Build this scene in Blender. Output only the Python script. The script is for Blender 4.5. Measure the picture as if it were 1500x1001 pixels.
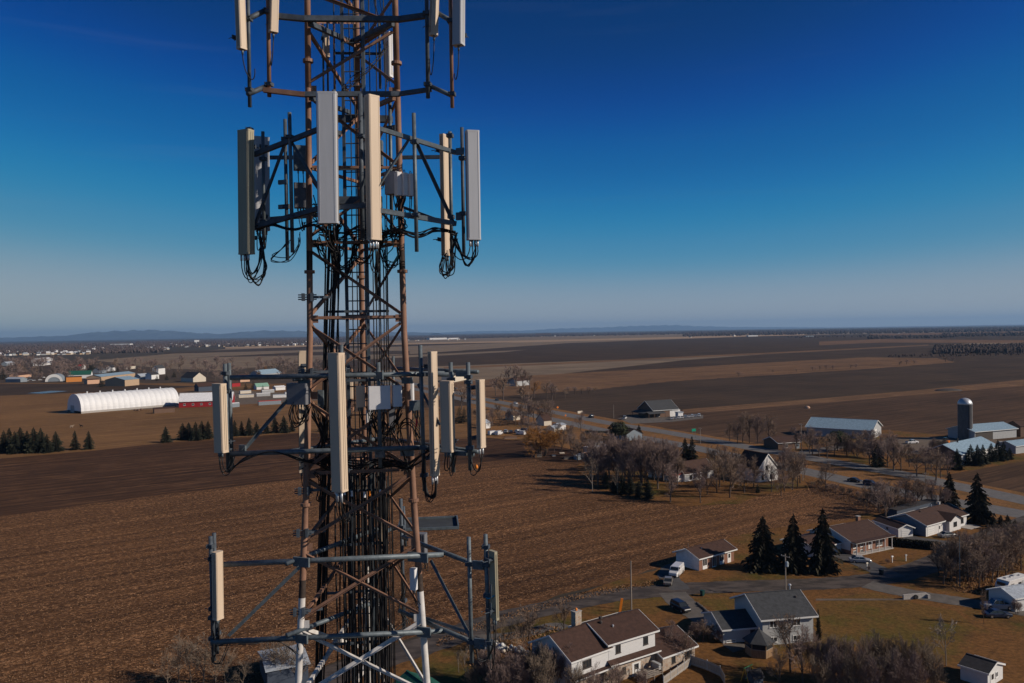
import bpy, math, random
from mathutils import Vector, Matrix
random.seed(7)
R = math.radians
S = bpy.context.scene
COL = S.collection
for o in list(bpy.data.objects):
    bpy.data.objects.remove(o, do_unlink=True)

# ------------------------------------------------------------------ camera
CAM_H = 53.0
ROLL = R(0.90)
PITCH = R(-0.70)
FPX = 1167.0                     # focal length in pixels of a 1500 px wide frame
FWD = Vector((0, math.cos(PITCH), math.sin(PITCH)))
UPV = Vector((0, -math.sin(PITCH), math.cos(PITCH)))
RGT0 = Vector((1, 0, 0))
RGT = RGT0 * math.cos(ROLL) - UPV * math.sin(ROLL)
UP = RGT0 * math.sin(ROLL) + UPV * math.cos(ROLL)
cam_data = bpy.data.cameras.new('camera')
cam = bpy.data.objects.new('camera', cam_data)
COL.objects.link(cam)
cam_data.sensor_width = 36.0
cam_data.lens = 36.0 * FPX / 1500.0
cam_data.clip_start = 0.1
cam_data.clip_end = 200000
m = Matrix((RGT, UP, -FWD)).transposed().to_4x4()
m.translation = Vector((0, 0, CAM_H))
cam.matrix_world = m
S.camera = cam

# ------------------------------------------------------------------ sky, sun, exposure
SUN_EL, SUN_AZ = R(29), R(-15)       # azimuth measured from +X towards +Y
sun_dir = Vector((math.cos(SUN_EL) * math.cos(SUN_AZ), math.cos(SUN_EL) * math.sin(SUN_AZ), math.sin(SUN_EL)))
world = bpy.data.worlds.new('World')
S.world = world
world.use_nodes = True
wn, wl = world.node_tree.nodes, world.node_tree.links
wn.clear()
sky = wn.new('ShaderNodeTexSky')
sky.sky_type = 'NISHITA'
sky.sun_disc = False
sky.sun_elevation = SUN_EL
sky.sun_rotation = math.pi / 2 - SUN_AZ
sky.altitude = 0
sky.air_density = 0.3
sky.dust_density = 0.1
sky.ozone_density = 3.0
# the photograph is graded hard (polarised, contrasty): one tone curve per channel over the whole sky
pre = wn.new('ShaderNodeMix'); pre.data_type = 'RGBA'; pre.blend_type = 'MULTIPLY'
pre.inputs[0].default_value = 1.0
pre.inputs[7].default_value = (0.05, 0.05, 0.05, 1)
cur = wn.new('ShaderNodeRGBCurve')
for ch, pts in ((0, [(0, 0), (.0195, .0006), (.0305, .006), (.0575, .11), (.161, .66), (.4, .68), (1, .9)]),
                (1, [(0, 0), (.0365, .070), (.0585, .215), (.107, .485), (.245, .765), (.5, .85), (1, .95)]),
                (2, [(0, 0), (.042, .14), (.081, .31), (.127, .67), (.214, .84), (.341, .83), (.6, .80), (1, .95)])):
    c = cur.mapping.curves[ch]
    c.points[0].location = pts[0]; c.points[1].location = pts[-1]
    for p_ in pts[1:-1]: c.points.new(*p_)
    for q_ in c.points: q_.handle_type = 'AUTO_CLAMPED'
cur.mapping.update()
post = wn.new('ShaderNodeMix'); post.data_type = 'RGBA'; post.blend_type = 'MULTIPLY'
post.inputs[0].default_value = 1.0
post.inputs[7].default_value = (3.33, 3.33, 3.33, 1)
bg = wn.new('ShaderNodeBackground')
bg.inputs['Strength'].default_value = 0.15
wo = wn.new('ShaderNodeOutputWorld')
wl.new(sky.outputs[0], pre.inputs[6])
wl.new(pre.outputs[2], cur.inputs['Color'])
# a few very thin streaks of high cloud
ctc = wn.new('ShaderNodeTexCoord'); cmp_ = wn.new('ShaderNodeMapping'); cmp_.inputs['Scale'].default_value = (1.1, 1.1, 26); cmp_.inputs['Rotation'].default_value = (0, R(1.5), 0)
cnz = wn.new('ShaderNodeTexNoise'); cnz.inputs['Scale'].default_value = 2.2; cnz.inputs['Detail'].default_value = 6; cnz.inputs['Roughness'].default_value = 0.6
crp = wn.new('ShaderNodeMapRange'); crp.inputs[1].default_value = 0.58; crp.inputs[2].default_value = 0.80; crp.inputs[3].default_value = 0.0; crp.inputs[4].default_value = 0.045
cmx = wn.new('ShaderNodeMix'); cmx.data_type = 'RGBA'; cmx.inputs[7].default_value = (.42, .50, .60, 1)
wl.new(ctc.outputs['Generated'], cmp_.inputs[0]); wl.new(cmp_.outputs[0], cnz.inputs['Vector']); wl.new(cnz.outputs['Fac'], crp.inputs[0]); wl.new(crp.outputs[0], cmx.inputs[0])
wl.new(cur.outputs[0], cmx.inputs[6])
wl.new(cmx.outputs[2], post.inputs[6])
wl.new(post.outputs[2], bg.inputs['Color'])
wl.new(bg.outputs[0], wo.inputs[0])

sun_data = bpy.data.lights.new('sun', 'SUN')
sun_data.energy = 4.2
sun_data.angle = R(0.53)
sun_data.color = (1.0, 0.87, 0.72)
sun = bpy.data.objects.new('sun', sun_data)
COL.objects.link(sun)
sun.rotation_euler = (-sun_dir).to_track_quat('-Z', 'Y').to_euler()
sun.location = (0, 0, 200)

S.view_settings.view_transform = 'Standard'
S.view_settings.look = 'None'
S.view_settings.exposure = 0.0
S.view_settings.gamma = 1.0
S.view_settings.use_curve_mapping = False
S.cycles.max_bounces = 6
S.cycles.volume_bounces = 0
S.cycles.transparent_max_bounces = 8

# ------------------------------------------------------------------ where things stand
def ray(px, py):
    return FWD + RGT * ((px - 750.0) / FPX) - UP * ((py - 500.5) / FPX)
def G(px, py, z=0.1):
    """point of the ground plane seen at a place of the photograph"""
    d = ray(px, py)
    t = (z - CAM_H) / d.z
    p = Vector((0, 0, CAM_H)) + d * t
    p.z = z
    return p
def P(px, py, Y):
    d = ray(px, py)
    return Vector((0, 0, CAM_H)) + d * (Y / d.y)
def mpp(Y):
    return Y / FPX

# ------------------------------------------------------------------ materials
def mat(name, col, rough=0.75, var=0.25, scale=3.0, metal=0.0, bump=0.0, bscale=None, col2=None, detail=5.0, stretch=None, spec=0.3, space='Object', lohi=(0.3, 0.7), coat=0.0):
    m = bpy.data.materials.new(name)
    m.use_nodes = True
    n, l = m.node_tree.nodes, m.node_tree.links
    b = n['Principled BSDF']
    b.inputs['Roughness'].default_value = rough
    b.inputs['Metallic'].default_value = metal
    b.inputs['Specular IOR Level'].default_value = spec
    if coat: b.inputs['Coat Weight'].default_value = coat
    tc = n.new('ShaderNodeTexCoord')
    src = tc.outputs[space]
    if stretch:
        mp = n.new('ShaderNodeMapping')
        mp.inputs['Scale'].default_value = stretch
        l.new(src, mp.inputs[0]); src = mp.outputs[0]
    nz = n.new('ShaderNodeTexNoise')
    nz.inputs['Scale'].default_value = scale
    nz.inputs['Detail'].default_value = detail
    nz.inputs['Roughness'].default_value = 0.65
    l.new(src, nz.inputs['Vector'])
    rp = n.new('ShaderNodeValToRGB')
    rp.color_ramp.elements[0].position, rp.color_ramp.elements[1].position = lohi
    c2 = col2 if col2 else tuple(c * (1 - var) for c in col)
    c1 = col if col2 else tuple(min(1, c * (1 + var)) for c in col)
    rp.color_ramp.elements[0].color = (*c2, 1)
    rp.color_ramp.elements[1].color = (*c1, 1)
    l.new(nz.outputs['Fac'], rp.inputs[0])
    l.new(rp.outputs[0], b.inputs['Base Color'])
    if bump:
        n2 = n.new('ShaderNodeTexNoise')
        n2.inputs['Scale'].default_value = bscale or scale * 4
        n2.inputs['Detail'].default_value = 4
        l.new(src, n2.inputs['Vector'])
        bp = n.new('ShaderNodeBump')
        bp.inputs['Strength'].default_value = bump
        bp.inputs['Distance'].default_value = 0.05
        l.new(n2.outputs['Fac'], bp.inputs['Height'])
        l.new(bp.outputs[0], b.inputs['Normal'])
    return m

def field_mat(name, dark, mid, straw, rows=34, fleck=0.5, size=1.6, along=0.35, band=0.05, furrow=0.0, bump=0.6):
    """tilled or stubble field: soil, residue flecks and streaks running along the rows"""
    m = bpy.data.materials.new(name)
    m.use_nodes = True
    n, l = m.node_tree.nodes, m.node_tree.links
    b = n['Principled BSDF']
    b.inputs['Roughness'].default_value = 0.95
    b.inputs['Specular IOR Level'].default_value = 0.1
    tc = n.new('ShaderNodeTexCoord')
    rot = n.new('ShaderNodeMapping'); rot.inputs['Rotation'].default_value = (0, 0, R(-rows))
    l.new(tc.outputs['Object'], rot.inputs[0])
    def noise(sx, sy, scale, detail, rough=0.6):
        mp = n.new('ShaderNodeMapping'); mp.inputs['Scale'].default_value = (sx, sy, 1)
        l.new(rot.outputs[0], mp.inputs[0])
        z = n.new('ShaderNodeTexNoise'); z.inputs['Scale'].default_value = scale
        z.inputs['Detail'].default_value = detail; z.inputs['Roughness'].default_value = rough
        l.new(mp.outputs[0], z.inputs['Vector'])
        return z.outputs['Fac']
    def ramp(src, lo, hi, c0, c1):
        r = n.new('ShaderNodeValToRGB')
        r.color_ramp.elements[0].position = lo; r.color_ramp.elements[1].position = hi
        r.color_ramp.elements[0].color = (*c0, 1); r.color_ramp.elements[1].color = (*c1, 1)
        l.new(src, r.inputs[0]); return r.outputs[0]
    def mix(fac, a, bb, mode='MIX'):
        x = n.new('ShaderNodeMix'); x.data_type = 'RGBA'; x.blend_type = mode
        if isinstance(fac, float): x.inputs[0].default_value = fac
        else: l.new(fac, x.inputs[0])
        l.new(a, x.inputs[6]); l.new(bb, x.inputs[7]); return x.outputs[2]
    broad = noise(1, 1, 0.012, 4)
    soil = ramp(noise(0.5, 1, 0.9, 7, 0.7), 0.3, 0.72, dark, mid)
    streak = noise(0.02, 1, 0.22, 5, 0.7)                 # streaks along the rows
    soil = mix(band * 4 if band * 4 < 1 else 1.0, soil, ramp(streak, 0.35, 0.65, dark, mid), 'MIX')
    fl = noise(along, 1, size, 3, 0.75)
    fl_hi = 0.60 - 0.1 * fleck
    fm = ramp(fl, fl_hi, fl_hi + 0.06, (0, 0, 0), (1, 1, 1))
    patch = ramp(noise(0.2, 1, 0.05, 4, 0.65), 0.3, 0.7, (0.35, 0.35, 0.35), (1, 1, 1))
    rowm = ramp(noise(0.012, 1, 0.55, 4, 0.7), 0.36, 0.62, (0.28, 0.28, 0.28), (1, 1, 1))
    patch = mix(1.0, patch, rowm, 'MULTIPLY')
    fmul = mix(1.0, fm, patch, 'MULTIPLY')
    sc = n.new('ShaderNodeRGB'); sc.outputs[0].default_value = (*straw, 1)
    colr = mix(fmul, soil, sc.outputs[0])
    tone = ramp(broad, 0.3, 0.7, (0.70, 0.70, 0.72), (1.18, 1.15, 1.10))
    colr = mix(1.0, colr, tone, 'MULTIPLY')
    colr = mix(1.0, colr, ramp(noise(0.006, 1, 0.30, 3, 0.6), 0.34, 0.66, (0.74, 0.74, 0.75), (1.24, 1.23, 1.20)), 'MULTIPLY')
    if furrow:
        w = n.new('ShaderNodeTexWave'); w.wave_type = 'BANDS'; w.bands_direction = 'Y'
        w.inputs['Scale'].default_value = furrow; w.inputs['Distortion'].default_value = 1.2
        w.inputs['Detail'].default_value = 2; w.inputs['Detail Scale'].default_value = 0.4
        l.new(rot.outputs[0], w.inputs['Vector'])
        colr = mix(1.0, colr, ramp(w.outputs['Fac'], 0.1, 0.9, (0.80, 0.80, 0.80), (1.1, 1.1, 1.1)), 'MULTIPLY')
    l.new(colr, b.inputs['Base Color'])
    if bump:
        bp = n.new('ShaderNodeBump'); bp.inputs['Strength'].default_value = bump; bp.inputs['Distance'].default_value = 0.25
        l.new(noise(0.5, 1, 1.1, 5, 0.7), bp.inputs['Height']); l.new(bp.outputs[0], b.inputs['Normal'])
    return m

def grass_mat(name, straw, green, earth, lean=0.5):
    m = bpy.data.materials.new(name)
    m.use_nodes = True
    n, l = m.node_tree.nodes, m.node_tree.links
    b = n['Principled BSDF']; b.inputs['Roughness'].default_value = 0.95; b.inputs['Specular IOR Level'].default_value = 0.1
    tc = n.new('ShaderNodeTexCoord')
    def nz(s, d, lo, hi):
        z = n.new('ShaderNodeTexNoise'); z.inputs['Scale'].default_value = s; z.inputs['Detail'].default_value = d; z.inputs['Roughness'].default_value = 0.65
        l.new(tc.outputs['Object'], z.inputs['Vector'])
        r = n.new('ShaderNodeMapRange'); r.inputs[1].default_value = lo; r.inputs[2].default_value = hi
        l.new(z.outputs['Fac'], r.inputs[0]); return r.outputs[0]
    def mx(f, a, c):
        x = n.new('ShaderNodeMix'); x.data_type = 'RGBA'
        l.new(f, x.inputs[0])
        for k, v in ((6, a), (7, c)):
            if isinstance(v, tuple): x.inputs[k].default_value = (*v, 1)
            else: l.new(v, x.inputs[k])
        return x.outputs[2]
    a = mx(nz(0.055, 5, 0.62 - 0.25 * lean, 0.78 - 0.25 * lean), straw, green)
    a = mx(nz(0.16, 6, 0.52, 0.72), a, earth)
    mul = n.new('ShaderNodeMix'); mul.data_type = 'RGBA'; mul.blend_type = 'MULTIPLY'; mul.inputs[0].default_value = 1
    l.new(a, mul.inputs[6])
    rr = n.new('ShaderNodeValToRGB'); rr.color_ramp.elements[0].color = (0.42, 0.42, 0.42, 1); rr.color_ramp.elements[1].color = (1.40, 1.38, 1.30, 1)
    rr.color_ramp.elements[0].position = 0.3; rr.color_ramp.elements[1].position = 0.7
    z = n.new('ShaderNodeTexNoise'); z.inputs['Scale'].default_value = 1.3; z.inputs['Detail'].default_value = 8; z.inputs['Roughness'].default_value = 0.75
    l.new(tc.outputs['Object'], z.inputs['Vector']); l.new(z.outputs['Fac'], rr.inputs[0]); l.new(rr.outputs[0], mul.inputs[7])
    l.new(mul.outputs[2], b.inputs['Base Color'])
    bp = n.new('ShaderNodeBump'); bp.inputs['Strength'].default_value = 0.5; bp.inputs['Distance'].default_value = 0.15
    l.new(z.outputs['Fac'], bp.inputs['Height']); l.new(bp.outputs[0], b.inputs['Normal'])
    return m

M = {}
M['base_land'] = field_mat('base_land', (0.050, 0.042, 0.034), (0.085, 0.068, 0.050), (0.16, 0.12, 0.08), fleck=0.4, size=0.3)
M['stubble'] = field_mat('stubble_field', (0.046, 0.0235, 0.0120), (0.145, 0.071, 0.033), (0.68, 0.36, 0.175), fleck=0.60, size=3.6, along=0.24, band=0.12)
M['smooth_field'] = field_mat('smooth_field', (0.036, 0.0185, 0.0105), (0.095, 0.049, 0.0265), (0.26, 0.135, 0.07), fleck=0.55, size=0.9, along=0.06, band=0.17)
M['pasture'] = field_mat('pasture', (0.1320, 0.0713, 0.0319), (0.2280, 0.1242, 0.0546), (0.3000, 0.1674, 0.0714), fleck=0.5, size=0.35, along=0.3, band=0.1)
M['grey_field'] = field_mat('grey_field', (0.1690, 0.1274, 0.0910), (0.2405, 0.1820, 0.1300), (0.2730, 0.2080, 0.1430), rows=28, fleck=0.4, size=0.06, along=0.1, band=0.12)
M['dark_field'] = field_mat('dark_field', (0.0480, 0.0322, 0.0221), (0.0750, 0.0497, 0.0328), (0.1000, 0.0644, 0.0410), fleck=0.3, size=0.15, along=0.1, band=0.16)
M['dark_field_grey'] = field_mat('dark_field_grey', (0.0620, 0.0446, 0.0327), (0.1000, 0.0725, 0.0516), (0.1200, 0.0837, 0.0602), fleck=0.3, size=0.1, along=0.1, band=0.16)
M['tan_field'] = field_mat('tan_field', (0.1173, 0.0680, 0.0374), (0.1938, 0.1105, 0.0608), (0.2754, 0.1573, 0.0858), fleck=0.6, size=0.22, along=0.15, band=0.15)
M['farm_field'] = field_mat('farm_field', (0.0560, 0.0330, 0.0205), (0.1000, 0.0581, 0.0342), (0.1600, 0.0924, 0.0541), fleck=0.55, size=0.4, along=0.08, band=0.2)
M['pale_strip'] = mat('pale_strip', (0.33, 0.22, 0.13), 0.95, scale=0.02, space='Object', var=0.2)
M['lawn'] = grass_mat('lawn', (0.1742, 0.0840, 0.0302), (0.0723, 0.0656, 0.0158), (0.0935, 0.0496, 0.0230), 0.5)
M['green_lawn'] = grass_mat('green_lawn', (0.1500, 0.0840, 0.0270), (0.0750, 0.0760, 0.0150), (0.1000, 0.0600, 0.0225), 0.42)
M['dry_grass'] = grass_mat('dry_grass', (0.2340, 0.1188, 0.0493), (0.1350, 0.0836, 0.0340), (0.1170, 0.0660, 0.0340), 0.4)
M['asphalt'] = mat('asphalt', (0.135, 0.128, 0.126), 0.9, var=0.25, scale=0.5, detail=9, bump=0.25, bscale=6)
M['old_asphalt'] = mat('old_asphalt', (0.0900, 0.0713, 0.0614), 0.92, col2=(0.0396, 0.0317, 0.0288), scale=0.35, detail=10, bump=0.3, bscale=5, lohi=(0.42, 0.58), stretch=(0.6, 1.4, 1))
M['driveway'] = mat('driveway', (0.1155, 0.1020, 0.0911), 0.92, var=0.3, scale=0.5, detail=9, bump=0.2, bscale=6)
M['dark_driveway'] = mat('dark_driveway', (0.075, 0.072, 0.074), 0.9, var=0.25, scale=0.4, detail=8)
M['gravel'] = mat('gravel', (0.13, 0.098, 0.072), 0.95, var=0.35, scale=0.4, detail=9)
M['puddle'] = mat('puddle', (0.09, 0.085, 0.08), 0.25, var=0.3, spec=0.4, scale=.1)
M['galv'] = mat('galvanised_steel', (0.125, 0.152, 0.172), 0.50, var=0.34, scale=9, metal=0.25, bump=0.08, bscale=60, detail=7)
M['galv_dark'] = mat('weathered_galvanised_steel', (0.0750, 0.0920, 0.1148), 0.6, var=0.35, scale=8, metal=0.2, detail=7)
M['brown_paint'] = mat('faded_brown_paint', (0.310, 0.175, 0.120), 0.62, col2=(0.185, 0.098, 0.066), scale=3.0, detail=9, bump=0.08, bscale=50)
M['white_paint'] = mat('chalky_white_paint', (0.66, 0.64, 0.62), 0.6, col2=(0.45, 0.42, 0.40), scale=4.0, detail=9, lohi=(0.25, 0.6))
M['rust'] = mat('dark_primer', (0.05, 0.036, 0.030), 0.8, var=0.4, scale=12)
M['cream'] = mat('cream_plastic', (0.60, 0.48, 0.365), 0.5, var=0.05, scale=1.5, stretch=(3, 3, 0.5), detail=8)
M['grey_radome'] = mat('grey_plastic', (0.45, 0.465, 0.50), 0.48, var=0.05, scale=2.0, stretch=(6, 6, 0.6))
M['olive_radome'] = mat('dull_olive_plastic', (0.36, 0.33, 0.24), 0.55, var=0.08, scale=2.0, stretch=(6, 6, 0.6))
M['radio'] = mat('radio_case', (0.42, 0.42, 0.44), 0.5, var=0.08, scale=6)
M['radio_dark'] = mat('radio_case_dark', (0.16, 0.165, 0.185), 0.55, var=0.12, scale=6)
M['radio_white'] = mat('radio_case_white', (0.70, 0.70, 0.72), 0.45, var=0.05, scale=6)
M['cable'] = mat('black_cable', (0.016, 0.016, 0.018), 0.5, var=0.3, scale=20)
M['teal_cable'] = mat('teal_cable', (0.03, 0.20, 0.18), 0.5, var=0.2, scale=20)
M['red_tape'] = mat('red_tape', (0.55, 0.03, 0.04), 0.5, var=0.1)
M['orange_tape'] = mat('orange_tape', (0.75, 0.22, 0.02), 0.5, var=0.1)
M['black'] = mat('black_rubber', (0.02, 0.02, 0.021), 0.7, var=0.2)
M['steel_light'] = mat('bright_steel', (0.52, 0.54, 0.57), 0.4, var=0.1, metal=0.4)

# ------------------------------------------------------------------ mesh building
class MB:
    """collects shapes and links them as ONE mesh object; vertices are stored relative to org"""
    def __init__(s, org=(0, 0, 0)):
        s.v, s.f, s.m, s.o = [], [], [], Vector(org)
    def add(s, vs, fs, mi=0):
        k = len(s.v)
        s.v += [Vector(v) - s.o for v in vs]
        s.f += [tuple(i + k for i in f) for f in fs]
        s.m += [mi] * len(fs)
        return s
    def box(s, c, size, rot=None, mi=0):
        c = Vector(c); hx, hy, hz = size[0] / 2, size[1] / 2, size[2] / 2
        vs = [Vector((x, y, z)) for z in (-hz, hz) for y in (-hy, hy) for x in (-hx, hx)]
        if rot is not None:
            q = Matrix.Rotation(rot, 3, 'Z') if isinstance(rot, float) else rot
            vs = [q @ v for v in vs]
        return s.add([v + c for v in vs], [(0, 2, 3, 1), (4, 5, 7, 6), (0, 1, 5, 4), (2, 6, 7, 3), (0, 4, 6, 2), (1, 3, 7, 5)], mi)
    def prof(s, p, q, prof, mi=0, side=None, cap=True, taper=1.0):
        """profile (list of 2-D points) swept from p to q"""
        p, q = Vector(p), Vector(q); d = (q - p).normalized()
        a = Vector(side) if side is not None else (Vector((0, 0, 1)) if abs(d.z) < 0.9 else Vector((1, 0, 0)))
        a = (a - d * a.dot(d)).normalized(); b = d.cross(a)
        n = len(prof)
        vs = [p + a * x + b * y for x, y in prof] + [q + a * x * taper + b * y * taper for x, y in prof]
        fs = [(i, (i + 1) % n, n + (i + 1) % n, n + i) for i in range(n)]
        if cap: fs += [tuple(reversed(range(n))), tuple(range(n, 2 * n))]
        return s.add(vs, fs, mi)
    def tube(s, p, q, r, r1=None, n=8, mi=0, cap=True):
        pr = [(r * math.cos(2 * math.pi * i / n), r * math.sin(2 * math.pi * i / n)) for i in range(n)]
        return s.prof(p, q, pr, mi, cap=cap, taper=1.0 if r1 is None else r1 / r)
    def beam(s, p, q, w, h, mi=0, side=None):
        return s.prof(p, q, [(-w / 2, -h / 2), (w / 2, -h / 2), (w / 2, h / 2), (-w / 2, h / 2)], mi, side)
    def angle(s, p, q, w, t=0.012, mi=0, side=None):
        return s.prof(p, q, [(0, 0), (w, 0), (w, t), (t, t), (t, w), (0, w)], mi, side)
    def path(s, pts, r, n=5, mi=0):
        pts = [Vector(p) for p in pts]; k0 = len(pts); vs = []
        ref = Vector((0.31, 0.87, 0.38))
        for i, p in enumerate(pts):
            d = (pts[min(i + 1, k0 - 1)] - pts[max(i - 1, 0)]).normalized()
            a = (ref - d * ref.dot(d)).normalized(); b = d.cross(a)
            vs += [p + a * r * math.cos(2 * math.pi * j / n) + b * r * math.sin(2 * math.pi * j / n) for j in range(n)]
        fs = [(i * n + j, i * n + (j + 1) % n, (i + 1) * n + (j + 1) % n, (i + 1) * n + j) for i in range(k0 - 1) for j in range(n)]
        fs += [tuple(reversed(range(n))), tuple(range((k0 - 1) * n, k0 * n))]
        return s.add(vs, fs, mi)
    def lathe(s, c, pr, n=16, mi=0):
        c = Vector(c); k = len(pr)
        vs = [c + Vector((r * math.cos(2 * math.pi * j / n), r * math.sin(2 * math.pi * j / n), z)) for r, z in pr for j in range(n)]
        fs = [(i * n + j, i * n + (j + 1) % n, (i + 1) * n + (j + 1) % n, (i + 1) * n + j) for i in range(k - 1) for j in range(n)]
        fs += [tuple(reversed(range(n))), tuple(range((k - 1) * n, k * n))]
        return s.add(vs, fs, mi)
    def mesh(s, name, mats, smooth=False):
        me = bpy.data.meshes.new(name)
        me.from_pydata([tuple(v) for v in s.v], [], s.f)
        if not isinstance(mats, (list, tuple)): mats = [mats]
        for x in mats: me.materials.append(M[x] if isinstance(x, str) else x)
        me.polygons.foreach_set('material_index', s.m)
        if smooth: me.polygons.foreach_set('use_smooth', [True] * len(me.polygons))
        me.update()
        return me
    def build(s, name, mats, parent=None, smooth=False, label=None):
        return obj(name, s.mesh(name, mats, smooth), parent, label)

def obj(name, me, parent=None, label=None):
    o = bpy.data.objects.new(name, me)
    COL.objects.link(o)
    if parent is not None: o.parent = parent
    if label: o['label'] = label
    return o
def tag(o, label, cat, group=None):
    o['label'] = label; o['category'] = cat
    if group: o['group'] = group
    return o
def thing(name, label, cat, loc=(0, 0, 0), rz=0.0, group=None):
    o = bpy.data.objects.new(name, None)
    COL.objects.link(o); o.location = loc; o.rotation_euler = (0, 0, rz); o.empty_display_size = 0.5
    return tag(o, label, cat, group)
def copy_tree(root, loc, rz=0.0, label=None, scale=None, group=None):
    c = root.copy(); COL.objects.link(c); c.location = loc; c.rotation_euler = (0, 0, rz)
    if scale is not None: c.scale = scale if isinstance(scale, (tuple, list)) else (scale,) * 3
    if label: c['label'] = label
    if group: c['group'] = group
    for ch in root.children:
        d = ch.copy(); COL.objects.link(d); d.parent = c
        for g in ch.children:
            e = g.copy(); COL.objects.link(e); e.parent = d
    return c
def structure(name, mb, mats, kind='structure'):
    o = mb.build(name, mats); o['kind'] = kind; return o
def smooth_path(pts, k=6):
    pts = [Vector(p) for p in pts]; out = []
    for i in range(len(pts) - 1):
        a, b, c, d = pts[max(i - 1, 0)], pts[i], pts[i + 1], pts[min(i + 2, len(pts) - 1)]
        for j in range(k):
            t = j / k
            out.append(0.5 * ((2 * b) + (c - a) * t + (2 * a - 5 * b + 4 * c - d) * t * t + (3 * b - a - 3 * c + d) * t ** 3))
    return out + [pts[-1]]

# ------------------------------------------------------------------ the land
LAYER = [0]
def land(name, px, matname, z=None, kind='structure', wob=0.0):
    LAYER[0] += 1
    z = 0.07 + 0.0012 * (LAYER[0] - 95) if z is None else 0.2 * z
    pts = [G(x, y, z) for x, y in px]
    if wob:                                            # uneven field edges
        out = []
        for i, p in enumerate(pts):
            q = pts[(i + 1) % len(pts)]; L = (q - p).length; k = max(1, min(24, int(L / 6)))
            nrm = Vector((-(q - p).y, (q - p).x, 0)).normalized()
            out += [p.lerp(q, j / k) + (nrm * random.uniform(-wob, wob) if j else Vector()) for j in range(k)]
        pts = out
    return structure(name, MB().add(pts, [tuple(range(len(pts)))]), matname, kind)
def ribbon(name, px, width, matname, z=None, jag=0.0, k=8):
    LAYER[0] += 1
    z = 0.07 + 0.0012 * (LAYER[0] - 95) if z is None else 0.2 * z
    pts = smooth_path([G(x, y, z) for x, y in px], k)
    vs = []
    for i, p in enumerate(pts):
        d = pts[min(i + 1, len(pts) - 1)] - pts[max(i - 1, 0)]
        nrm = Vector((-d.y, d.x, 0)).normalized()
        w = width / 2
        vs += [p + nrm * (w + random.uniform(-jag, jag)), p - nrm * (w + random.uniform(-jag, jag))]
    return structure(name, MB().add(vs, [(2 * i, 2 * i + 1, 2 * i + 3, 2 * i + 2) for i in range(len(pts) - 1)]), matname)

big = MB()
n = 40
ext = 60000.0
xs = [-ext + 2 * ext * i / n for i in range(n + 1)]
big.add([(x, y, 0) for y in xs for x in xs], [(j * (n + 1) + i, j * (n + 1) + i + 1, (j + 1) * (n + 1) + i + 1, (j + 1) * (n + 1) + i) for j in range(n) for i in range(n)])
structure('ground', big, 'base_land')

# far bands first (bigger steps between the sheets so far off)
Z = 0.30
land('field', [(150, 527), (420, 504), (760, 494), (1100, 487), (1500, 481.5), (1500, 545), (750, 580), (-50, 560), (-50, 529)], 'grey_field', 0.02)
land('field', [(0, 556), (300, 545), (470, 530), (640, 523), (480, 566), (0, 578)], 'dark_field_grey', 0.06)
land('field_strip', [(330, 508.6), (750, 499.4), (1000, 493.6), (1180, 489.5), (1180, 491.3), (1000, 496), (750, 502.2), (330, 511)], 'pale_strip', 0.14)
land('field_strip', [(240, 516.5), (450, 508), (760, 501.5), (450, 513), (240, 518.5)], 'dark_field', 0.14)
land('field_strip', [(280, 524), (450, 516), (600, 514), (600, 519), (440, 521)], 'dark_field', 0.14)
land('field', [(470, 528), (830, 503), (1100, 493), (1500, 484.5), (1500, 499), (1100, 520), (470, 543)], 'dark_field', 0.20)
land('field_strip', [(480, 526), (772, 512.5), (740, 516), (480, 530)], 'grey_field', 0.26)
land('field_strip', [(1200, 500.5), (1290, 497), (1500, 498.6), (1500, 502.6), (1290, 502), (1200, 506)], 'tan_field', 0.26)
land('field_strip', [(1275, 489.5), (1500, 485.5), (1500, 488), (1275, 492)], 'tan_field', 0.26)
land('field_strip', [(650, 538), (800, 532.3), (1000, 522.4), (1120, 517), (1360, 505), (1360, 506.3), (1120, 519), (1000, 524.6), (800, 534.4), (650, 540.5)], 'tan_field', 0.26)
land('field', [(470, 577), (790, 551.5), (1000, 528), (1120, 519.2), (1360, 506.6), (1500, 503), (1500, 535), (1100, 560), (760, 590), (470, 606)], 'dark_field', 0.24)
land('field', [(470, 578), (790, 549.5), (880, 544.5), (1000, 538.5), (1100, 532.5), (1270, 523.5), (1375, 525), (1400, 531), (1260, 541.5), (1100, 551.5), (980, 559), (870, 571), (720, 582), (470, 598)], 'tan_field', 0.29, wob=3)
land('field', [(760, 583), (870, 573), (1000, 559.5), (1100, 552), (1500, 527.6), (1500, 556), (1320, 574), (1100, 592), (960, 603), (880, 622), (800, 606)], 'dark_field', 0.32)
land('field', [(1500, 556), (1320, 574), (1100, 592), (960, 604), (890, 618), (1160, 664), (1500, 733), (1900, 800), (1900, 530)], 'farm_field', 0.31)
land('field_strip', [(1500, 556), (1320, 574), (1100, 592), (1000, 600), (1000, 606), (1100, 599), (1320, 581), (1500, 565)], 'tan_field', 0.34)
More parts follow.
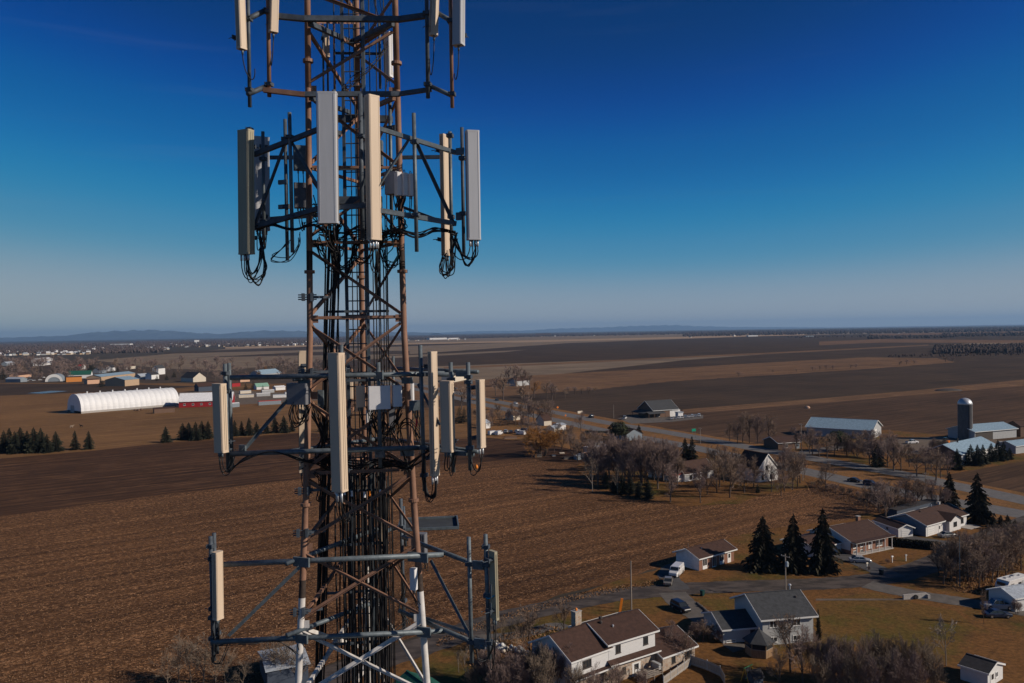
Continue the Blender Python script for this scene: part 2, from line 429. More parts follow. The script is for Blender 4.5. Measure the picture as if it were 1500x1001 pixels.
# left: pastures round the white barn, tilled field, stubble
land('pasture', [(-200, 548), (0, 562), (300, 556), (480, 560), (720, 574), (760, 592), (860, 625), (840, 690), (440, 680), (-200, 690)], 'pasture', 0.10)
land('puddle', [(40, 576), (75, 572.6), (100, 573), (62, 576.8)], 'puddle', 0.19)
land('field', [(-60, 563), (140, 562), (290, 566), (240, 571), (100, 576), (0, 580), (-60, 583)], 'dark_field', 0.16)
land('village_ground', [(-60, 528), (130, 527), (240, 540), (460, 547), (460, 562), (300, 562), (140, 561), (-60, 562)], 'dark_field_grey', 0.15, wob=4)
land('barn_yard', [(85, 607), (262, 597), (335, 594), (470, 586), (470, 578), (340, 572), (262, 575), (100, 598)], 'gravel', 0.17)
land('field', [(-300, 688), (0, 672), (140, 660), (240, 649), (440, 634), (640, 645), (745, 640), (800, 655), (800, 690), (640, 720), (440, 740), (-300, 800)], 'smooth_field', 0.13)
land('field', [(-400, 795), (0, 756), (225, 726), (450, 701), (640, 682), (740, 672), (800, 673), (1000, 690), (1320, 700), (1330, 742), (1180, 790), (980, 830), (860, 862), (600, 935), (380, 1005), (100, 1200), (-700, 1200)], 'stubble', 0.18, wob=1.0)
land('field', [(640, 648), (760, 642), (860, 655), (900, 690), (780, 672), (640, 682)], 'smooth_field', 0.20)
# ground round the houses and between the roads
Z0 = 0.36
LAYER[0] = 95
land('verge', [(690, 578), (820, 600), (1000, 632), (1180, 661), (1330, 690), (1500, 722), (1750, 775), (1750, 830), (1500, 770), (1300, 726), (1100, 685), (900, 643), (800, 620), (690, 600)], 'dry_grass')
land('verge', [(1150, 668), (1180, 640), (1300, 630), (1520, 650), (1520, 672), (1340, 704), (1250, 690)], 'lawn')
land('verge', [(700, 600), (760, 612), (880, 640), (905, 655), (880, 668), (800, 650), (700, 640)], 'dry_grass')
land('grove_floor', [(845, 682), (900, 640), (1000, 655), (1180, 697), (1215, 712), (1130, 722), (1085, 738), (1000, 742), (950, 732), (870, 716)], 'lawn', wob=1.5)
land('verge', [(1180, 706), (1330, 742), (1420, 758), (1500, 770), (1500, 790), (1300, 752), (1190, 722)], 'smooth_field')
land('lawn', [(575, 960), (700, 915), (850, 870), (960, 836), (1000, 806), (1110, 778), (1240, 762), (1320, 742), (1420, 758), (1620, 790), (1700, 1250), (420, 1250), (520, 985)], 'lawn', wob=1.0)
land('green_lawn', [(1012, 877), (1098, 872), (1098, 896), (1064, 905), (1040, 890)], 'green_lawn', wob=.4)
land('green_lawn', [(1195, 884), (1280, 868), (1400, 895), (1430, 920), (1400, 960), (1200, 945)], 'green_lawn', wob=1.6)
land('green_lawn', [(900, 878), (985, 868), (990, 882), (960, 900), (900, 897)], 'green_lawn', wob=.7)
ribbon('highway', [(560, 553), (640, 569), (711, 585), (760, 594.5), (817, 605), (887, 619), (980, 634), (1100, 656), (1175, 669), (1329, 696), (1367, 704.5), (1500, 733), (1750, 787)], 10.5, 'asphalt', 0.52)
ribbon('highway', [(560, 560), (640, 577), (711, 593), (764, 605), (820, 617), (892, 632.5), (988, 650), (1055, 664), (1177, 690), (1324, 722), (1500, 754), (1750, 800)], 10.5, 'asphalt', 0.524)
ribbon('farm_lane', [(1150, 668), (1180, 664), (1212, 658), (1250, 651), (1290, 648)], 8, 'driveway', 0.53)
land('farm_yard', [(1280, 655), (1300, 642), (1400, 640), (1500, 648), (1500, 660), (1380, 668), (1320, 664)], 'gravel', 0.535)
land('gravel_yard', [(905, 613), (930, 609), (990, 610), (1030, 608), (1030, 613), (985, 618), (925, 621)], 'driveway', 0.54)
ribbon('road', [(430, 1010), (560, 965), (640, 940), (720, 911), (830, 885), (900, 872), (1000, 862.5), (1090, 859), (1180, 856), (1270, 850), (1330, 838), (1400, 812), (1460, 782), (1560, 745)], 7.2, 'old_asphalt', 0.55, jag=0.25)
ribbon('driveway', [(690, 936), (730, 933), (770, 928), (810, 917), (826, 921)], 3.2, 'driveway', 0.556, jag=0.1)
ribbon('driveway', [(985, 868), (1000, 884), (1028, 903), (1062, 922)], 5.6, 'driveway', 0.56, jag=0.12)
ribbon('driveway', [(998, 864), (985, 852), (978, 842), (985, 832), (1000, 826)], 4.2, 'dark_driveway', 0.564, jag=0.2)
ribbon('driveway', [(1310, 846), (1275, 830), (1240, 815), (1220, 806)], 5.4, 'dark_driveway', 0.568, jag=0.1)
ribbon('driveway', [(1440, 797), (1400, 798), (1350, 792), (1325, 787)], 6.0, 'dark_driveway', 0.572, jag=0.1)
ribbon('driveway', [(1270, 856), (1330, 869), (1400, 880), (1470, 891), (1560, 905)], 5.4, 'driveway', 0.576, jag=0.2)
land('patio', [(1058, 944), (1090, 942), (1092, 950), (1074, 956)], 'driveway', 0.58)
land('ditch', [(1195, 877), (1335, 877), (1335, 879.5), (1195, 880)], 'gravel', 0.57)
# ------------------------------------------------------------------ the lattice tower
TL, TR = Vector((-4.03, 15.90, 0)), Vector((-2.18, 16.13, 0))
TU = (TR - TL).normalized()
TN = Vector((-TU.y, TU.x, 0))
TC = (TL + TR) / 2 + TN * (TR - TL).length * 0.2887            # axis of the tower
def face_w(z):
    dz = z - CAM_H
    t = [(-60, 7.2), (-7.0, 2.53), (-6.2, 2.44), (-3.5, 2.14), (-1.0, 1.92), (0, 1.86), (6.7, 1.72), (14, 1.62)]
    for (a, wa), (b, wb) in zip(t, t[1:]):
        if a <= dz <= b: return wa + (wb - wa) * (dz - a) / (b - a)
    return t[-1][1]
def leg_at(i, z):
    """0 left, 1 right, 2 back"""
    s = face_w(z)
    p = TC + {0: -TU * s / 2 - TN * s * 0.2887, 1: TU * s / 2 - TN * s * 0.2887, 2: TN * s * 0.5774}[i]
    return Vector((p.x, p.y, z))
def zl(y, x=520, Y=16.0):
    return P(x, y, Y).z
def on_face(px, py, i=0, j=1, off=0.0):
    """point seen at a pixel, on the vertical plane through two legs, moved off outwards"""
    z = zl(py, px)
    for _ in range(3):
        a, b = leg_at(i, z), leg_at(j, z)
        nrm = Vector(((b - a).y, -(b - a).x, 0)).normalized()
        if nrm.dot(a - TC) < 0: nrm = -nrm
        d = ray(px, py)
        o = Vector((0, 0, CAM_H))
        t = ((a + nrm * off) - o).dot(nrm) / d.dot(nrm)
        q = o + d * t; z = q.z
    return q

tower = thing('lattice_tower', 'tall triangular steel lattice mast painted brown above and white below', 'tower', (TC.x, TC.y, 0))
TO = (TC.x, TC.y, 0)
ZW = zl(868)                                                 # the paint changes from brown to white here
ztop = CAM_H + 9.2
cuts = [0, 20, 40, zl(1000), ZW, ZW + 0.35, zl(735), zl(486), zl(398), zl(398) + 0.42, zl(130), ztop]
for i in range(3):
    b = MB(TO)
    for a, c in zip(cuts, cuts[1:]):
        mi = 1 if c <= ZW + 0.01 else (2 if (abs(a - ZW) < .01 or abs(a - zl(398)) < .01) and i != 2 else 0)
        b.tube(leg_at(i, a), leg_at(i, c), 0.062 + 0.0022 * max(0, CAM_H - a) ** 0.6, 0.062 + 0.0022 * max(0, CAM_H - c) ** 0.6, 14, mi, cap=(a == 0 or c == ztop))
    b.build('leg', ['brown_paint', 'white_paint', 'rust'], tower, True)
for i in range(3):                                          # flange rings at the section joints
    for yy in (735, 398, 90):
        z = zl(yy); p = leg_at(i, z)
        MB(TO).lathe(p, [(0.07, -0.03), (0.105, -0.03), (0.105, 0.03), (0.07, 0.03)], 14).build('flange', 'brown_paint', tower)
# bracing
levels = [(-90, 1), (-20, -1), (37, 1), (132, -1), (247, 1), (357, -1), (467, 0), (578, 0), (692, 0), (796, 0), (906, 0), (1020, 0), (1140, 0)]
def brace(a, b, w, nrm, painted):
    d = (b - a).normalized()
    MB(TO).angle(a + d * 0.05, b - d * 0.05, w, 0.011, 0, nrm).build('brace', painted, tower)
for i, j in ((0, 1), (1, 2), (2, 0)):
    for (y0, k), (y1, _) in zip(levels, levels[1:]):
        za, zb = zl(y0 + 7), zl(y1 - 7)
        a, b, c, d = leg_at(i, za), leg_at(j, za), leg_at(i, zb), leg_at(j, zb)
        mid = (a + d) / 2; nrm = Vector((mid.x - TC.x, mid.y - TC.y, 0)).normalized()
        pm = 'white_paint' if y0 > 890 else 'brown_paint'
        w = 0.062 if y0 < 880 else 0.075
        if k >= 0: brace(b + nrm * .012, c + nrm * .012, w, nrm, pm)
        if k <= 0: brace(a - nrm * .012, d - nrm * .012, w, nrm, pm)
    for yy in (30, 247, 357, 467, 692):
        z = zl(yy)
        brace(leg_at(i, z), leg_at(j, z), 0.058, Vector((0, 0, 1)), 'brown_paint')
# below the picture the lattice goes on down to the ground
b = MB(TO); z = zl(1140)
while z > 3:
    z2 = max(0.6, z - 3.0)
    for i, j in ((0, 1), (1, 2), (2, 0)):
        b.angle(leg_at(i, z), leg_at(j, z2), 0.08); b.angle(leg_at(j, z), leg_at(i, z2), 0.08); b.beam(leg_at(i, z), leg_at(j, z), 0.06, 0.06)
    z = z2
o = b.build('lower_lattice', 'white_paint', tower); o['kind'] = 'stuff'
# gusset plates where braces meet the legs
for i in range(2):
    for yy in (132, 357, 467, 578, 692, 796, 906):
        z = zl(yy); p = leg_at(i, z); s = 1 if i == 0 else -1
        MB(TO).box(p + TU * s * 0.10 - TN * 0.02, (0.13, 0.014, 0.15), math.atan2(TU.y, TU.x)).build('gusset_plate', 'white_paint' if yy > 890 else 'brown_paint', tower)
# climbing ladder inside the tower
lad = obj('ladder', None, tower)
la, lb = P(508, 430, 16.75), P(538.5, 430, 16.75)
ldir = (P(540, 1000, 16.75) - P(531, 430, 16.75))
ldir = Vector((0, 0, -1))
zt, zb_ = CAM_H + 9.0, CAM_H - 9.5
for q, mm in ((la, 'galv_dark'), (lb, 'galv')):
    MB(TO).beam(Vector((q.x, q.y, zt)), Vector((q.x, q.y, zb_)), 0.062, 0.05, 0, Vector((1, 0, 0))).build('rail', mm, lad)
rung_me = MB((la.x, la.y, 0)).tube(Vector((la.x, la.y, 0)), Vector((lb.x, lb.y, 0)), 0.013, n=6).mesh('rung', 'galv_dark')
z = zt - 0.2
while z > zb_:
    o = obj('rung', rung_me, lad); o.location = (la.x - TO[0], la.y - TO[1], z); z -= 0.30
lad['label'] = 'grey steel climbing ladder inside the mast'
# cable clamps sticking out left of the left leg, and trays across the cables
for yy in (436, 545, 716, 776, 888):
    p = leg_at(0, zl(yy, 450)); q = p - TU * 0.02 - TN * 0.05
    b = MB(TO)
    for dz in (-0.075, 0, 0.075):
        b.tube(q - TU * 0.20 + Vector((0, 0, dz * .6)), q + TU * 0.16 + Vector((0, 0, dz * .6)), 0.012, n=6)
    b.box(q - TU * 0.10, (0.06, 0.10, 0.15), R(7)); b.box(q + TU * 0.07, (0.05, 0.12, 0.17), R(7))
    b.beam(q + TU * .05, q + TU * .42 + TN * .12, .05, .05)
    b.build('leg_clamp', 'galv_dark', tower)
for yy in (455, 560, 668, 728, 810, 882, 960):
    z = zl(yy)
    a, c = P(478, yy, 16.55), P(570, yy, 16.75)
    MB(TO).beam(Vector((a.x, a.y, z)), Vector((c.x, c.y, z)), 0.05, 0.035).build('cable_hanger', 'galv_dark', tower)

# ------------------------------------------------------------------ feeder cables
def feeder(x, ytop, ybot, Y, r, label, group, mm='cable', x2=None):
    p0, p1 = P(x, ytop, Y), P(x + 0.0157 * (ybot - ytop) if x2 is None else x2, ybot, Y)
    n = 9; pts = []
    wob = random.uniform(0.004, 0.018); ph = random.uniform(0, 6)
    for i in range(n + 1):
        t = i / n; p = p0.lerp(p1, t)
        pts.append(p + Vector((math.sin(ph + t * 9) * wob, math.cos(ph * 2 + t * 7) * wob, 0)))
    pts.append(Vector((pts[-1].x, pts[-1].y, pts[-1].z - 6)))
    o = MB(p1).path(pts, r, 6).build('feeder_cable', mm, None, True); o.location = p1
    tag(o, label, 'cable', group)
gl = 'thick black feeder cable in the heavy bundle left of the ladder'
for k in range(8):
    feeder(479.5 + k * 2.6 + random.uniform(-.6, .6), 330 + random.uniform(-15, 30), 1010, 16.45 + (k % 3) * .07, 0.017, gl, 'feeder cables in the left bundle', x2=462 + k * 1.5)
gl = 'thin black cable running up the mast right of the ladder'
for k in range(6):
    feeder(549 + k * 3.6, 300 + random.uniform(-20, 40), 1010, 16.6 + (k % 2) * .1, 0.011, gl, 'thin cables right of the ladder')
gl = 'black feeder cable hanging in the dense rows of the lower mast core'
for k in range(20):
    feeder(501 + k * 3.5 + random.uniform(-.8, .8), 672 + random.uniform(-10, 30), 1010, 16.15 + (k % 4) * .17, 0.0175, gl, 'feeder cables in the lower core')
for k in range(12):
    feeder(490 + k * 6.6 + random.uniform(-1, 1), 690 + random.uniform(-10, 20), 1010, 17.1 + (k % 3) * .1, 0.0175, gl, 'feeder cables in the lower core')
gl = 'black cable climbing the back of the mast behind the ladder'
for k in range(8):
    feeder(486 + k * 10.5 + random.uniform(-3, 3), -60, 700, 17.0 + (k % 3) * .12, 0.012, gl, 'cables behind the ladder')

# ------------------------------------------------------------------ antenna mounts: (kind, x1, y1, depth1, x2, y2, depth2, radius)
def mount(label, items, mm='galv'):
    first = items[0]; org = P(first[1], first[2], first[3])
    t = thing('antenna_mount', label, 'antenna mount', org)
    for it in items:
        kind, x1, y1, d1, x2, y2, d2, r = it[:8]
        mt = it[8] if len(it) > 8 else mm
        a, c = P(x1, y1, d1), P(x2, y2, d2)
        b = MB(org)
        if kind in ('pipe', 'pole'): b.tube(a, c, r, n=14)
        elif kind == 'rail': b.beam(a, c, r * 2.0, r * 2.0)
        elif kind == 'brace': b.angle(a, c, r * 2, 0.010, 0, Vector((0, -1, 0.3)))
        elif kind == 'plate':
            b.box((a + c) / 2, (max(abs(a.x - c.x), .03), 0.05, max(abs(a.z - c.z), .03)), R(-20))
        b.build(kind, mt, t, kind in ('pipe', 'pole'))
        if kind == 'pole' and len(it) > 9:
            for yy in it[9]:
                q = P(x1 + (x2 - x1) * (yy - y1) / (y2 - y1), yy, d1 + (d2 - d1) * (yy - y1) / (y2 - y1))
                cb = MB(org)
                cb.box(q, (r * 2 + 0.05, r * 2 + 0.05, 0.07), R(-15))
                for sx in (-1, 1):
                    for sz in (-1, 1):
                        cb.tube(q + Vector((sx * (r + .015), -.11, sz * .022)), q + Vector((sx * (r + .015), .11, sz * .022)), .007, n=5)
                cb.build('pipe_clamp', 'galv_dark', t)
    return t
G4 = 0.050
mount('lowest antenna mount ring of long galvanised pipes at the white legs', [
    ('pipe', 318, 827.5, 15.55, 650, 812.5, 15.88, 0.052), ('pipe', 309, 941, 15.5, 652, 924.5, 15.85, 0.052),
    ('pipe', 590, 787, 17.1, 712, 833, 14.95, 0.046), ('pipe', 585, 895, 17.1, 708, 948, 14.9, 0.046),
    ('pipe', 419, 826, 15.5, 560, 772, 17.6, 0.046), ('pipe', 420, 931, 15.4, 565, 876, 17.5, 0.046),
    ('brace', 334, 930, 15.5, 438, 829, 15.6, 0.030), ('brace', 633, 820, 15.9, 690, 930, 15.1, 0.030),
    ('pole', 308.5, 786, 15.6, 313, 968, 15.6, 0.040, 'galv_dark', (800, 905, 935)), ('pole', 313.5, 781, 15.75, 318, 958, 15.75, 0.038, 'galv_dark', (812, 928)),
    ('pole', 686.5, 787, 15.05, 691, 971, 15.05, 0.040, 'galv', (826, 940)), ('pole', 711, 783, 14.85, 717, 965, 14.85, 0.040, 'galv', (801, 827, 872, 941)),
    ('plate', 692, 822, 14.95, 708, 834, 14.95, 0), ('plate', 694, 936, 14.95, 711, 950, 14.95, 0),
    ('plate', 428, 817, 15.6, 455, 830, 15.6, 0), ('plate', 596, 810, 15.85, 628, 823, 15.85, 0),
    ('plate', 432, 930, 15.55, 452, 942, 15.55, 0), ('plate', 610, 919, 15.8, 632, 933, 15.8, 0),
    ('brace', 690, 930, 15.1, 600, 900, 16.9, 0.028),
    ('pole', 587, 731, 17.5, 592, 925, 17.5, 0.040, 'galv_dark', (772, 880)), ('pole', 591, 742, 17.6, 594, 800, 17.6, 0.032, 'galv_dark'),
])
mount('third antenna mount ring down, of round pipes with grey radio boxes', [
    ('pipe', 337, 553.5, 15.5, 661, 547, 15.85, 0.048), ('pipe', 338, 665, 15.45, 615, 656, 15.75, 0.050),
    ('pipe', 612, 655, 15.8, 694, 666, 15.3, 0.046), ('pipe', 600, 548, 15.9, 664, 549, 15.5, 0.044),
    ('pipe', 700, 545, 15.2, 575, 540, 17.2, 0.040), ('pipe', 700, 662, 15.2, 560, 642, 17.3, 0.040),
    ('pipe', 430, 556, 15.6, 560, 545, 17.7, 0.040), ('pipe', 425, 661, 15.6, 560, 642, 17.7, 0.040),
    ('brace', 355, 660, 15.5, 437, 566, 15.8, 0.028), ('brace', 614, 562, 15.8, 646, 622, 15.5, 0.026),
    ('pole', 329.5, 533, 15.6, 334.5, 692, 15.6, 0.038, 'galv', (547, 660)), ('pole', 335.5, 532, 15.72, 340, 683, 15.72, 0.036, 'galv'),
    ('pole', 615.5, 506, 15.65, 622, 720, 15.65, 0.040, 'galv', (549, 656, 696)), ('pole', 660, 531, 15.3, 664, 692, 15.3, 0.040, 'galv', (556, 664)),
    ('pole', 685.5, 531, 15.15, 689, 689, 15.15, 0.040, 'galv', (552, 560, 656)), ('pole', 500, 505, 15.55, 504, 700, 15.55, 0.036, 'galv', (530,)),
    ('pole', 554, 531, 15.75, 557, 685, 15.75, 0.040, 'galv', (551, 662)), ('pole', 576, 522, 17.4, 577, 640, 17.4, 0.030, 'galv'),
    ('plate', 436, 556, 15.8, 455, 566, 15.8, 0), ('plate', 588, 553, 15.95, 605, 562, 15.95, 0), ('plate', 350, 652, 15.5, 361, 664, 15.5, 0),
    ('plate', 668, 545, 15.3, 684, 552, 15.2, 0), ('plate', 668, 661, 15.3, 684, 668, 15.2, 0), ('plate', 547, 545, 15.7, 562, 556, 15.7, 0), ('plate', 549, 657, 15.7, 564, 670, 15.7, 0),
    ('plate', 586, 660, 15.9, 607, 668, 15.9, 0),
])
mount('second antenna mount ring down, of braced galvanised box frames', [
    ('rail', 372, 227, 15.6, 466, 190, 15.1, 0.042, 'galv_dark'), ('rail', 466, 190, 15.1, 500, 196, 15.2, 0.042, 'galv_dark'), ('rail', 372, 333, 15.6, 466, 306, 15.1, 0.045, 'galv_dark'),
    ('rail', 553, 188, 15.2, 668, 224, 15.7, 0.040), ('rail', 553, 308, 15.2, 668, 328, 15.7, 0.045),
    ('rail', 384, 231, 17.3, 452, 231, 17.0, 0.038, 'galv_dark'), ('rail', 586, 231, 17.0, 659, 230, 16.9, 0.036, 'galv_dark'),
    ('rail', 480, 174, 17.7, 575, 175, 17.7, 0.07, 'galv_dark'), ('rail', 495, 294, 16.2, 560, 294, 16.3, 0.075, 'galv_dark'), ('rail', 470, 247, 16.3, 560, 248, 16.4, 0.03, 'galv_dark'),
    ('rail', 462, 306, 15.2, 560, 300, 15.3, 0.045, 'galv_dark'), ('rail', 384, 322, 17.2, 470, 315, 16.9, 0.04, 'galv_dark'), ('rail', 580, 300, 17.0, 640, 322, 16.6, 0.03, 'galv_dark'),
    ('brace', 421, 208, 15.4, 376, 330, 15.6, 0.032, 'galv_dark'), ('brace', 430, 209, 15.35, 470, 276, 15.1, 0.028), ('brace', 602, 204, 15.4, 556, 275, 15.2, 0.028), ('brace', 611, 206, 15.4, 668, 330, 15.7, 0.034, 'galv_dark'),
    ('pole', 417.5, 175, 15.5, 421, 382, 15.5, 0.034, 'galv_dark', (204, 303)), ('pole', 424, 165, 15.3, 428.5, 370, 15.3, 0.036, 'galv', (201, 318)),
    ('pole', 606, 166, 15.3, 610.5, 369, 15.3, 0.038, 'galv', (208, 315)), ('pole', 659, 193, 15.9, 662, 385, 15.9, 0.036, 'galv', (199, 318)), ('pole', 676.5, 187, 15.6, 679.5, 375, 15.6, 0.034, 'galv_dark', (232, 313)),
    ('pole', 385, 193, 16.3, 387, 352, 16.3, 0.034, 'galv', (233, 325)), ('pole', 365.5, 188, 15.75, 368, 350, 15.75, 0.030, 'galv_dark', (190, 320)), ('pole', 527.5, 138, 15.5, 531, 352, 15.5, 0.045, 'galv_dark', (200, 300)),
    ('pole', 571, 148, 16.3, 574, 345, 16.3, 0.036, 'galv', (188,)), ('pole', 489, 132, 15.4, 490, 345, 15.4, 0.036, 'galv_dark'), ('plate', 668, 218, 15.6, 680, 226, 15.5, 0), ('plate', 668, 312, 15.7, 680, 322, 15.6, 0),
    ('plate', 407, 264, 15.5, 422, 270, 15.5, 0), ('plate', 407, 300, 15.5, 425, 306, 15.5, 0), ('plate', 570, 184, 16.3, 580, 192, 16.3, 0),
])
mount('topmost antenna mount ring with upright pipes against the blue sky', [
    ('rail', 407, 24, 15.5, 447, 28, 15.5, 0.05, 'galv_dark'), ('rail', 445, 27.5, 15.5, 584, 28.5, 15.8, 0.05, 'galv_dark'), ('rail', 582, 29, 15.8, 626, 23, 15.7, 0.05, 'galv_dark'),
    ('pipe', 390, 15, 15.6, 361, 29, 15.2, 0.05, 'galv_dark'), ('rail', 408, 24, 15.5, 388, 14, 15.7, 0.04, 'galv_dark'), ('pipe', 640, 19, 15.6, 661, 31, 15.4, 0.045, 'galv'), ('rail', 624, 23, 15.7, 645, 20, 15.7, 0.04, 'galv_dark'),
    ('rail', 386, 132, 15.5, 447, 139, 15.5, 0.045, 'brown_paint'), ('rail', 445, 138.5, 15.5, 585, 138, 15.8, 0.046, 'galv_dark'), ('rail', 584, 138, 15.8, 632, 131, 15.7, 0.04, 'galv_dark'),
    ('pipe', 390, 127, 15.6, 363, 138, 15.2, 0.05, 'galv_dark'), ('pipe', 632, 127, 15.7, 663, 141, 15.4, 0.042, 'galv'),
    ('rail', 454, 35, 15.6, 514, 62, 17.6, 0.045, 'galv_dark'), ('rail', 575, 35, 15.9, 514, 62, 17.6, 0.045, 'galv_dark'), ('rail', 455, 144, 15.6, 512, 165, 17.6, 0.04, 'galv_dark'), ('rail', 577, 144, 15.9, 540, 160, 17.2, 0.04, 'brown_paint'),
    ('pole', 362, -70, 15.25, 366, 157, 15.25, 0.036, 'galv_dark', (28, 132)), ('pole', 391.5, -80, 15.55, 394.5, 142, 15.55, 0.040, 'brown_paint', (18, 124)), ('pole', 624, -80, 15.65, 627, 144, 15.65, 0.040, 'galv_dark', (20, 124)),
    ('pole', 658.5, -70, 15.35, 662.5, 158, 15.35, 0.036, 'brown_paint', (31, 138)), ('pole', 555.5, 30, 17.5, 557, 130, 17.5, 0.03, 'galv'), ('pipe', 490, 78, 17.5, 560, 79, 17.5, 0.03, 'galv_dark'), ('pole', 473, 30, 17.4, 474, 135, 17.4, 0.022, 'galv_dark'),
    ('pole', 479.5, 30, 17.4, 480.5, 135, 17.4, 0.022, 'galv_dark'), ('pole', 489, 30, 17.4, 490, 135, 17.4, 0.022, 'brown_paint'),
])

# ------------------------------------------------------------------ panel antennas
M['seam_dark'] = mat('dark_seam', (.16, .13, .10), .7)  # dark joint lines along the radome sides
def rrect(w, t, c, k=3, back=0.25):
    """closed outline: front (-y) corners rounded, back flat"""
    pts = []
    for cx, cy, a0, rr in ((w / 2, -t / 2, -90, c), (w / 2, t / 2, 0, c * back), (-w / 2, t / 2, 90, c * back), (-w / 2, -t / 2, 180, c)):
        sx = cx - math.copysign(rr, cx); sy = cy - math.copysign(rr, cy)
        for i in range(k + 1):
            a = R(a0 + 90 * i / k)
            pts.append((sx + rr * math.cos(a), sy + rr * math.sin(a)))
    return pts
def hang(a, b, drop, r, side=(0, 0, 0), n=9):
    """loop of cable hanging from a and rising to b"""
    a, b = Vector(a), Vector(b); s = Vector(side)
    c1 = a - Vector((0, 0, drop)) + s; c2 = b - Vector((0, 0, drop * random.uniform(.75, 1.1))) + s
    return [a * (1 - t) ** 3 + c1 * 3 * t * (1 - t) ** 2 + c2 * 3 * t * t * (1 - t) + b * t ** 3 for t in [i / n for i in range(n + 1)]]
def panel(label, x0, y0, x1, y1, Y, phi, w, t, mm='cream', cables=3, drop=0.35, to=(0.25, 0.2, 0.2), plug=0.09, side_mat=None, bracket=True):
    top, bot = P(x0, y0, Y), P(x1, y1, Y + 0.02)
    a = thing('panel_antenna', label, 'antenna', bot, R(phi))
    up = top - bot
    q = Matrix.Rotation(R(-phi), 3, 'Z')
    up = q @ up
    b = MB()
    pr = rrect(w, t, min(w, t) * 0.18)
    n = len(pr); h = up.length
    zs = [0.03, h * .5, h - 0.03]
    ax = up / h
    vs = [Vector((x, y, 0)) + ax * z for z in zs for x, y in pr]
    fs = [(k * n + i, k * n + (i + 1) % n, (k + 1) * n + (i + 1) % n, (k + 1) * n + i) for k in range(2) for i in range(n)]
    fs += [tuple(reversed(range(n))), tuple(range(2 * n, 3 * n))]
    b.add(vs, fs); b.build('radome', mm, a)
    for z0_, z1_ in ((0, 0.035), (h - 0.035, h)):
        cp = MB(); k = 1.02
        cp.add([Vector((x * k, y * k, 0)) + ax * z for z in (z0_, z1_) for x, y in pr], [(i, (i + 1) % n, n + (i + 1) % n, n + i) for i in range(n)] + [tuple(reversed(range(n))), tuple(range(n, 2 * n))])
        cp.build('end_cap', mm, a)
    for x in (-w * .36, w * .36):                         # seam strips along the sides
        MB().beam(Vector((x, -t / 2 - .0, .04)) + Vector((0, -.001, 0)), ax * (h - .04) + Vector((x, -t / 2 - .001, 0)), .008, .006).build('seam', mm, a)
    for sx in (-1, 1):
        for yy in (-t * .12, t * .16):
            MB().beam(Vector((sx * (w / 2 + .001), yy, .05)), Vector((sx * (w / 2 + .001), yy, 0)) + ax * (h - .05), .007, .005).build('seam', 'seam_dark', a)
    if bracket:
        for z in (0.14 * h, 0.88 * h):
            br = MB(); c = ax * z
            br.box(c + Vector((0, t / 2 + .05, 0)), (0.09, 0.10, 0.05)); br.box(c + Vector((0, t / 2 + .11, 0.0)), (0.16, 0.02, 0.08))
            br.tube(c + Vector((-.06, t / 2 + .02, 0)), c + Vector((-.06, t / 2 + .24, 0)), .008, n=6); br.tube(c + Vector((.06, t / 2 + .02, 0)), c + Vector((.06, t / 2 + .24, 0)), .008, n=6)
            br.build('bracket', 'galv_dark', a)
    for i in range(cables):
        x = (i - (cables - 1) / 2) * w * .8 / max(cables, 2); y = random.uniform(-.3, .3) * t
        MB().tube((x, y, 0), (x, y, -plug), 0.021, n=8).build('connector', 'steel_light' if plug > .1 else 'galv', a, True)
        e = q @ Vector(to) + Vector((random.uniform(-.05, .05), random.uniform(-.05, .05), random.uniform(-.05, .05)))
        MB().path(hang((x, y, -plug), e, drop * random.uniform(.7, 1.25), .012, (random.uniform(-.08, .08), random.uniform(-.06, .06), 0), 12), .0105, 5).build('jumper_cable', 'cable', a, True)
    return a
# topmost ring
panel('tilted cream antenna at the far left of the topmost mount', 349, -72, 354.5, 73, 15.05, 55, 0.16, 0.13, 'cream', 1, 0.55, (0.18, 0.1, -0.35))
panel('cream antenna beside the brown pipe, topmost mount left', 404, -80, 400.5, 48, 15.4, 35, 0.16, 0.12, 'cream', 1, 0.5, (-0.1, 0.15, -0.25))
panel('cream antenna on the dark pipe, topmost mount right', 639, -80, 635, 53, 15.5, 38, 0.15, 0.12, 'cream', 1, 0.6, (-0.15, 0.15, -0.35))
panel('pale grey antenna at the far right of the topmost mount', 672, -70, 671.5, 67, 15.2, -22, 0.2, 0.17, 'grey_radome', 1, 0.35, (-0.1, 0.1, -0.45))
panel('short white antenna behind the right leg below the top mount', 568, 48, 569, 114, 17.35, -25, 0.17, 0.13, 'radio_white', 2, 0.2, (-.05, .1, -.3))
panel('slim cream antenna behind the mast under the top mount', 478, 49, 479, 84, 17.25, 25, 0.11, 0.1, 'cream', 1, 0.2, (0, .1, -.3))
# second ring
panel('broad grey antenna in front of the mast, largest panel of the second mount', 478.5, 136, 481, 328, 15.05, 4, 0.38, 0.19, 'grey_radome', 3, 0.5, (0.2, 0.35, -0.15))
panel('tall cream antenna right of the broad grey one, facing right', 545, 140.5, 548.5, 352, 15.15, 42, 0.25, 0.16, 'cream', 4, 0.5, (0.0, 0.4, -0.25), 0.15)
panel('tall olive antenna at the far left of the second mount', 359.5, 191, 361, 373, 15.45, -25, 0.29, 0.16, 'olive_radome', 5, 0.62, (0.25, 0.12, 0.12), 0.12)
panel('grey antenna behind the olive one, second mount left', 383, 201, 384, 338, 16.6, -150, 0.30, 0.12, 'grey_radome', 5, 0.55, (0.1, -0.1, 0.2), 0.08)
panel('white antenna at the far right of the second mount', 691.5, 192, 694, 352, 15.35, 14, 0.26, 0.17, 'grey_radome', 4, 0.5, (-0.45, 0.2, 0.15), 0.12)
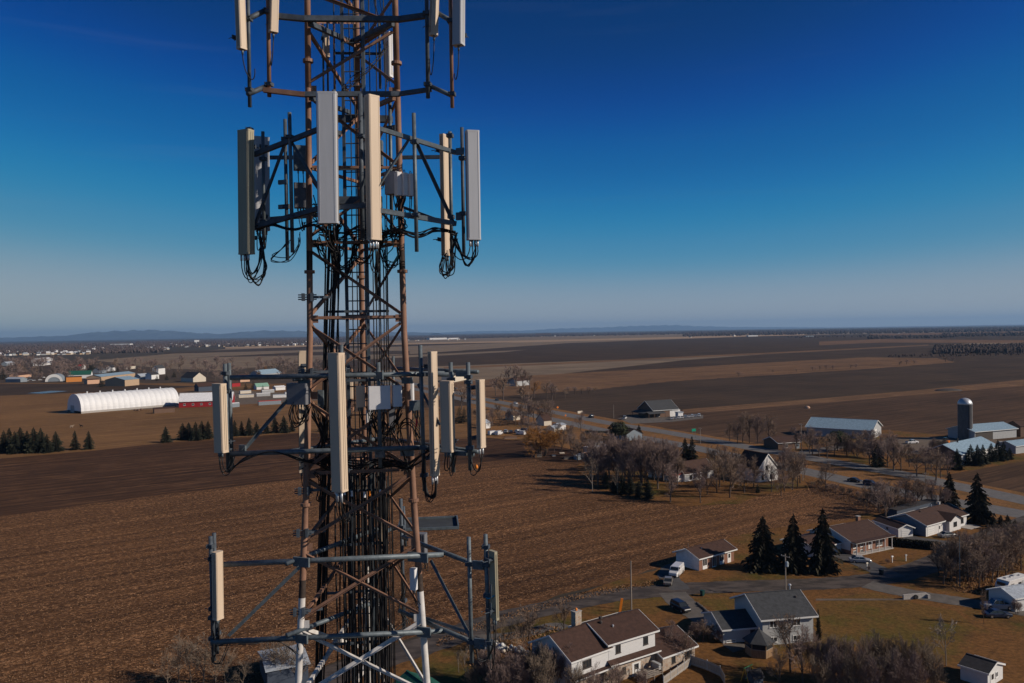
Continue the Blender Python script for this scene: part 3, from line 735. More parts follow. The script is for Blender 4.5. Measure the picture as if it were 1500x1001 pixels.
panel('slim cream antenna behind the pipes, second mount right', 651.5, 198, 654.5, 375, 16.25, 62, 0.26, 0.10, 'cream', 4, 0.45, (0.1, -0.1, 0.15), 0.1)
# third ring
panel('long cream antenna before the mast on the third mount', 492, 517, 497.5, 720, 15.2, -25, 0.27, 0.19, 'cream', 4, 0.35, (0.1, 0.4, -0.5), 0.2)
panel('grey-sided antenna at the far left end of the third mount', 320.5, 562, 324, 663, 15.35, -24, 0.24, 0.15, 'cream', 3, 0.5, (0.2, 0.12, 0.0), 0.08)
panel('longest slim cream antenna on the right of the third mount', 633.5, 515, 637.5, 697, 15.5, 52, 0.18, 0.10, 'cream', 3, 0.45, (-0.25, 0.05, -0.1), 0.16)
panel('shorter grey-sided antenna right of the long slim one, third mount', 654, 558, 656.5, 662, 15.1, -25, 0.24, 0.15, 'cream', 3, 0.45, (0.15, 0.12, 0.0), 0.1)
panel('cream antenna at the far right end of the third mount', 703.5, 556, 705.5, 656, 15.0, 55, 0.17, 0.10, 'cream', 2, 0.4, (-0.2, 0.1, -0.25), 0.12)
panel('antenna seen from behind past the left leg, third mount', 445, 514, 446, 692, 17.0, -160, 0.22, 0.10, 'cream', 3, 0.4, (0.1, -0.1, -0.1), 0.08)
# lowest ring
panel('slim cream antenna at the far left end of the lowest mount', 318.5, 808, 320, 907, 15.45, 62, 0.18, 0.13, 'cream', 2, 0.35, (-0.05, 0.1, -0.35), 0.08)
panel('dark-faced antenna with bright edge, right end of the lowest mount', 722, 807, 725, 907, 14.75, 128, 0.19, 0.07, 'olive_radome', 2, 0.6, (-0.12, 0.12, -0.75), 0.1)
panel('cream antenna behind the cables above the lowest mount', 559, 755, 559.5, 826, 17.5, 30, 0.14, 0.1, 'cream', 1, 0.2, (0, .1, -.3), 0.08)

# ------------------------------------------------------------------ radio units and boxes on the mast
def radio(label, x, y, wpx, hpx, Y, mm='radio', phi=0, depth=0.16, fins=0, cables=3, handle=True, to=(0.05, 0.25, -0.5)):
    k = mpp(Y); w, h = wpx * k, hpx * k
    c = P(x, y, Y); t = thing('radio_unit', label, 'radio unit', c, R(phi))
    MB().prof((0, 0, -h / 2), (0, 0, h / 2), rrect(w, depth, min(w, depth) * .12, 2, 1), 0, Vector((1, 0, 0))).build('housing', mm, t)
    for i in range(fins):
        x_ = -w / 2 + w * (i + .5) / fins
        MB().box((x_, -depth / 2 - .006, 0), (w / fins * .32, .012, h * .94)).build('cooling_fin', mm, t)
    if handle:
        MB().path(hang((-w * .2, 0, h / 2), (w * .2, 0, h / 2), -0.09, .01), .008, 5).build('handle', 'galv', t)
    MB().box((0, depth / 2 + .04, 0), (w * .5, .08, h * .5)).build('bracket', 'galv_dark', t)
    for i in range(cables):
        x_ = (i - (cables - 1) / 2) * w * .7 / max(cables, 2)
        MB().tube((x_, 0, -h / 2), (x_, 0, -h / 2 - .06), .016, n=8).build('connector', 'galv', t)
        MB().path(hang((x_, 0, -h / 2 - .06), Vector(to) + Vector((x_ * .5, 0, 0)), .3 * random.uniform(.7, 1.3), .01, (random.uniform(-.1, .1), 0, 0)), .0095, 5).build('jumper_cable', 'cable', t, True)
    return t
radio('dark grey radio box left of the left leg, third mount', 437, 577, 32, 31, 15.75, 'radio_dark', -12, 0.2, 0, 5, False, (0.1, 0.1, -0.35))
radio('slim beige radio unit left of the square grey one, third mount', 528, 581, 13, 31, 15.9, 'cream', 10, 0.15, 0, 3, True)
radio('square ribbed grey radio unit in the middle of the third mount', 555.5, 582.5, 32, 34, 15.75, 'radio_white', 14, 0.14, 0, 6, True)
radio('slim grey radio unit right of the square one, third mount', 581.5, 580, 13.5, 31, 15.85, 'radio_white', 20, 0.15, 0, 3, True)
radio('white radio unit behind the right leg, third mount', 602, 575, 8, 26, 16.5, 'radio_white', 0, 0.2, 0, 2, False)
radio('grey junction box right of the right leg, third mount', 610, 594, 21, 14, 15.85, 'galv', 12, 0.16, 0, 4, False, (0.05, 0.05, -0.55))
for k in range(3):
    radio(('left', 'middle', 'right')[k] + ' one of three white finned radio units on the second mount', 583 + k * 9.2, 270 + k * 0.8, 7.6, 34 - k, 15.75, 'radio_white', 32, 0.16, 0, 2, True)
radio('added box standing for the shaded side of the white radio units, second mount', 576, 269, 22, 32, 15.98, 'radio', -30, 0.2, 0, 3, False)  # added box, stands in for the shaded left side of the row
radio('pale box hung behind the left pipes, second mount', 440, 232, 20, 36, 16.4, 'galv', 20, 0.14, 0, 2, False)
radio('dark box below the pale one, second mount left', 442, 287, 22, 36, 16.3, 'radio_dark', 14, 0.2, 0, 4, False)
radio('grey box behind the cream antenna, second mount right', 556, 225, 10, 36, 16.6, 'galv', 0, 0.16, 0, 2, False)
radio('white box fixed to the right leg, lowest mount', 606, 848, 9, 32, 15.9, 'radio_white', -25, 0.12, 0, 2, False)
radio('dark ribbed box behind the right leg above the lowest mount', 616, 796, 18, 30, 17.2, 'radio_dark', -10, 0.2, 5, 3, False)
# two red-taped jumpers, orange tag and the teal cable
for k, (x0, x1) in enumerate(((611, 609.5), (619, 617))):
    a, b = P(x0, 601, 15.7), P(x1, 640, 15.72)
    t = MB(a).path(smooth_path([a, a.lerp(b, .3) + Vector((.01, 0, 0)), a.lerp(b, .7) - Vector((.015, 0, 0)), b], 4), .013, 6).build('taped_cable', 'radio_white' if k else 'cable', None, True); t.location = a
    tag(t, ('black' if k == 0 else 'white') + ' jumper with red tape under the junction box by the right leg', 'cable')
    MB(a).tube(a.lerp(b, .32), a.lerp(b, .62), .019, n=8).build('tape_band', 'red_tape', t)
p = P(698, 684, 14.95)
t = MB().lathe((0, 0, 0), [(0.015, -.035), (.028, -.028), (.03, 0), (.02, .028), (.01, .04)], 8).build('cable_weather_boot', 'orange_tape', None, True); t.location = p
tag(t, 'small orange weather boot hanging below the right end of the third mount', 'cable boot')
a = P(571, 330, 15.9)
t = MB(a).path(smooth_path([a, P(573, 345, 15.9), P(576, 362, 15.85), P(568, 372, 15.8), P(566, 380, 15.85), P(578, 384, 15.9), P(584, 370, 16.0)], 5), .011, 6).build('teal_cable', 'teal_cable', None, True); t.location = a
tag(t, 'teal green cable looping by the right leg under the second mount', 'cable')
a = P(711, 890, 14.8)
t = MB(a).path(smooth_path([P(711, 875, 14.8), P(716, 877, 14.72), P(722, 874, 14.7), P(727, 870, 14.72)], 5), .011, 6).build('blue_strap', mat('blue_strap', (.02, .30, .50), .5), None, True); t.location = a
tag(t, 'bright blue strap round the lowest mount right pole', 'strap')

# ------------------------------------------------------------------ loose cable runs along the mounts
def loose(px, Y, r, label, group, n=1, jx=6, jy=4, mm='cable'):
    for _ in range(n):
        pts = [P(x + random.uniform(-jx, jx) * .5, y + random.uniform(-jy, jy), Y0 + random.uniform(-.12, .12)) for (x, y), Y0 in zip(px, Y)]
        o = MB(pts[0]).path(smooth_path(pts, 6), r, 5).build('loose_cable', mm, None, True); o.location = pts[0]
        tag(o, label, 'cable', group)
g2 = 'cables draped under the second mount'
loose([(374, 336), (395, 330), (430, 336), (462, 328), (480, 345), (492, 380), (494, 420)], [15.6, 15.5, 15.3, 15.3, 15.7, 16.2, 16.4], .011, 'black cable draped along the left half of the second mount', g2 + ' left', 8)
loose([(668, 342), (640, 336), (610, 345), (580, 336), (560, 350), (552, 400), (552, 440)], [15.8, 15.6, 15.5, 15.6, 15.9, 16.4, 16.6], .011, 'black cable draped along the right half of the second mount', g2 + ' right', 9)
loose([(470, 340), (500, 345), (530, 338), (560, 346), (590, 338)], [15.9, 16.2, 16.0, 16.2, 16.0], .011, 'black cable strung across the mast under the second mount', g2 + ' middle', 8, 8, 8)
loose([(462, 350), (474, 372), (482, 388), (494, 392), (490, 340)], [15.9, 15.9, 16, 16.2, 16.3], .011, 'black cable looping down beside the left leg under the second mount', 'cable loops by the left leg', 7, 10, 10)
loose([(425, 352), (412, 372), (398, 380), (420, 380), (438, 360), (436, 344)], [15.6] * 6, .009, 'thin black cable loop hanging below the second mount left pipes', 'thin loops below the left pipes', 3, 8, 6)
loose([(560, 360), (566, 384), (574, 392), (585, 380), (578, 350)], [16, 15.9, 15.9, 16, 16.2], .010, 'black cable looping beside the right leg under the second mount', 'cable loops by the right leg', 5, 10, 8)
g3 = 'cables draped under the third mount'
loose([(336, 690), (360, 672), (400, 664), (440, 672), (470, 680), (492, 700)], [15.6, 15.5, 15.5, 15.7, 16, 16.3], .014, 'thick black cable drooping along the left half of the third mount', g3 + ' left', 5, 3, 3)
loose([(640, 655), (620, 668), (595, 684), (570, 678), (545, 688), (530, 700)], [15.6, 15.7, 15.9, 16.1, 16.3, 16.4], .011, 'black cable drooping from the right leg under the third mount', g3 + ' right', 8, 5, 6)
loose([(445, 680), (480, 672), (520, 682), (560, 674), (600, 684)], [15.8, 16.2, 16, 16.2, 15.9], .012, 'black cable strung across the mast under the third mount', g3 + ' middle', 9, 10, 8)
loose([(455, 600), (470, 640), (465, 665), (490, 672), (500, 640)], [16, 16.1, 16.2, 16.3, 16.4], .012, 'black cable hanging inside the mast at the third mount', g3 + ' inside', 8, 12, 10)
loose([(540, 602), (548, 625), (560, 645), (575, 625), (585, 600)], [15.9, 15.95, 16, 15.95, 15.9], .010, 'black cable loop under the row of grey radio units', 'loops under the radio units', 8, 10, 10)
loose([(600, 690), (590, 660), (585, 630), (600, 620), (615, 640), (618, 660)], [16, 16, 16.1, 16, 15.9, 15.8], .010, 'black cable looping behind the right leg at the third mount', 'loops behind the right leg', 5, 8, 8)
loose([(621, 665), (620, 700), (626, 724), (636, 726), (639, 706)], [15.65, 15.65, 15.6, 15.55, 15.5], .02, 'thick black cable loop hanging from the right pole of the third mount', 'thick loops right of the third mount', 4, 3, 3)
g4 = 'cables along the lowest mount'
loose([(316, 945), (340, 944), (370, 942), (405, 938), (425, 950), (440, 962), (436, 945)], [15.45, 15.45, 15.5, 15.55, 15.6, 15.65, 15.7], .009, 'thin black cable strapped under the lowest mount left pipe', g4, 2, 3, 2)
loose([(311, 925), (315, 950), (312, 968), (322, 975), (330, 960), (335, 945)], [15.5] * 6, .009, 'thin black cable curling round the lowest mount left pole', g4 + ' at the left pole', 3, 5, 4)
loose([(725, 915), (724, 940), (715, 965), (702, 966), (698, 950)], [14.75] * 5, .010, 'black cable loop below the lowest mount right pole', g4 + ' at the right pole', 2, 3, 3)
loose([(585, 830), (592, 860), (588, 890), (597, 915), (580, 930)], [17.2, 17.3, 17.3, 17.1, 16.8], .010, 'black cable tangle on the back pole of the lowest mount', g4 + ' at the back pole', 6, 9, 8)
loose([(455, 300), (470, 315), (466, 335), (490, 330)], [16.6] * 4, .012, 'black cable behind the left leg at the second mount', g2 + ' behind the left leg', 6, 12, 14)
loose([(566, 60), (560, 30), (552, 0), (560, -30)], [17.4, 17, 16.8, 16.8], .008, 'thin black cable rising behind the mast at the top mount', 'thin cables at the top mount', 3, 14, 6)
# small grating platform behind the mast
c = P(628, 768, 18.4)
M['deck_grey'] = mat('dark_grating', (.045, .05, .055), .8)  # dark grey of the deck plate itself
t = thing('work_platform', 'small steel grating platform sticking out behind the right leg', 'platform', c, R(6))
MB().box((0, 0, -.01), (1.3, 1.0, .03)).build('deck_plate', 'deck_grey', t)
for q in ((0, -.52, 1.34, .03), (0, .52, 1.34, .03)): MB().box((q[0], q[1], 0.02), (q[2], q[3], .06)).build('edge_rail', 'galv', t)
for q in (-.67, .67): MB().box((q, 0, 0.02), (.03, 1.0, .09)).build('edge_rail', 'galv', t)
MB().beam((-0.6, 0, -.02), (-1.3, -.8, -.02), .07, .07).build('support_arm', 'galv', t)

loose([(362, 376), (366, 400), (378, 414), (388, 398), (384, 372), (380, 345)], [15.5, 15.5, 15.55, 15.65, 15.8, 15.9], .0105, 'black cable loop hanging low below the olive antenna', 'loops below the olive antenna', 6, 6, 7)
loose([(652, 372), (646, 392), (652, 405), (662, 396), (664, 372), (668, 345)], [16, 15.95, 15.9, 15.85, 15.8, 15.7], .0105, 'black cable loop hanging below the slim cream antenna of the second mount', 'loops below the slim antenna', 6, 6, 6)
loose([(696, 356), (694, 376), (684, 387), (674, 372), (668, 348)], [15.4, 15.45, 15.55, 15.6, 15.7], .0105, 'black cable loop below the white antenna at the right of the second mount', 'loops below the right white antenna', 4, 5, 4)
loose([(497, 330), (488, 352), (492, 384), (506, 398), (516, 380), (522, 345)], [15.4, 15.7, 15.9, 16, 16.1, 16.2], .011, 'black cable loop below the broad grey antenna', 'loops below the broad antenna', 9, 9, 9)
loose([(548, 356), (540, 380), (528, 386), (520, 372), (530, 352)], [15.5, 15.7, 15.9, 16, 16.1], .0105, 'black cable loop below the tall cream antenna', 'loops below the tall cream antenna', 6, 7, 6)
loose([(430, 592), (426, 610), (434, 622), (446, 612), (452, 594)], [15.75] * 5, .010, 'black cable loop below the dark grey radio box', 'loops below the dark box', 5, 6, 5)
loose([(566, 66), (548, 92), (520, 118), (500, 132)], [17.2, 16.9, 16.7, 16.5], .009, 'black cable slung across the mast under the top mount', 'slung cables under the top mount', 4, 14, 8)
loose([(590, 290), (584, 312), (592, 330), (580, 345), (570, 330)], [15.8, 15.85, 15.8, 15.9, 16], .010, 'black cable below the three white radio units', 'cables below the white radio units', 8, 9, 8)
loose([(460, 690), (470, 706), (466, 730), (478, 726), (484, 700)], [15.8, 15.9, 15.9, 16, 16.1], .010, 'black cable looped at the left leg below the third mount', 'loops at the left leg third mount', 4, 6, 6)

radio('small pale radio unit behind the mast, third mount left of the ladder', 512, 572, 10, 24, 17.2, 'cream', 15, 0.14, 0, 2, False)
radio('slim pale radio unit behind the cables, third mount', 541, 612, 9, 22, 16.6, 'radio_white', 20, 0.12, 0, 3, False)
radio('small dark radio unit right of the ladder, third mount', 574, 612, 10, 24, 16.5, 'radio_dark', 10, 0.14, 0, 3, False)
radio('small grey amplifier left of the long cream antenna, third mount', 470, 583, 9, 22, 16.4, 'galv', 10, 0.12, 0, 3, False)
radio('small grey amplifier under the second mount beside the ladder', 556, 310, 8, 18, 16.3, 'galv', 10, 0.12, 0, 3, False)
for k in range(6):
    a = P(492 + k * 13 + random.uniform(-3, 3), 722 + random.uniform(-2, 3), 16.1)
    t = MB(a).tube(a - Vector((0, 0, .04)), a + Vector((0, 0, .05)), .022, n=8).tube(a - Vector((0, 0, .06)), a - Vector((0, 0, .04)), .027, n=8).build('cable_tag', 'orange_tape' if k == 4 else 'radio_white'); t.location = a
    tag(t, ('orange' if k == 4 else 'white') + ' tag band on a feeder cable beneath the third mount', 'cable tag', 'cable tags')
for k, (y_, h_) in enumerate(((856, 20), (880, 14))):
    a = P(718, y_ + 8, 14.72); q = MB(a).box(a + Vector((0.012, -.075, 0)), (.055, .006, h_ * mpp(14.7)), R(128 - 180)).build('warning_label', 'galv'); q.location = a
    tag(q, ('upper' if k == 0 else 'lower') + ' pale label on the dark back of the right antenna, lowest mount', 'label')
# ------------------------------------------------------------------ far land: hills, woods, suburb, haze
def ridge(name, pts, Y, thick, matname):
    """hills: (pixel x, height m) profile at distance Y, a rolling slab of land with foot, crest and back"""
    xs, hs = [p[0] for p in pts], [p[1] for p in pts]
    vs, n = [], 160
    rows = (-.5, -.3, -.12, 0, .15, .5); kz = (0, .45, .8, 1, .75, 0)
    for k, (r, z) in enumerate(zip(rows, kz)):
        for i in range(n + 1):
            x = xs[0] + (xs[-1] - xs[0]) * i / n
            for (xa, ha), (xb, hb) in zip(pts, pts[1:]):
                if xa <= x <= xb: t = (x - xa) / (xb - xa); t = t * t * (3 - 2 * t); h = ha + (hb - ha) * t
            h *= 1 + .07 * math.sin(i * 1.3 + k) + .05 * math.sin(i * 2.9 + k * 2)
            vs.append(((x - 750) / FPX * Y, Y + r * thick, max(0, h * z) - (2 if z == 0 else 0)))
    fs = [(k * (n + 1) + i, k * (n + 1) + i + 1, (k + 1) * (n + 1) + i + 1, (k + 1) * (n + 1) + i) for k in range(5) for i in range(n)]
    return structure(name, MB().add(vs, fs), matname)
M['far_hill'] = mat('far_hill', (0.085, 0.120, 0.155), 0.95, var=0.3, scale=0.002)  # blue of the distant haze is mixed into the hill colour
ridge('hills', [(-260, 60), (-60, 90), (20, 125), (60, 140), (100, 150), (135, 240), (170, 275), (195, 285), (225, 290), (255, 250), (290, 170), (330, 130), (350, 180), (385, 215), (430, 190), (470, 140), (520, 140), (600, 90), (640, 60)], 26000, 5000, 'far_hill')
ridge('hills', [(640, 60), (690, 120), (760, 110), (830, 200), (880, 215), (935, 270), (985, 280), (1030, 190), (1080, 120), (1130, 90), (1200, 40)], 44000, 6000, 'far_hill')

M['far_wood'] = mat('far_wood', (0.105, 0.075, 0.068), 0.95, col2=(0.045, 0.036, 0.034), scale=0.02, detail=6)
ICO = None
def clump_mesh(name, spots, matname, sides=5):
    """trees of a far wood, each a low uneven crown"""
    b = MB()
    for (x, y, h, w) in spots:
        vs = []; 
        for zz, rr in ((0.0, .35), (.35, .5), (.75, .38)):
            for j in range(sides):
                a = 2 * math.pi * (j + random.random() * .5) / sides
                vs.append((x + rr * w * math.cos(a) * random.uniform(.7, 1.2), y + rr * w * math.sin(a) * random.uniform(.7, 1.2), h * zz))
        vs.append((x, y, h))
        fs = [(k * sides + j, k * sides + (j + 1) % sides, (k + 1) * sides + (j + 1) % sides, (k + 1) * sides + j) for k in range(2) for j in range(sides)]
        fs += [(2 * sides + j, 2 * sides + (j + 1) % sides, 3 * sides) for j in range(sides)]
        b.add(vs, fs)
    o = b.build(name, matname); o['kind'] = 'stuff'; return o
def scatter(x0, x1, dn, df, n, hmin, hmax):
    out = []
    for _ in range(n):
        Y = math.exp(random.uniform(math.log(dn), math.log(df)))
        x = (random.uniform(x0, x1) - 750) / FPX * Y
        h = random.uniform(hmin, hmax)
        out.append((x, Y, h, h * random.uniform(.7, 1.3)))
    return out
clump_mesh('far_woods', scatter(-120, 240, 2750, 9000, 5200, 7, 13) + scatter(200, 470, 4100, 11000, 3500, 7, 13) + scatter(400, 760, 7200, 16000, 3000, 8, 14), 'far_wood')
clump_mesh('far_woods', scatter(700, 1130, 7800, 17000, 3400, 9, 17) + scatter(1000, 1640, 5600, 15000, 5200, 10, 20), 'far_wood')
clump_mesh('far_woods', scatter(1270, 1400, 3300, 3900, 160, 7, 12) + scatter(1380, 1700, 3500, 4400, 500, 8, 14) + scatter(1150, 1290, 3900, 4400, 60, 6, 9), 'far_wood')
clump_mesh('field_thicket', [(x, y, h, w * .62) for x, y, h, w in scatter(1368, 1660, 1450, 1850, 2400, 4, 11) + scatter(1300, 1500, 1330, 1420, 120, 2, 5)], 'far_wood')
for px, w in ((620, 50), (1345, 30)):                 # dark conifer belts in the far woods
    pass

WALLS = {'white': (.66, .66, .66), 'cream': (.58, .52, .43), 'tan': (.42, .30, .20), 'grey': (.36, .37, .38), 'brick': (.22, .11, .075), 'bluegrey': (.20, .235, .27), 'red': (.30, .018, .022), 'orange': (.52, .20, .045), 'peach': (.55, .34, .23), 'darkblue': (.055, .07, .10), 'brown': (.14, .085, .06)}
for k, c in WALLS.items(): M['w_' + k] = mat('wall_' + k, c, .8, var=.13, scale=1.2, detail=8, bump=.1, bscale=8)
M['siding'] = mat('white_siding', (.60, .60, .60), .7, var=.1, scale=1.0, stretch=(1, 1, 9), detail=6)
M['grey_siding'] = mat('grey_siding', (.40, .415, .42), .7, var=.1, scale=1.0, stretch=(1, 1, 9), detail=6)
ROOFS = {'brown': (.056, .029, .0215), 'dark': (.035, .033, .036), 'grey': (.050, .053, .058), 'blue': (.24, .34, .42), 'white': (.74, .74, .76), 'green': (.012, .085, .06), 'paleg': (.20, .36, .28), 'red': (.40, .035, .02), 'metal': (.36, .40, .45)}
for k, c in ROOFS.items():
    M['r_' + k] = mat('roof_' + k, c, .85 if k not in ('blue', 'metal', 'white') else .5, var=.32, scale=1.6, detail=10, stretch=(1, 1, 1), bump=.3, bscale=14)
M['glass'] = mat('window_glass', (.025, .03, .035), .12, var=.2, spec=.6)
M['trim'] = mat('white_trim', (.68, .68, .67), .6, var=.08)
M['dark_trim'] = mat('dark_trim', (.06, .05, .045), .7, var=.1)
M['concrete'] = mat('concrete', (.36, .34, .32), .9, var=.2, scale=2)
M['wood'] = mat('weathered_wood', (.27, .17, .095), .85, var=.3, scale=4, stretch=(1, 1, .2), detail=8)
M['grey_wood'] = mat('grey_wood', (.30, .26, .22), .85, var=.25, scale=4, stretch=(1, 1, .2), detail=8)

def stone_mat():
    m = bpy.data.materials.new('rubble_stone'); m.use_nodes = True
    n, l = m.node_tree.nodes, m.node_tree.links; b = n['Principled BSDF']; b.inputs['Roughness'].default_value = .9
    tc = n.new('ShaderNodeTexCoord'); v = n.new('ShaderNodeTexVoronoi'); v.inputs['Scale'].default_value = 3.2
    l.new(tc.outputs['Object'], v.inputs['Vector'])
    r = n.new('ShaderNodeValToRGB'); e = r.color_ramp.elements
    e[0].color = (.42, .33, .25, 1); e[1].color = (.20, .14, .11, 1); x = e.new(.4); x.color = (.34, .22, .15, 1); x = e.new(.7); x.color = (.46, .40, .33, 1)
    sp = n.new('ShaderNodeSeparateColor'); l.new(v.outputs['Color'], sp.inputs[0]); l.new(sp.outputs[0], r.inputs[0])
    v2 = n.new('ShaderNodeTexVoronoi'); v2.feature = 'DISTANCE_TO_EDGE'; v2.inputs['Scale'].default_value = 3.2
    l.new(tc.outputs['Object'], v2.inputs['Vector'])
    mr = n.new('ShaderNodeMapRange'); mr.inputs[2].default_value = .09; l.new(v2.outputs['Distance'], mr.inputs[0])
    mx = n.new('ShaderNodeMix'); mx.data_type = 'RGBA'; l.new(mr.outputs[0], mx.inputs[0]); mx.inputs[6].default_value = (.40, .37, .33, 1); l.new(r.outputs[0], mx.inputs[7])
    l.new(mx.outputs[2], b.inputs['Base Color'])
    bp = n.new('ShaderNodeBump'); bp.inputs['Strength'].default_value = .5; bp.inputs['Distance'].default_value = .04; l.new(mr.outputs[0], bp.inputs['Height']); l.new(bp.outputs[0], b.inputs['Normal'])
    return m
M['stone'] = stone_mat()

# suburb: several hundred houses a few pixels each; each its own object
sub_meshes = []
for k in range(7):
    w, d, h, r = random.uniform(8, 13), random.uniform(8, 11), random.uniform(3.2, 6.2), random.uniform(2.0, 3.4)
    b = MB().box((0, 0, h / 2), (w, d, h))
    b.add([(-w / 2 - .4, -d / 2 - .4, h + .02), (w / 2 + .4, -d / 2 - .4, h + .02), (w / 2 + .4, d / 2 + .4, h + .02), (-w / 2 - .4, d / 2 + .4, h + .02), (-w / 2 - .2, 0, h + r), (w / 2 + .2, 0, h + r)],
          [(0, 1, 5, 4), (2, 3, 4, 5), (0, 4, 3), (1, 2, 5), (3, 2, 1, 0)], 1)
    b.box((w * .2, d * .1, h + r), (.8, .8, 1.2), mi=0)
    sub_meshes.append(b.mesh('house', ['w_' + ('white', 'tan', 'cream', 'grey', 'cream', 'grey', 'tan')[k], 'r_' + ('dark', 'brown', 'white', 'grey', 'metal', 'brown', 'dark')[k]]))
def suburb(n, x0, x1, dn, df, label, group):
    for _ in range(n):
        Y = dn + (df - dn) * random.random() ** 1.6
        o = obj('house', random.choice(sub_meshes)); o.location = ((random.uniform(x0, x1) - 750) / FPX * Y, Y, 0)
        o.rotation_euler = (0, 0, R(random.choice((25, 34, 40, 124, -10)) + random.uniform(-6, 6))); s = random.uniform(.9, 1.35); o.scale = (s, s, s)
        tag(o, label, 'house', group)
suburb(140, -60, 130, 2640, 3300, 'small pale house along the near edge of the far suburb', 'suburb houses at the far left')
suburb(80, 120, 250, 3400, 4600, 'small pale house in the far suburb below the highest hill', 'suburb houses below the hills')
suburb(90, 240, 460, 4000, 5600, 'tiny house in the far suburb left of the mast', 'suburb houses left of the mast')
suburb(16, 590, 690, 5600, 6400, 'tiny pale building on the far edge of the fields right of the mast', 'far buildings right of the mast')
suburb(14, 740, 900, 7400, 8600, 'tiny house before the far woods in the middle of the horizon', 'far buildings mid horizon')
suburb(12, 1000, 1450, 5000, 6500, 'tiny farm building before the far woods on the right', 'far buildings on the right')
def block(label, cat, px, Y, w, d, h, mm, rot=0.5, rm='r_grey', name='far_building'):
    x = (px - 750) / FPX * Y
    t = thing(name, label, cat, (x, Y, 0), rot)
    MB().box((0, 0, h / 2), (w, d, h)).build('wall', mm, t)
    MB().box((0, 0, h + .2), (w + .6, d + .6, .4)).build('roof', rm, t)
    return t
block('long white warehouse on the far edge of the fields just right of the mast', 'warehouse', 640, 6400, 150, 60, 14, 'w_white')
block('second pale warehouse farther right on the far field edge', 'warehouse', 663, 6500, 90, 50, 11, 'w_white')
block('white tower block in the far suburb under the hills', 'tower block', 288, 7000, 40, 25, 24, 'w_white')
block('long pale factory roof in the far suburb at the left', 'factory', 178, 5400, 130, 50, 13, 'w_white', .1, 'r_metal')
block('long brown factory block on the horizon in the middle', 'factory', 796, 9500, 190, 60, 28, 'w_brown', 0, 'r_brown')
block('long low white sheds on the far right field edge', 'shed', 1102, 5000, 70, 20, 7, 'w_white', .3, 'r_metal')
block('pale sheds farther right before the far woods', 'shed', 1185, 4300, 50, 16, 6, 'w_bluegrey', .3, 'r_metal')

# ------------------------------------------------------------------ houses and barns
def axis(pl, pr):
    a, b = G(*pl), G(*pr); d = b - a
    return a, math.atan2(d.y, d.x), d.length
def window(t, f, W, D, u, z, w, h, trim='trim', mull=1, kind='window'):
    """window, door or garage door on face f (F front, B back, L left, R right) of the house t"""
    if f == 'F': o, ux, nn = Vector((u, 0, z)), Vector((1, 0, 0)), Vector((0, -1, 0))
    elif f == 'L': o, ux, nn = Vector((0, u, z)), Vector((0, -1, 0)), Vector((-1, 0, 0))
    elif f == 'R': o, ux, nn = Vector((W, u, z)), Vector((0, 1, 0)), Vector((1, 0, 0))
    else: o, ux, nn = Vector((u, D, z)), Vector((-1, 0, 0)), Vector((0, 1, 0))
    up = Vector((0, 0, 1))
    def slab(b, cx, cz, ww, hh, n0, n1):
        c = o + ux * cx + up * cz
        vs = [c + ux * sx * ww / 2 + up * sz * hh / 2 + nn * q for q in (n0, n1) for sz in (-1, 1) for sx in (-1, 1)]
        b.add(vs, [(0, 2, 3, 1), (4, 5, 7, 6), (0, 1, 5, 4), (2, 6, 7, 3), (0, 4, 6, 2), (1, 3, 7, 5)])
    if kind == 'garage_door':
        b = MB(); slab(b, 0, h / 2, w, h, .0, .04); gd = b.build('garage_door', 'trim', t)
        for k in range(1, 4):
            b = MB(); slab(b, 0, h * k / 4, w * .97, .04, .04, .055); b.build('panel_joint', 'w_grey', gd)
        return
    if kind == 'door':
        b = MB(); slab(b, 0, h / 2, w, h, .0, .05); d = b.build('door', trim, t)
        b = MB(); slab(b, 0, h * .68, w * .55, h * .4, .05, .06); b.build('pane', 'glass', d); return
    fr = None
    for cx, cz, ww, hh in ((0, .03, w, .10), (0, h - .03, w, .10), (-w / 2 + .04, h / 2, .09, h - .12), (w / 2 - .04, h / 2, .09, h - .12)):
        b = fr or MB(); fr = b; slab(b, cx, cz, ww, hh, 0, .07)
    for k in range(1, mull + 1): slab(fr, -w / 2 + w * k / (mull + 1), h / 2, .07, h - .12, 0, .06)
    b = MB(); slab(b, 0, h / 2, w - .10, h - .14, .0, .03); p = b.build('window', 'glass', t)
    fr.build('frame', trim, p)
    b = MB(); slab(b, 0, -.05, w + .14, .08, 0, .12); b.build('sill', trim, p)
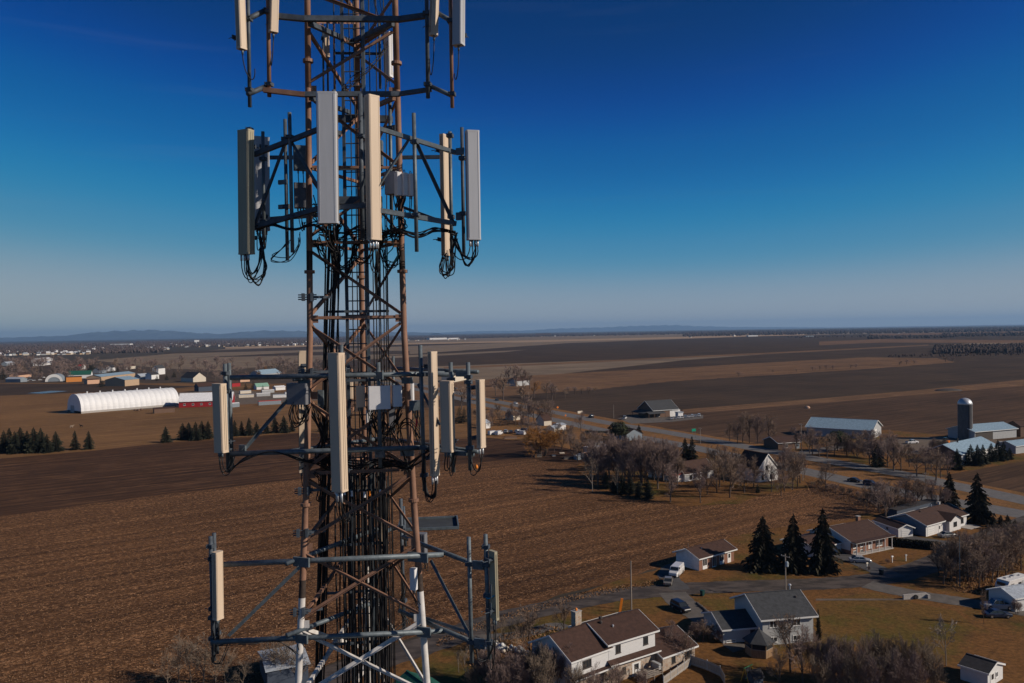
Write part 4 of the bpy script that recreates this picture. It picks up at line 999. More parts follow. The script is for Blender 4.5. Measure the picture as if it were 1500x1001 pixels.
def house(label, pl, pr, D, eave, rise, ridge='x', wall='w_white', roof='r_brown', W=None, over=.4, openings=(), z0=0.0, name='house', cat='house', fascia='trim', front=None, rdge=.5, thick=.16, group=None, gable=None):
    a, rz, L = axis(pl, pr)
    W = W or L
    t = thing(name, label, cat, (a.x, a.y, a.z - .1), rz, group)
    b = MB()
    e = eave + .0; h = eave + rise
    if ridge == 'x':
        ym = D * rdge
        vs = [(0, 0, 0), (W, 0, 0), (W, D, 0), (0, D, 0), (0, 0, e), (W, 0, e), (W, D, e), (0, D, e), (0, ym, h), (W, ym, h)]
        fs = [(0, 1, 5, 4), (2, 3, 7, 6), (1, 2, 6, 9, 5), (3, 0, 4, 8, 7)]
    else:
        xm = W * rdge
        vs = [(0, 0, 0), (W, 0, 0), (W, D, 0), (0, D, 0), (0, 0, e), (W, 0, e), (W, D, e), (0, D, e), (xm, 0, h), (xm, D, h)]
        fs = [(0, 1, 5, 8, 4), (2, 3, 7, 9, 6), (1, 2, 6, 5), (3, 0, 4, 7)]
    b.add(vs, fs); b.build('wall', wall, t)
    if front:                                           # a different cladding on the front, 3 cm proud
        MB().box((W / 2, -.015, front[1] / 2 + front[2] if len(front) > 2 else front[1] / 2), (W - .02, .03, front[1])).build('cladding', front[0], t)
    th = thick
    if ridge == 'x':
        for s0, ya, yb in ((0, -over, D * rdge), (1, D + over, D * rdge)):
            run = D * rdge if s0 == 0 else D * (1 - rdge)
            za = e - rise / run * over
            r = MB(); x0, x1 = -over, W + over
            vs = [(x0, ya, za + .01), (x1, ya, za + .01), (x1, yb, h + .01), (x0, yb, h + .01), (x0, ya, za + th), (x1, ya, za + th), (x1, yb, h + th), (x0, yb, h + th)]
            r.add(vs, [(0, 3, 2, 1), (4, 5, 6, 7), (0, 1, 5, 4), (2, 3, 7, 6), (1, 2, 6, 5), (3, 0, 4, 7)] if s0 == 0 else [(0, 1, 2, 3), (7, 6, 5, 4), (0, 4, 5, 1), (2, 6, 7, 3), (1, 5, 6, 2), (3, 7, 4, 0)])
            rf = r.build('roof', roof, t)
            if fascia: MB().box((W / 2, ya - .03 if s0 == 0 else ya + .03, za + th * .45), (W + 2 * over + .06, .06, th + .1)).build('gutter', fascia, rf)
            if fascia:
                for xx in (x0 - .03, x1 + .03): MB().beam((xx, ya, za + th * .5), (xx, yb, h + th * .5), .05, th + .08, 0, Vector((1, 0, 0))).build('bargeboard', fascia, rf)
        MB().beam((-over, D * rdge, h + th + .02), (W + over, D * rdge, h + th + .02), .06, .30).build('ridge_cap', roof, t)
    else:
        for s0, xa, xb in ((0, -over, W * rdge), (1, W + over, W * rdge)):
            run = W * rdge if s0 == 0 else W * (1 - rdge)
            za = e - rise / run * over
            r = MB(); y0, y1 = -over, D + over
            vs = [(xa, y0, za + .01), (xa, y1, za + .01), (xb, y1, h + .01), (xb, y0, h + .01), (xa, y0, za + th), (xa, y1, za + th), (xb, y1, h + th), (xb, y0, h + th)]
            r.add(vs, [(0, 1, 2, 3), (7, 6, 5, 4), (0, 4, 5, 1), (2, 6, 7, 3), (1, 5, 6, 2), (3, 7, 4, 0)] if s0 == 0 else [(0, 3, 2, 1), (4, 5, 6, 7), (0, 1, 5, 4), (2, 3, 7, 6), (1, 2, 6, 5), (3, 0, 4, 7)])
            rf = r.build('roof', roof, t)
            if fascia:
                MB().box((xa - .03 if s0 == 0 else xa + .03, D / 2, za + th * .45), (.06, D + 2 * over + .06, th + .1)).build('gutter', fascia, rf)
                MB().beam((xa, y0 - .03, za + th * .5), (xb, y0 - .03, h + th * .5), .05, th + .08, 0, Vector((0, 1, 0))).build('bargeboard', fascia, rf)
        MB().beam((W * rdge, -over, h + th + .02), (W * rdge, D + over, h + th + .02), .06, .30).build('ridge_cap', roof, t)
    for op in openings:
        f, u, z, w, hh = op[:5]
        window(t, f, W, D, u, z, w, hh, *(op[5:]))
    t['w'] = W
    return t
def chimney(t, x, y, z0, z1, w=.8, mm='w_brick', cap=None):
    c = MB().box((x, y, (z0 + z1) / 2), (w, w * .8, z1 - z0)).build('chimney', mm, t)
    MB().box((x, y, z1 + .05), (w + .14, w * .8 + .14, .10)).build('chimney_cap', 'concrete', c)
    if cap: MB().lathe((x, y, z1 + .10), [(.18, 0), (.2, .25), (.12, .4)], 10).build('chimney_pot', cap, c)
def vent(t, x, y, z, r=.16, h=.4, mm='dark_trim'):
    MB().lathe((x, y, z), [(r * .6, 0), (r * .6, h * .5), (r, h * .5), (r, h), (r * .5, h * 1.2)], 10).build('roof_vent', mm, t)

# white two-storey house in the foreground
E1 = house('white upper storey house with brown roof and stone ground floor, right part', (892, 1003), (960, 980), 8.6, 6.25, 1.75, wall='siding', roof='r_brown', over=.5,
     openings=[('F', 1.9, 4.4, .95, 1.2, 'dark_trim'), ('F', 7.5, 4.4, .95, 1.2, 'dark_trim'), ('F', 3.0, 1.0, .7, 1.0, 'dark_trim'), ('F', 1.0, 1.0, .7, .95, 'dark_trim'), ('F', 5.5, .05, 1.7, 2.1, 'trim', 1, 'door'), ('L', 5, 4.3, 1.2, 1.2, 'dark_trim')], front=('stone', 3.25))
W1 = E1['w']
MB().add([(-.3, -1.0, 3.12), (W1 + .3, -1.0, 3.12), (W1 + .3, 0.0, 3.55), (-.3, 0, 3.55), (-.3, -1.0, 3.28), (W1 + .3, -1.0, 3.28), (W1 + .3, 0, 3.7), (-.3, 0, 3.7)], [(0, 3, 2, 1), (4, 5, 6, 7), (0, 1, 5, 4), (1, 2, 6, 5), (3, 0, 4, 7)]).build('porch_roof', 'r_brown', E1)
MB().box((W1 / 2, -1.03, 3.19), (W1 + .66, .06, .2)).build('porch_fascia', 'trim', E1)
vent(E1, 1.6, 3.6, 7.7, .25, .5); vent(E1, 3.0, 2.4, 7.3, .16, .35, 'steel_light'); vent(E1, 2.2, 4.4, 8.0, .3, .5)
E2 = house('lower left wing of the white house with the stone chimney', (838, 1024), (889, 1004), 9.0, 5.6, 2.3, wall='siding', roof='r_brown', over=.4, W=7.6, openings=[('F', 3.0, 3.8, 1.7, 1.15, 'dark_trim', 2), ('F', 5.2, .9, .8, .9, 'dark_trim'), ('L', 4, 3, 1.1, 1.1, 'dark_trim')], front=('stone', 2.8))
MB().box((3.8, -.5, 2.95), (7.9, 1.0, .16)).build('porch_roof', 'r_brown', E2); MB().box((3.8, -1.03, 2.95), (8.0, .06, .2)).build('porch_fascia', 'trim', E2)
chimney(E2, 6.6, 6.2, 4.5, 9.6, 1.25, 'stone', 'orange_tape')
vent(E2, 2.6, 5.2, 7.4, .25, .5)
E3 = house('stone walled garage wing right of the white house', (971, 984), (1018, 966.5), 8.5, 2.4, 1.8, wall='stone', roof='r_brown', over=.4, openings=[('F', 2.4, .85, .8, 1.3, 'dark_trim'), ('F', 6.0, .8, 1.0, 1.5, 'dark_trim')])
vent(E3, 1.8, 4.0, 4.3, .3, .6); vent(E3, .6, 4.0, 4.2, .1, .9)
# deck behind the white house
a, rz, L = axis((930, 994), (958, 984))
t = thing('deck', 'grey timber deck with railings beside the white house', 'deck', (a.x, a.y, a.z), rz)
for k in range(14): MB().box((k * .24 + .12, -1.2, .80), (.22, 2.6, .05)).build('board', 'grey_wood', t)
for x in (0, 1.7, 3.4):
    for y in (0, -2.45): MB().box((x, y, .9), (.1, .1, 1.8)).build('post', 'grey_wood', t)
for z in (1.15, 1.45, 1.75): MB().box((1.7, -2.5, z), (3.4, .05, .06)).build('rail', 'grey_wood', t)
for x in (0, 3.4): MB().box((x, -1.2, 1.75), (.06, 2.4, .06)).build('rail', 'grey_wood', t)
MB().box((3.75, -.8, 1.35), (.5, 1.6, .9)).build('storage_box', 'w_grey', t)

# grey split-level house
F1 = house('pale grey two storey house with charcoal roof', (1117.5, 946), (1191.5, 939.5), 10.5, 4.65, 2.35, wall='grey_siding', roof='r_grey', over=.6,
     openings=[('F', 1.9, 3.0, 1.4, 1.15, 'trim'), ('F', 6.1, 3.0, 1.4, 1.15, 'trim'), ('F', 1.9, .55, 1.4, .85, 'trim'), ('F', 6.1, .55, 1.4, .85, 'trim'), ('L', 7, 2.6, 1, 1, 'trim')])
vent(F1, 8.0, 3.6, 6.25, .2, .4)
c = MB().tube((8.5, 6.5, 4.8), (8.5, 6.5, 7.6), .12, n=10).build('stove_pipe', 'steel_light', F1)
MB().lathe((8.5, 6.5, 7.5), [(.12, 0), (.28, .05), (.28, .2), (.1, .35)], 10).build('rain_cap', 'steel_light', c)
MB().box((9.3, 5.0, 2.2), (.9, .9, 4.4)).build('chimney', 'w_white', F1); MB().box((9.3, 5.0, 4.45), (1.5, 1.2, .12)).build('chimney_cap', 'trim', F1)
F2 = house('low grey garage wing left of the pale grey house', (1059.5, 943), (1117, 938), 8, 2.45, 1.5, wall='grey_siding', roof='r_grey', over=.35, openings=[('F', 5.3, 0.05, .9, 2.0, 'dark_trim', 1, 'door'), ('F', 1.4, .25, 1.7, .35, 'trim', 0), ('L', 4, 0, 2.6, 2.1, 'trim', 0, 'garage_door')])
# gazebo
c = G(1112, 958)
t = thing('gazebo', 'wooden gazebo with charcoal pyramid roof in front of the grey house', 'gazebo', (c.x, c.y, c.z), R(12))
n6 = [(2.15 * math.cos(R(60 * i + 30)), 2.15 * math.sin(R(60 * i + 30))) for i in range(6)]
for i in range(6):
    (x0, y0), (x1, y1) = n6[i], n6[(i + 1) % 6]
    MB().tube((x0, y0, 0), (x0, y0, 2.35), .08, n=6).build('post', 'wood', t)
    mx, my = (x0 + x1) / 2, (y0 + y1) / 2; rz = math.atan2(y1 - y0, x1 - x0)
    for k in range(6):
        u = (k + .5) / 6
        MB().box((x0 + (x1 - x0) * u, y0 + (y1 - y0) * u, .62), (2.15 / 6 - .02, .05, 1.24), rz).build('plank', 'wood', t)
    MB().box((mx, my, 1.29), (2.1, .09, .08), rz).build('rail', 'grey_wood', t); MB().box((mx, my, 2.3), (2.1, .09, .12), rz).build('rail', 'wood', t)
    MB().box((mx * .985, my * .985, 1.78), (1.95, .02, .9), rz).build('screen', 'glass', t)
b = MB(); k = 1.22
b.add([(x * k, y * k, 2.32) for x, y in n6] + [(0, 0, 4.15)] + [(x * k, y * k, 2.24) for x, y in n6], [(i, (i + 1) % 6, 6) for i in range(6)] + [(7 + i, 7 + (i + 1) % 6, (i + 1) % 6, i) for i in range(6)] + [tuple(range(12, 6, -1))])
b.build('roof', 'r_grey', t)
MB().lathe((0, 0, 4.1), [(.1, 0), (.06, .2), (.01, .35)], 8).build('finial', 'grey_wood', t)

# ranch houses along the road
A1 = house('small brick bungalow with white shutters behind the white van', (1024, 836.5), (1075, 822), 6.6, 2.9, 1.3, wall='w_white', roof='r_brown', over=.55, front=('w_brick', 2.7),
     openings=[('F', 1.9, .35, 1.5, 2.0, 'trim'), ('F', 5.0, .1, 1.3, 2.3, 'trim', 1, 'window'), ('F', 7.6, .6, 1.5, 1.7, 'trim'), ('F', 10.2, .1, 1.2, 2.2, 'trim', 1, 'door'), ('L', 3.3, .1, 2.6, 2.1, 'trim', 0, 'garage_door')])
for x in (1.9, 7.6): MB().box((x, -.06, .55), (1.3, .05, .8)).build('panel', 'trim', A1)
vent(A1, 3.5, 2.2, 3.8, .14, .3, 'steel_light'); MB().tube((.4, 3.4, 4.1), (.4, 3.4, 5.4), .04, n=6).build('antenna_mast', 'galv', A1)
B1 = house('brick ranch house with a white pillared porch', (1247, 813), (1301, 801.5), 12, 3.2, 2.1, wall='w_brick', roof='r_brown', over=.5,
     openings=[('F', 1.2, .2, 1.1, .7, 'trim'), ('F', 1.2, 1.5, 1.2, 1.1, 'trim'), ('F', 3.6, .2, 1.1, .7, 'trim'), ('F', 3.6, 1.5, 1.2, 1.1, 'trim'), ('F', 6.4, .6, 1.0, 2.1, 'trim', 0, 'door'), ('F', 9.6, .9, 2.2, 1.8, 'trim', 2)])
for x in (.2, 3.2, 5.4, 7.9, 10.0, 12.5):
    MB().lathe((x, -1.35, 0), [(.17, 0), (.17, .15), (.11, .2), (.11, 2.75), (.16, 2.85), (.16, 3.0)], 10).build('pillar', 'trim', B1)
b = MB(); W = B1['w']; b.box((W / 2, -.85, 3.05), (W + 1.0, 1.75, .12)); b.build('porch_ceiling', 'trim', B1)
b = MB().box((W / 2, -.9, 3.2), (W + 1.1, 1.85, .14)); b.build('porch_roof', 'r_brown', B1)
MB().box((W / 2, -.75, .15), (W, 1.5, .3)).build('porch_floor', 'concrete', B1)
chimney(B1, 11.2, 7.0, 3.8, 6.3, .9)
b = MB().add([(-.04, .2, 1.0), (-.04, 11.8, 1.0), (-.04, 11.8, 3.1), (-.04, 6, 5.1), (-.04, .2, 3.1), (0, .2, 1.0), (0, 11.8, 1.0), (0, 11.8, 3.1), (0, 6, 5.1), (0, .2, 3.1)], [(0, 4, 3, 2, 1)] + [(i, (i + 1) % 5, 5 + (i + 1) % 5, 5 + i) for i in range(5)]); b.build('gable_siding', 'siding', B1)
house('low carport wing behind the three spruces', (1194, 818), (1243, 806), 9, 2.4, 1.3, wall='siding', roof='r_brown', over=.5, name='carport_wing', cat='carport')
C1 = house('small white garage with a gabled front beside the brick ranch', (1316, 787.5), (1334, 786), 9, 2.3, .85, 'y', 'siding', 'r_brown', W=4.2, openings=[('F', 2.0, 0, 2.3, 2.0, 'trim', 0, 'garage_door'), ('L', 4, 1, .9, .9)], name='garage', cat='garage')
D1 = house('long white ranch house with attached garage and grey gable', (1356.5, 786.5), (1416, 769), 10, 3.0, 1.9, wall='siding', roof='r_brown', over=.5,
     openings=[('F', 2.3, 0, 3.2, 2.2, 'trim', 0, 'garage_door'), ('F', 6.4, .05, 1.0, 2.1, 'trim', 0, 'door'), ('F', 10.4, 1.0, 1.6, 1.4, 'dark_trim'), ('F', 13.6, 1.2, 1.1, 1.2, 'dark_trim'), ('F', 17.4, .9, 1.9, 1.4, 'dark_trim'), ('L', 6.5, 1.1, 1.5, 1.2, 'trim')])
b = MB().add([(-.03, .1, .05), (-.03, 9.9, .05), (-.03, 9.9, 2.95), (-.03, 5, 4.8), (-.03, .1, 2.95), (0, .1, .05), (0, 9.9, .05), (0, 9.9, 2.95), (0, 5, 4.8), (0, .1, 2.95)], [(0, 4, 3, 2, 1)] + [(i, (i + 1) % 5, 5 + (i + 1) % 5, 5 + i) for i in range(5)]); b.build('gable_siding', 'w_bluegrey', D1)
for x0, x1 in ((9.0, 14.6),):                           # front gable
    b = MB(); b.add([(x0, -1.2, 0), (x1, -1.2, 0), (x1, -1.2, 3.0), ((x0 + x1) / 2, -1.2, 4.3), (x0, -1.2, 3.0), (x0, .0, 0), (x1, 0, 0), (x1, 0, 3.0), ((x0 + x1) / 2, 0, 4.3), (x0, 0, 3.0)], [(0, 1, 2, 3, 4)] + [((i + 1) % 5, i, 5 + i, 5 + (i + 1) % 5) for i in range(5)]); b.build('front_gable', 'siding', D1)
    for sgn in (0, 1):
        xa = x0 - .4 if sgn == 0 else x1 + .4; xm = (x0 + x1) / 2
        b = MB().prof((0, -1.7, 0), (0, 4.2, 0), [(2.86, xa), (4.36, xm), (4.5, xm), (3.0, xa)], 0, Vector((0, 0, 1))); 
        b.v = [Vector((-v.x, v.y, v.z)) if False else v for v in b.v]
        rf = MB().add([(xa, -1.7, 2.83), (xm, -1.7, 4.33), (xm, 4.2, 4.33), (xa, 2.2, 2.83), (xa, -1.7, 2.98), (xm, -1.7, 4.48), (xm, 4.2, 4.48), (xa, 2.2, 2.98)], [(0, 1, 2, 3), (4, 7, 6, 5), (0, 4, 5, 1), (3, 2, 6, 7), (0, 3, 7, 4), (1, 5, 6, 2)]).build('porch_roof', 'r_brown', D1)
window(D1, 'F', 20, 10, 11.8, 1.0, 1.7, 1.4, 'dark_trim'); 
for ch in D1.children:
    pass
MB().box((11.8, -1.225, 1.7), (1.7, .05, 1.3)).build('window', 'glass', D1)
vent(D1, 5.2, 4.3, 4.7, .2, .4); vent(D1, 12, 5, 5, .12, .6, 'steel_light'); chimney(D1, 16.5, 5.4, 4.4, 5.7, .6, 'w_grey')
MB().box((18.6, -1.6, .08), (5.5, 3.0, .16)).build('patio', 'concrete', D1)
house('long dark slate blue shed behind the white ranch', (1314, 760), (1372, 745), 2.6, 2.3, .06, wall='w_darkblue', roof='r_dark', over=.2, name='shed', cat='shed', fascia=None)

# right edge of the picture
house('small white garden shed at the bottom right corner', (1447, 1008), (1469, 994), 3.8, 2.2, .9, 'y', 'siding', 'r_dark', over=.25, openings=[('F', 1.5, .05, 1.4, 1.9, 'trim', 0, 'door'), ('F', 2.9, .9, .8, .8, 'trim')], name='garden_shed', cat='shed')
house('white shed at the right edge beside the parked pickup', (1487, 897), (1530, 890), 5.5, 2.6, 1.1, wall='siding', roof='r_metal', over=.3, name='garden_shed', cat='shed')
t = house('dark doghouse with a blue black roof below the gazebo', (1105, 1003), (1118, 1000), 1.6, 1.0, .7, wall='w_darkblue', roof='r_dark', over=.2, name='doghouse', cat='doghouse', fascia=None)
# buildings at the foot of the mast
house('low blue shed with snow grey roof at the bottom behind the mast', (392, 1012), (452, 1000), 8, 3.0, .7, wall='w_darkblue', roof='r_metal', over=.3, name='equipment_shed', cat='shed', fascia=None)
house('green roofed building at the bottom right of the mast', (604, 1072), (674, 1048), 8, 2.4, 1.9, 'y', 'w_darkblue', 'r_green', over=.4, name='cottage', cat='cottage', fascia=None)

# white A-frame farmhouse and the red roofed cottage by the grove
house('white gabled farmhouse with steep red trimmed roof behind bare trees', (1110, 707), (1140, 703), 11, 4.4, 5.0, 'y', 'siding', 'r_brown', over=.3, openings=[('F', 2.3, .8, 1.1, 1.6, 'dark_trim'), ('F', 6.2, .8, 1.1, 1.6, 'dark_trim'), ('F', 4.2, 4.0, 1.1, 1.5, 'dark_trim')])
c2 = house('white cottage with brick red roof in the grove', (1003, 706), (1046, 699), 8, 2.8, 3.4, wall='siding', roof='r_brown', over=.4, openings=[('F', 3, .6, 1.2, 1.4, 'dark_trim'), ('F', 7, .6, 1.2, 1.4, 'dark_trim'), ('F', 10.5, .05, 1.0, 2.1, 'dark_trim', 0, 'door')])
MB().box((-1.5, 4, 1.2), (3.0, 6, 2.4)).build('annex_wall', 'siding', c2)
MB().add([(-3.3, .8, 2.2), (.1, .8, 2.9), (.1, 7.2, 2.9), (-3.3, 7.2, 2.2), (-3.3, .8, 2.4), (.1, .8, 3.1), (.1, 7.2, 3.1), (-3.3, 7.2, 2.4)], [(0, 3, 2, 1), (4, 5, 6, 7), (0, 1, 5, 4), (2, 3, 7, 6), (3, 0, 4, 7)]).build('annex_roof', 'r_red', c2)

# field barn with grey roof
b1 = house('barn with grey roof and lean-to porch alone in the dark field', (957, 612), (993, 609.5), 16, 4.5, 5.0, wall='w_brown', roof='r_grey', over=.6, openings=[('F', 14, 0, 4, 3.6, 'trim', 0, 'garage_door'), ('F', 4, .6, 1.6, 1.8)], name='barn', cat='barn')
MB().add([(-5, -3, 2.6), (7, -3, 2.6), (7, .2, 3.6), (-5, .2, 3.6), (-5, -3, 2.8), (7, -3, 2.8), (7, .2, 3.8), (-5, .2, 3.8)], [(0, 3, 2, 1), (4, 5, 6, 7), (0, 1, 5, 4), (2, 3, 7, 6), (1, 2, 6, 5), (3, 0, 4, 7)]).build('lean_to_roof', 'r_grey', b1)
MB().add([(-6, 1, 2.6), (-6, 15, 2.6), (.2, 15, 4.0), (.2, 1, 4.0), (-6, 1, 2.8), (-6, 15, 2.8), (.2, 15, 4.2), (.2, 1, 4.2)], [(0, 1, 2, 3), (7, 6, 5, 4), (0, 4, 5, 1), (2, 6, 7, 3), (3, 7, 4, 0), (1, 5, 6, 2)]).build('lean_to_roof', 'r_grey', b1)
for x, y in ((-5, -2.8), (-1, -2.8), (3, -2.8), (7, -2.8), (-5.8, 6), (-5.8, 14)): MB().box((x, y, 1.3), (.2, .2, 2.6)).build('post', 'w_brown', b1)
MB().box((16.5, -.05, 2.0), (6.0, .06, 3.8)).build('panel', 'trim', b1)
block('small white shed at the end of the field barn', 'shed', 993.5, 478, 3.5, 3, 3, 'w_white', .4, 'r_metal', 'shed')

# farm on the right
fb = house('long barn with pale blue metal roof by the farm lane', (1182, 638), (1277, 644), 20, 4.4, 3.6, wall='w_grey', roof='r_blue', over=.7, openings=[('R', 8, 0, 4.5, 4.0, 'trim', 0, 'garage_door')], name='barn', cat='barn')
house('brown roofed bungalow with a blue door beside the farm lane', (1140, 659), (1172, 657), 11, 3.0, 2.0, wall='w_brown', roof='r_brown', over=.5, openings=[('F', 9.6, .05, 2.0, 2.1, 'w_bluegrey', 0, 'door'), ('F', 4, .9, 1.6, 1.3)])
sh = house('open machine shed with pale blue roof behind the silo', (1428, 646), (1489, 640.5), 14, 4.2, 2.2, wall='w_grey', roof='r_blue', over=.6, name='machine_shed', cat='shed')
MB().box((6, -.05, 2.0), (11, .1, 3.9)).build('dark_bay_panel', 'dark_trim', sh)  # dark panel in place of the shade inside the open bay
b2 = house('low farm building with pale blue roof and dark gable in front of the silo', (1408, 681), (1462, 667.5), 13, 4.0, 3.0, wall='w_brown', roof='r_blue', over=.5, front=('w_white', 3.9), openings=[('F', 4, 1.2, 1.5, 1.2, 'dark_trim'), ('F', 10, 1.2, 1.5, 1.2, 'dark_trim')], name='barn', cat='barn')
MB().tube((11, 6, 6), (11, 6, 8.6), .25, n=8).build('chimney', 'dark_trim', b2)
house('pale blue roofed shed end at the right edge by the farm', (1488, 665), (1530, 660), 8, 3.2, 1.5, wall='w_grey', roof='r_blue', over=.4, name='shed', cat='shed')
house('dark red shed at the right edge behind the machine shed', (1495, 640), (1530, 638), 8, 5, 2, wall='w_brown', roof='r_brown', over=.3, name='shed', cat='shed', fascia=None)
c = G(1414, 643.5)
t = thing('silo', 'tall dark concrete stave silo with pale dome', 'silo', (c.x, c.y, 0))
M['silo_stave'] = mat('silo_stave', (.105, .100, .102), .8, var=.3, scale=1.5, stretch=(1, 1, .25), detail=8)
MB().lathe((0, 0, 0), [(3.05, 0), (3.05, 16.2)], 40).build('wall', 'silo_stave', t, False)
for k in range(16): MB().lathe((0, 0, 1 + k * .98), [(3.06, -.05), (3.12, -.05), (3.12, .05), (3.06, .05)], 40).build('hoop', 'galv_dark', t)
MB().lathe((0, 0, 16.2), [(3.12 * math.cos(R(a)), 3.0 * math.sin(R(a))) for a in range(0, 90, 10)] + [(.1, 3.0)], 40).build('dome', 'steel_light', t, True)
MB().box((.5, -3.35, 8.2), (.9, .6, 16)).build('chute', 'silo_stave', t)

# big white fabric barn and the red barn on the left
a, rz, L = axis((119, 606), (262, 594))
t = thing('fabric_barn', 'long white fabric barn with a round arched roof', 'barn', (a.x, a.y, 0), rz)
L = 72.0; Rw = 12.0; n = 24; seg = 18
M['fabric'] = mat('white_fabric', (.70, .71, .73), .55, var=.05, scale=.4)
b = MB(); vs = []
for j in range(seg * 4 + 1):
    x = L * j / (seg * 4); bulge = -.28 * (1 - abs(math.cos(math.pi * j / 4)))
    for i in range(n + 1):
        th_ = math.pi * i / n
        vs.append((x, Rw - Rw * math.cos(th_) * (1 + bulge / Rw), 1.5 + (12.0 + bulge) * math.sin(th_) ** .82))
b.add(vs, [(j * (n + 1) + i, (j + 1) * (n + 1) + i, (j + 1) * (n + 1) + i + 1, j * (n + 1) + i + 1) for j in range(seg * 4) for i in range(n)])
b.build('roof', 'fabric', t, False)
for x in (0.02, L - .02):
    MB().add([(x, Rw - Rw * math.cos(math.pi * i / n), 1.5 + 12.0 * math.sin(math.pi * i / n) ** .82) for i in range(n + 1)], [tuple(range(n + 1))]).build('end_wall', 'fabric', t)
for y in (0.1, 2 * Rw - .1): MB().box((L / 2, y, .75), (L, .3, 1.5)).build('base_wall', 'concrete', t)
for k in range(1, 8): MB().lathe((L * k / 8, Rw, 13.3), [(.45, 0), (.45, .9), (.7, .95), (.3, 1.3)], 10).build('roof_vent', 'trim', t)
MB().box((-.05, 15, 2.6), (.1, 6, 5)).build('door', 'w_grey', t)
rb = house('long red barn with a white roof joined to the fabric barn', (262, 597.3), (340, 594.6), 18, 4.6, 5.4, wall='w_red', roof='r_white', over=.5, openings=[('F', 4, 1.5, 1.6, 1.4), ('F', 10, 1.5, 1.6, 1.4), ('F', 16, 1.5, 1.6, 1.4), ('F', 22, 1.5, 1.6, 1.4), ('F', 28, 1.5, 1.6, 1.4)], name='barn', cat='barn')
house('rust brown open shed in front of the fabric barn', (226, 606), (256, 604), 4, 3.2, .6, wall='w_brown', roof='r_brown', over=.2, name='shed', cat='shed', fascia=None)
def trailer(label, pl, pr, h, mm, rm='r_white'):
    return house(label, pl, pr, 2.6, h, .25, wall=mm, roof=rm, over=.05, name='container', cat='container', fascia=None)
trailer('blue container with a white end beside the red barn', (340, 597), (351, 596), 2.9, 'w_bluegrey'); trailer('long blue and white container left of the mast', (379, 594), (412, 592), 2.9, 'w_bluegrey', 'r_red')
for k, (x, y, w) in enumerate(((350, 583, 22), (376, 581, 20), (400, 583, 24), (352, 577, 16), (384, 576, 18), (418, 579, 18))):
    trailer(('nearest', 'second', 'third', 'upper left', 'upper middle', 'upper right')[k] + ' long pale trailer parked in rows behind the red barn', (x, y), (x + w, y - 1), 2.4, ('w_cream', 'w_grey', 'w_white')[k % 3], ('r_metal', 'r_white', 'r_metal')[k % 3])
# village behind
V = [('red brown barn roof behind the red barn', (291, 574), (322, 572), 10, 5, 3, 'w_darkblue', 'r_brown'), ('green roofed farmhouse left of the mast', (376, 571), (394, 570), 9, 3, 3, 'w_white', 'r_paleg'), ('blue roofed hall left of the mast', (383, 553), (412, 550), 18, 4, 5, 'w_grey', 'r_blue'),
     ('house with a pale gabled front left of the antenna', (265, 559), (283, 560), 16, 5, 6, 'w_cream', 'r_dark'), ('tan flat barn with grey wall in the village', (183, 566), (204, 564), 26, 7, 3, 'w_tan', 'r_blue'), ('long shed with pale blue roof in the village', (148, 558), (198, 552), 18, 5, 2.5, 'w_tan', 'r_blue'),
     ('building with a bright green roof in the village', (100, 555), (133, 554), 16, 5, 5, 'w_white', 'r_green'), ('orange walled shop in the village', (97, 560), (120, 559), 14, 6, .6, 'w_orange', 'r_brown'), ('peach walled shed right of the orange shop', (128, 563), (146, 562), 10, 5, .6, 'w_peach', 'r_brown'),
     ('peach house at the far left of the village', (27, 554), (46, 552), 12, 4, 3, 'w_peach', 'r_brown'), ('grey quonset shed at the far left', (8, 560), (30, 560), 10, 4, 2, 'w_bluegrey', 'r_metal'), ('white house with a red roof among village trees', (113, 541), (120, 541), 9, 5, 3, 'w_white', 'r_red'),
     ('pale house right of the tan barn', (206, 556), (219, 555), 10, 4, 3, 'w_grey', 'r_metal'), ('white tall house in the village', (222, 556), (233, 555), 9, 6, 3, 'w_white', 'r_dark'), ('white church like house among bare trees', (232, 549), (242, 548), 9, 9, 4, 'w_white', 'r_grey'), ('two white barns behind the village trees', (56, 531), (77, 529), 14, 6, 3, 'w_white', 'r_white'),
     ('grey house behind the green roof', (146, 547), (156, 546), 10, 5, 3, 'w_bluegrey', 'r_grey'), ('small cream house far in the village trees', (190, 541), (199, 540), 10, 5, 3, 'w_cream', 'r_brown'), ('white house low in the village trees', (164, 544), (170, 543), 9, 6, 3, 'w_white', 'r_dark'), ('red shed behind the mast pipes', (340, 567), (352, 566), 8, 4, 2, 'w_red', 'r_brown'),
     ('cream house behind the third mount pipe', (352, 560), (366, 559), 10, 5, 4, 'w_peach', 'r_brown'), ('white trailer house left of the mast', (404, 572), (418, 571), 6, 3, 1, 'w_white', 'r_white'), ('grey blue house at the left edge', (10, 536), (22, 535), 10, 5, 3, 'w_bluegrey', 'r_metal'), ('white long hall far behind the village', (60, 536), (76, 534), 14, 5, 2, 'w_white', 'r_metal')]
for lb, pl, pr, D, e, r, w, rf in V: house(lb, pl, pr, D, e, r, wall=w, roof=rf, over=.4, name='village_house', fascia=None, cat='house')
c = G(79, 559)
t = thing('arched_shed', 'white arched shed with a blue side in the village', 'shed', (c.x, c.y, 0), R(20))
prf = [(9.5 * math.cos(math.pi * i / 14), 9 * math.sin(math.pi * i / 14)) for i in range(15)]
MB().prof((0, 0, 0), (0, 26, 0), [(y, x) for x, y in prf], 0, Vector((0, 0, 1))).build('shell', 'w_bluegrey', t)
MB().prof((0, -.3, 0), (0, -.05, 0), [(y * 1.02, x * 1.02) for x, y in prf] + [(y * .62, x * .72) for x, y in reversed(prf)], 0, Vector((0, 0, 1))).build('arch_rim', 'trim', t)
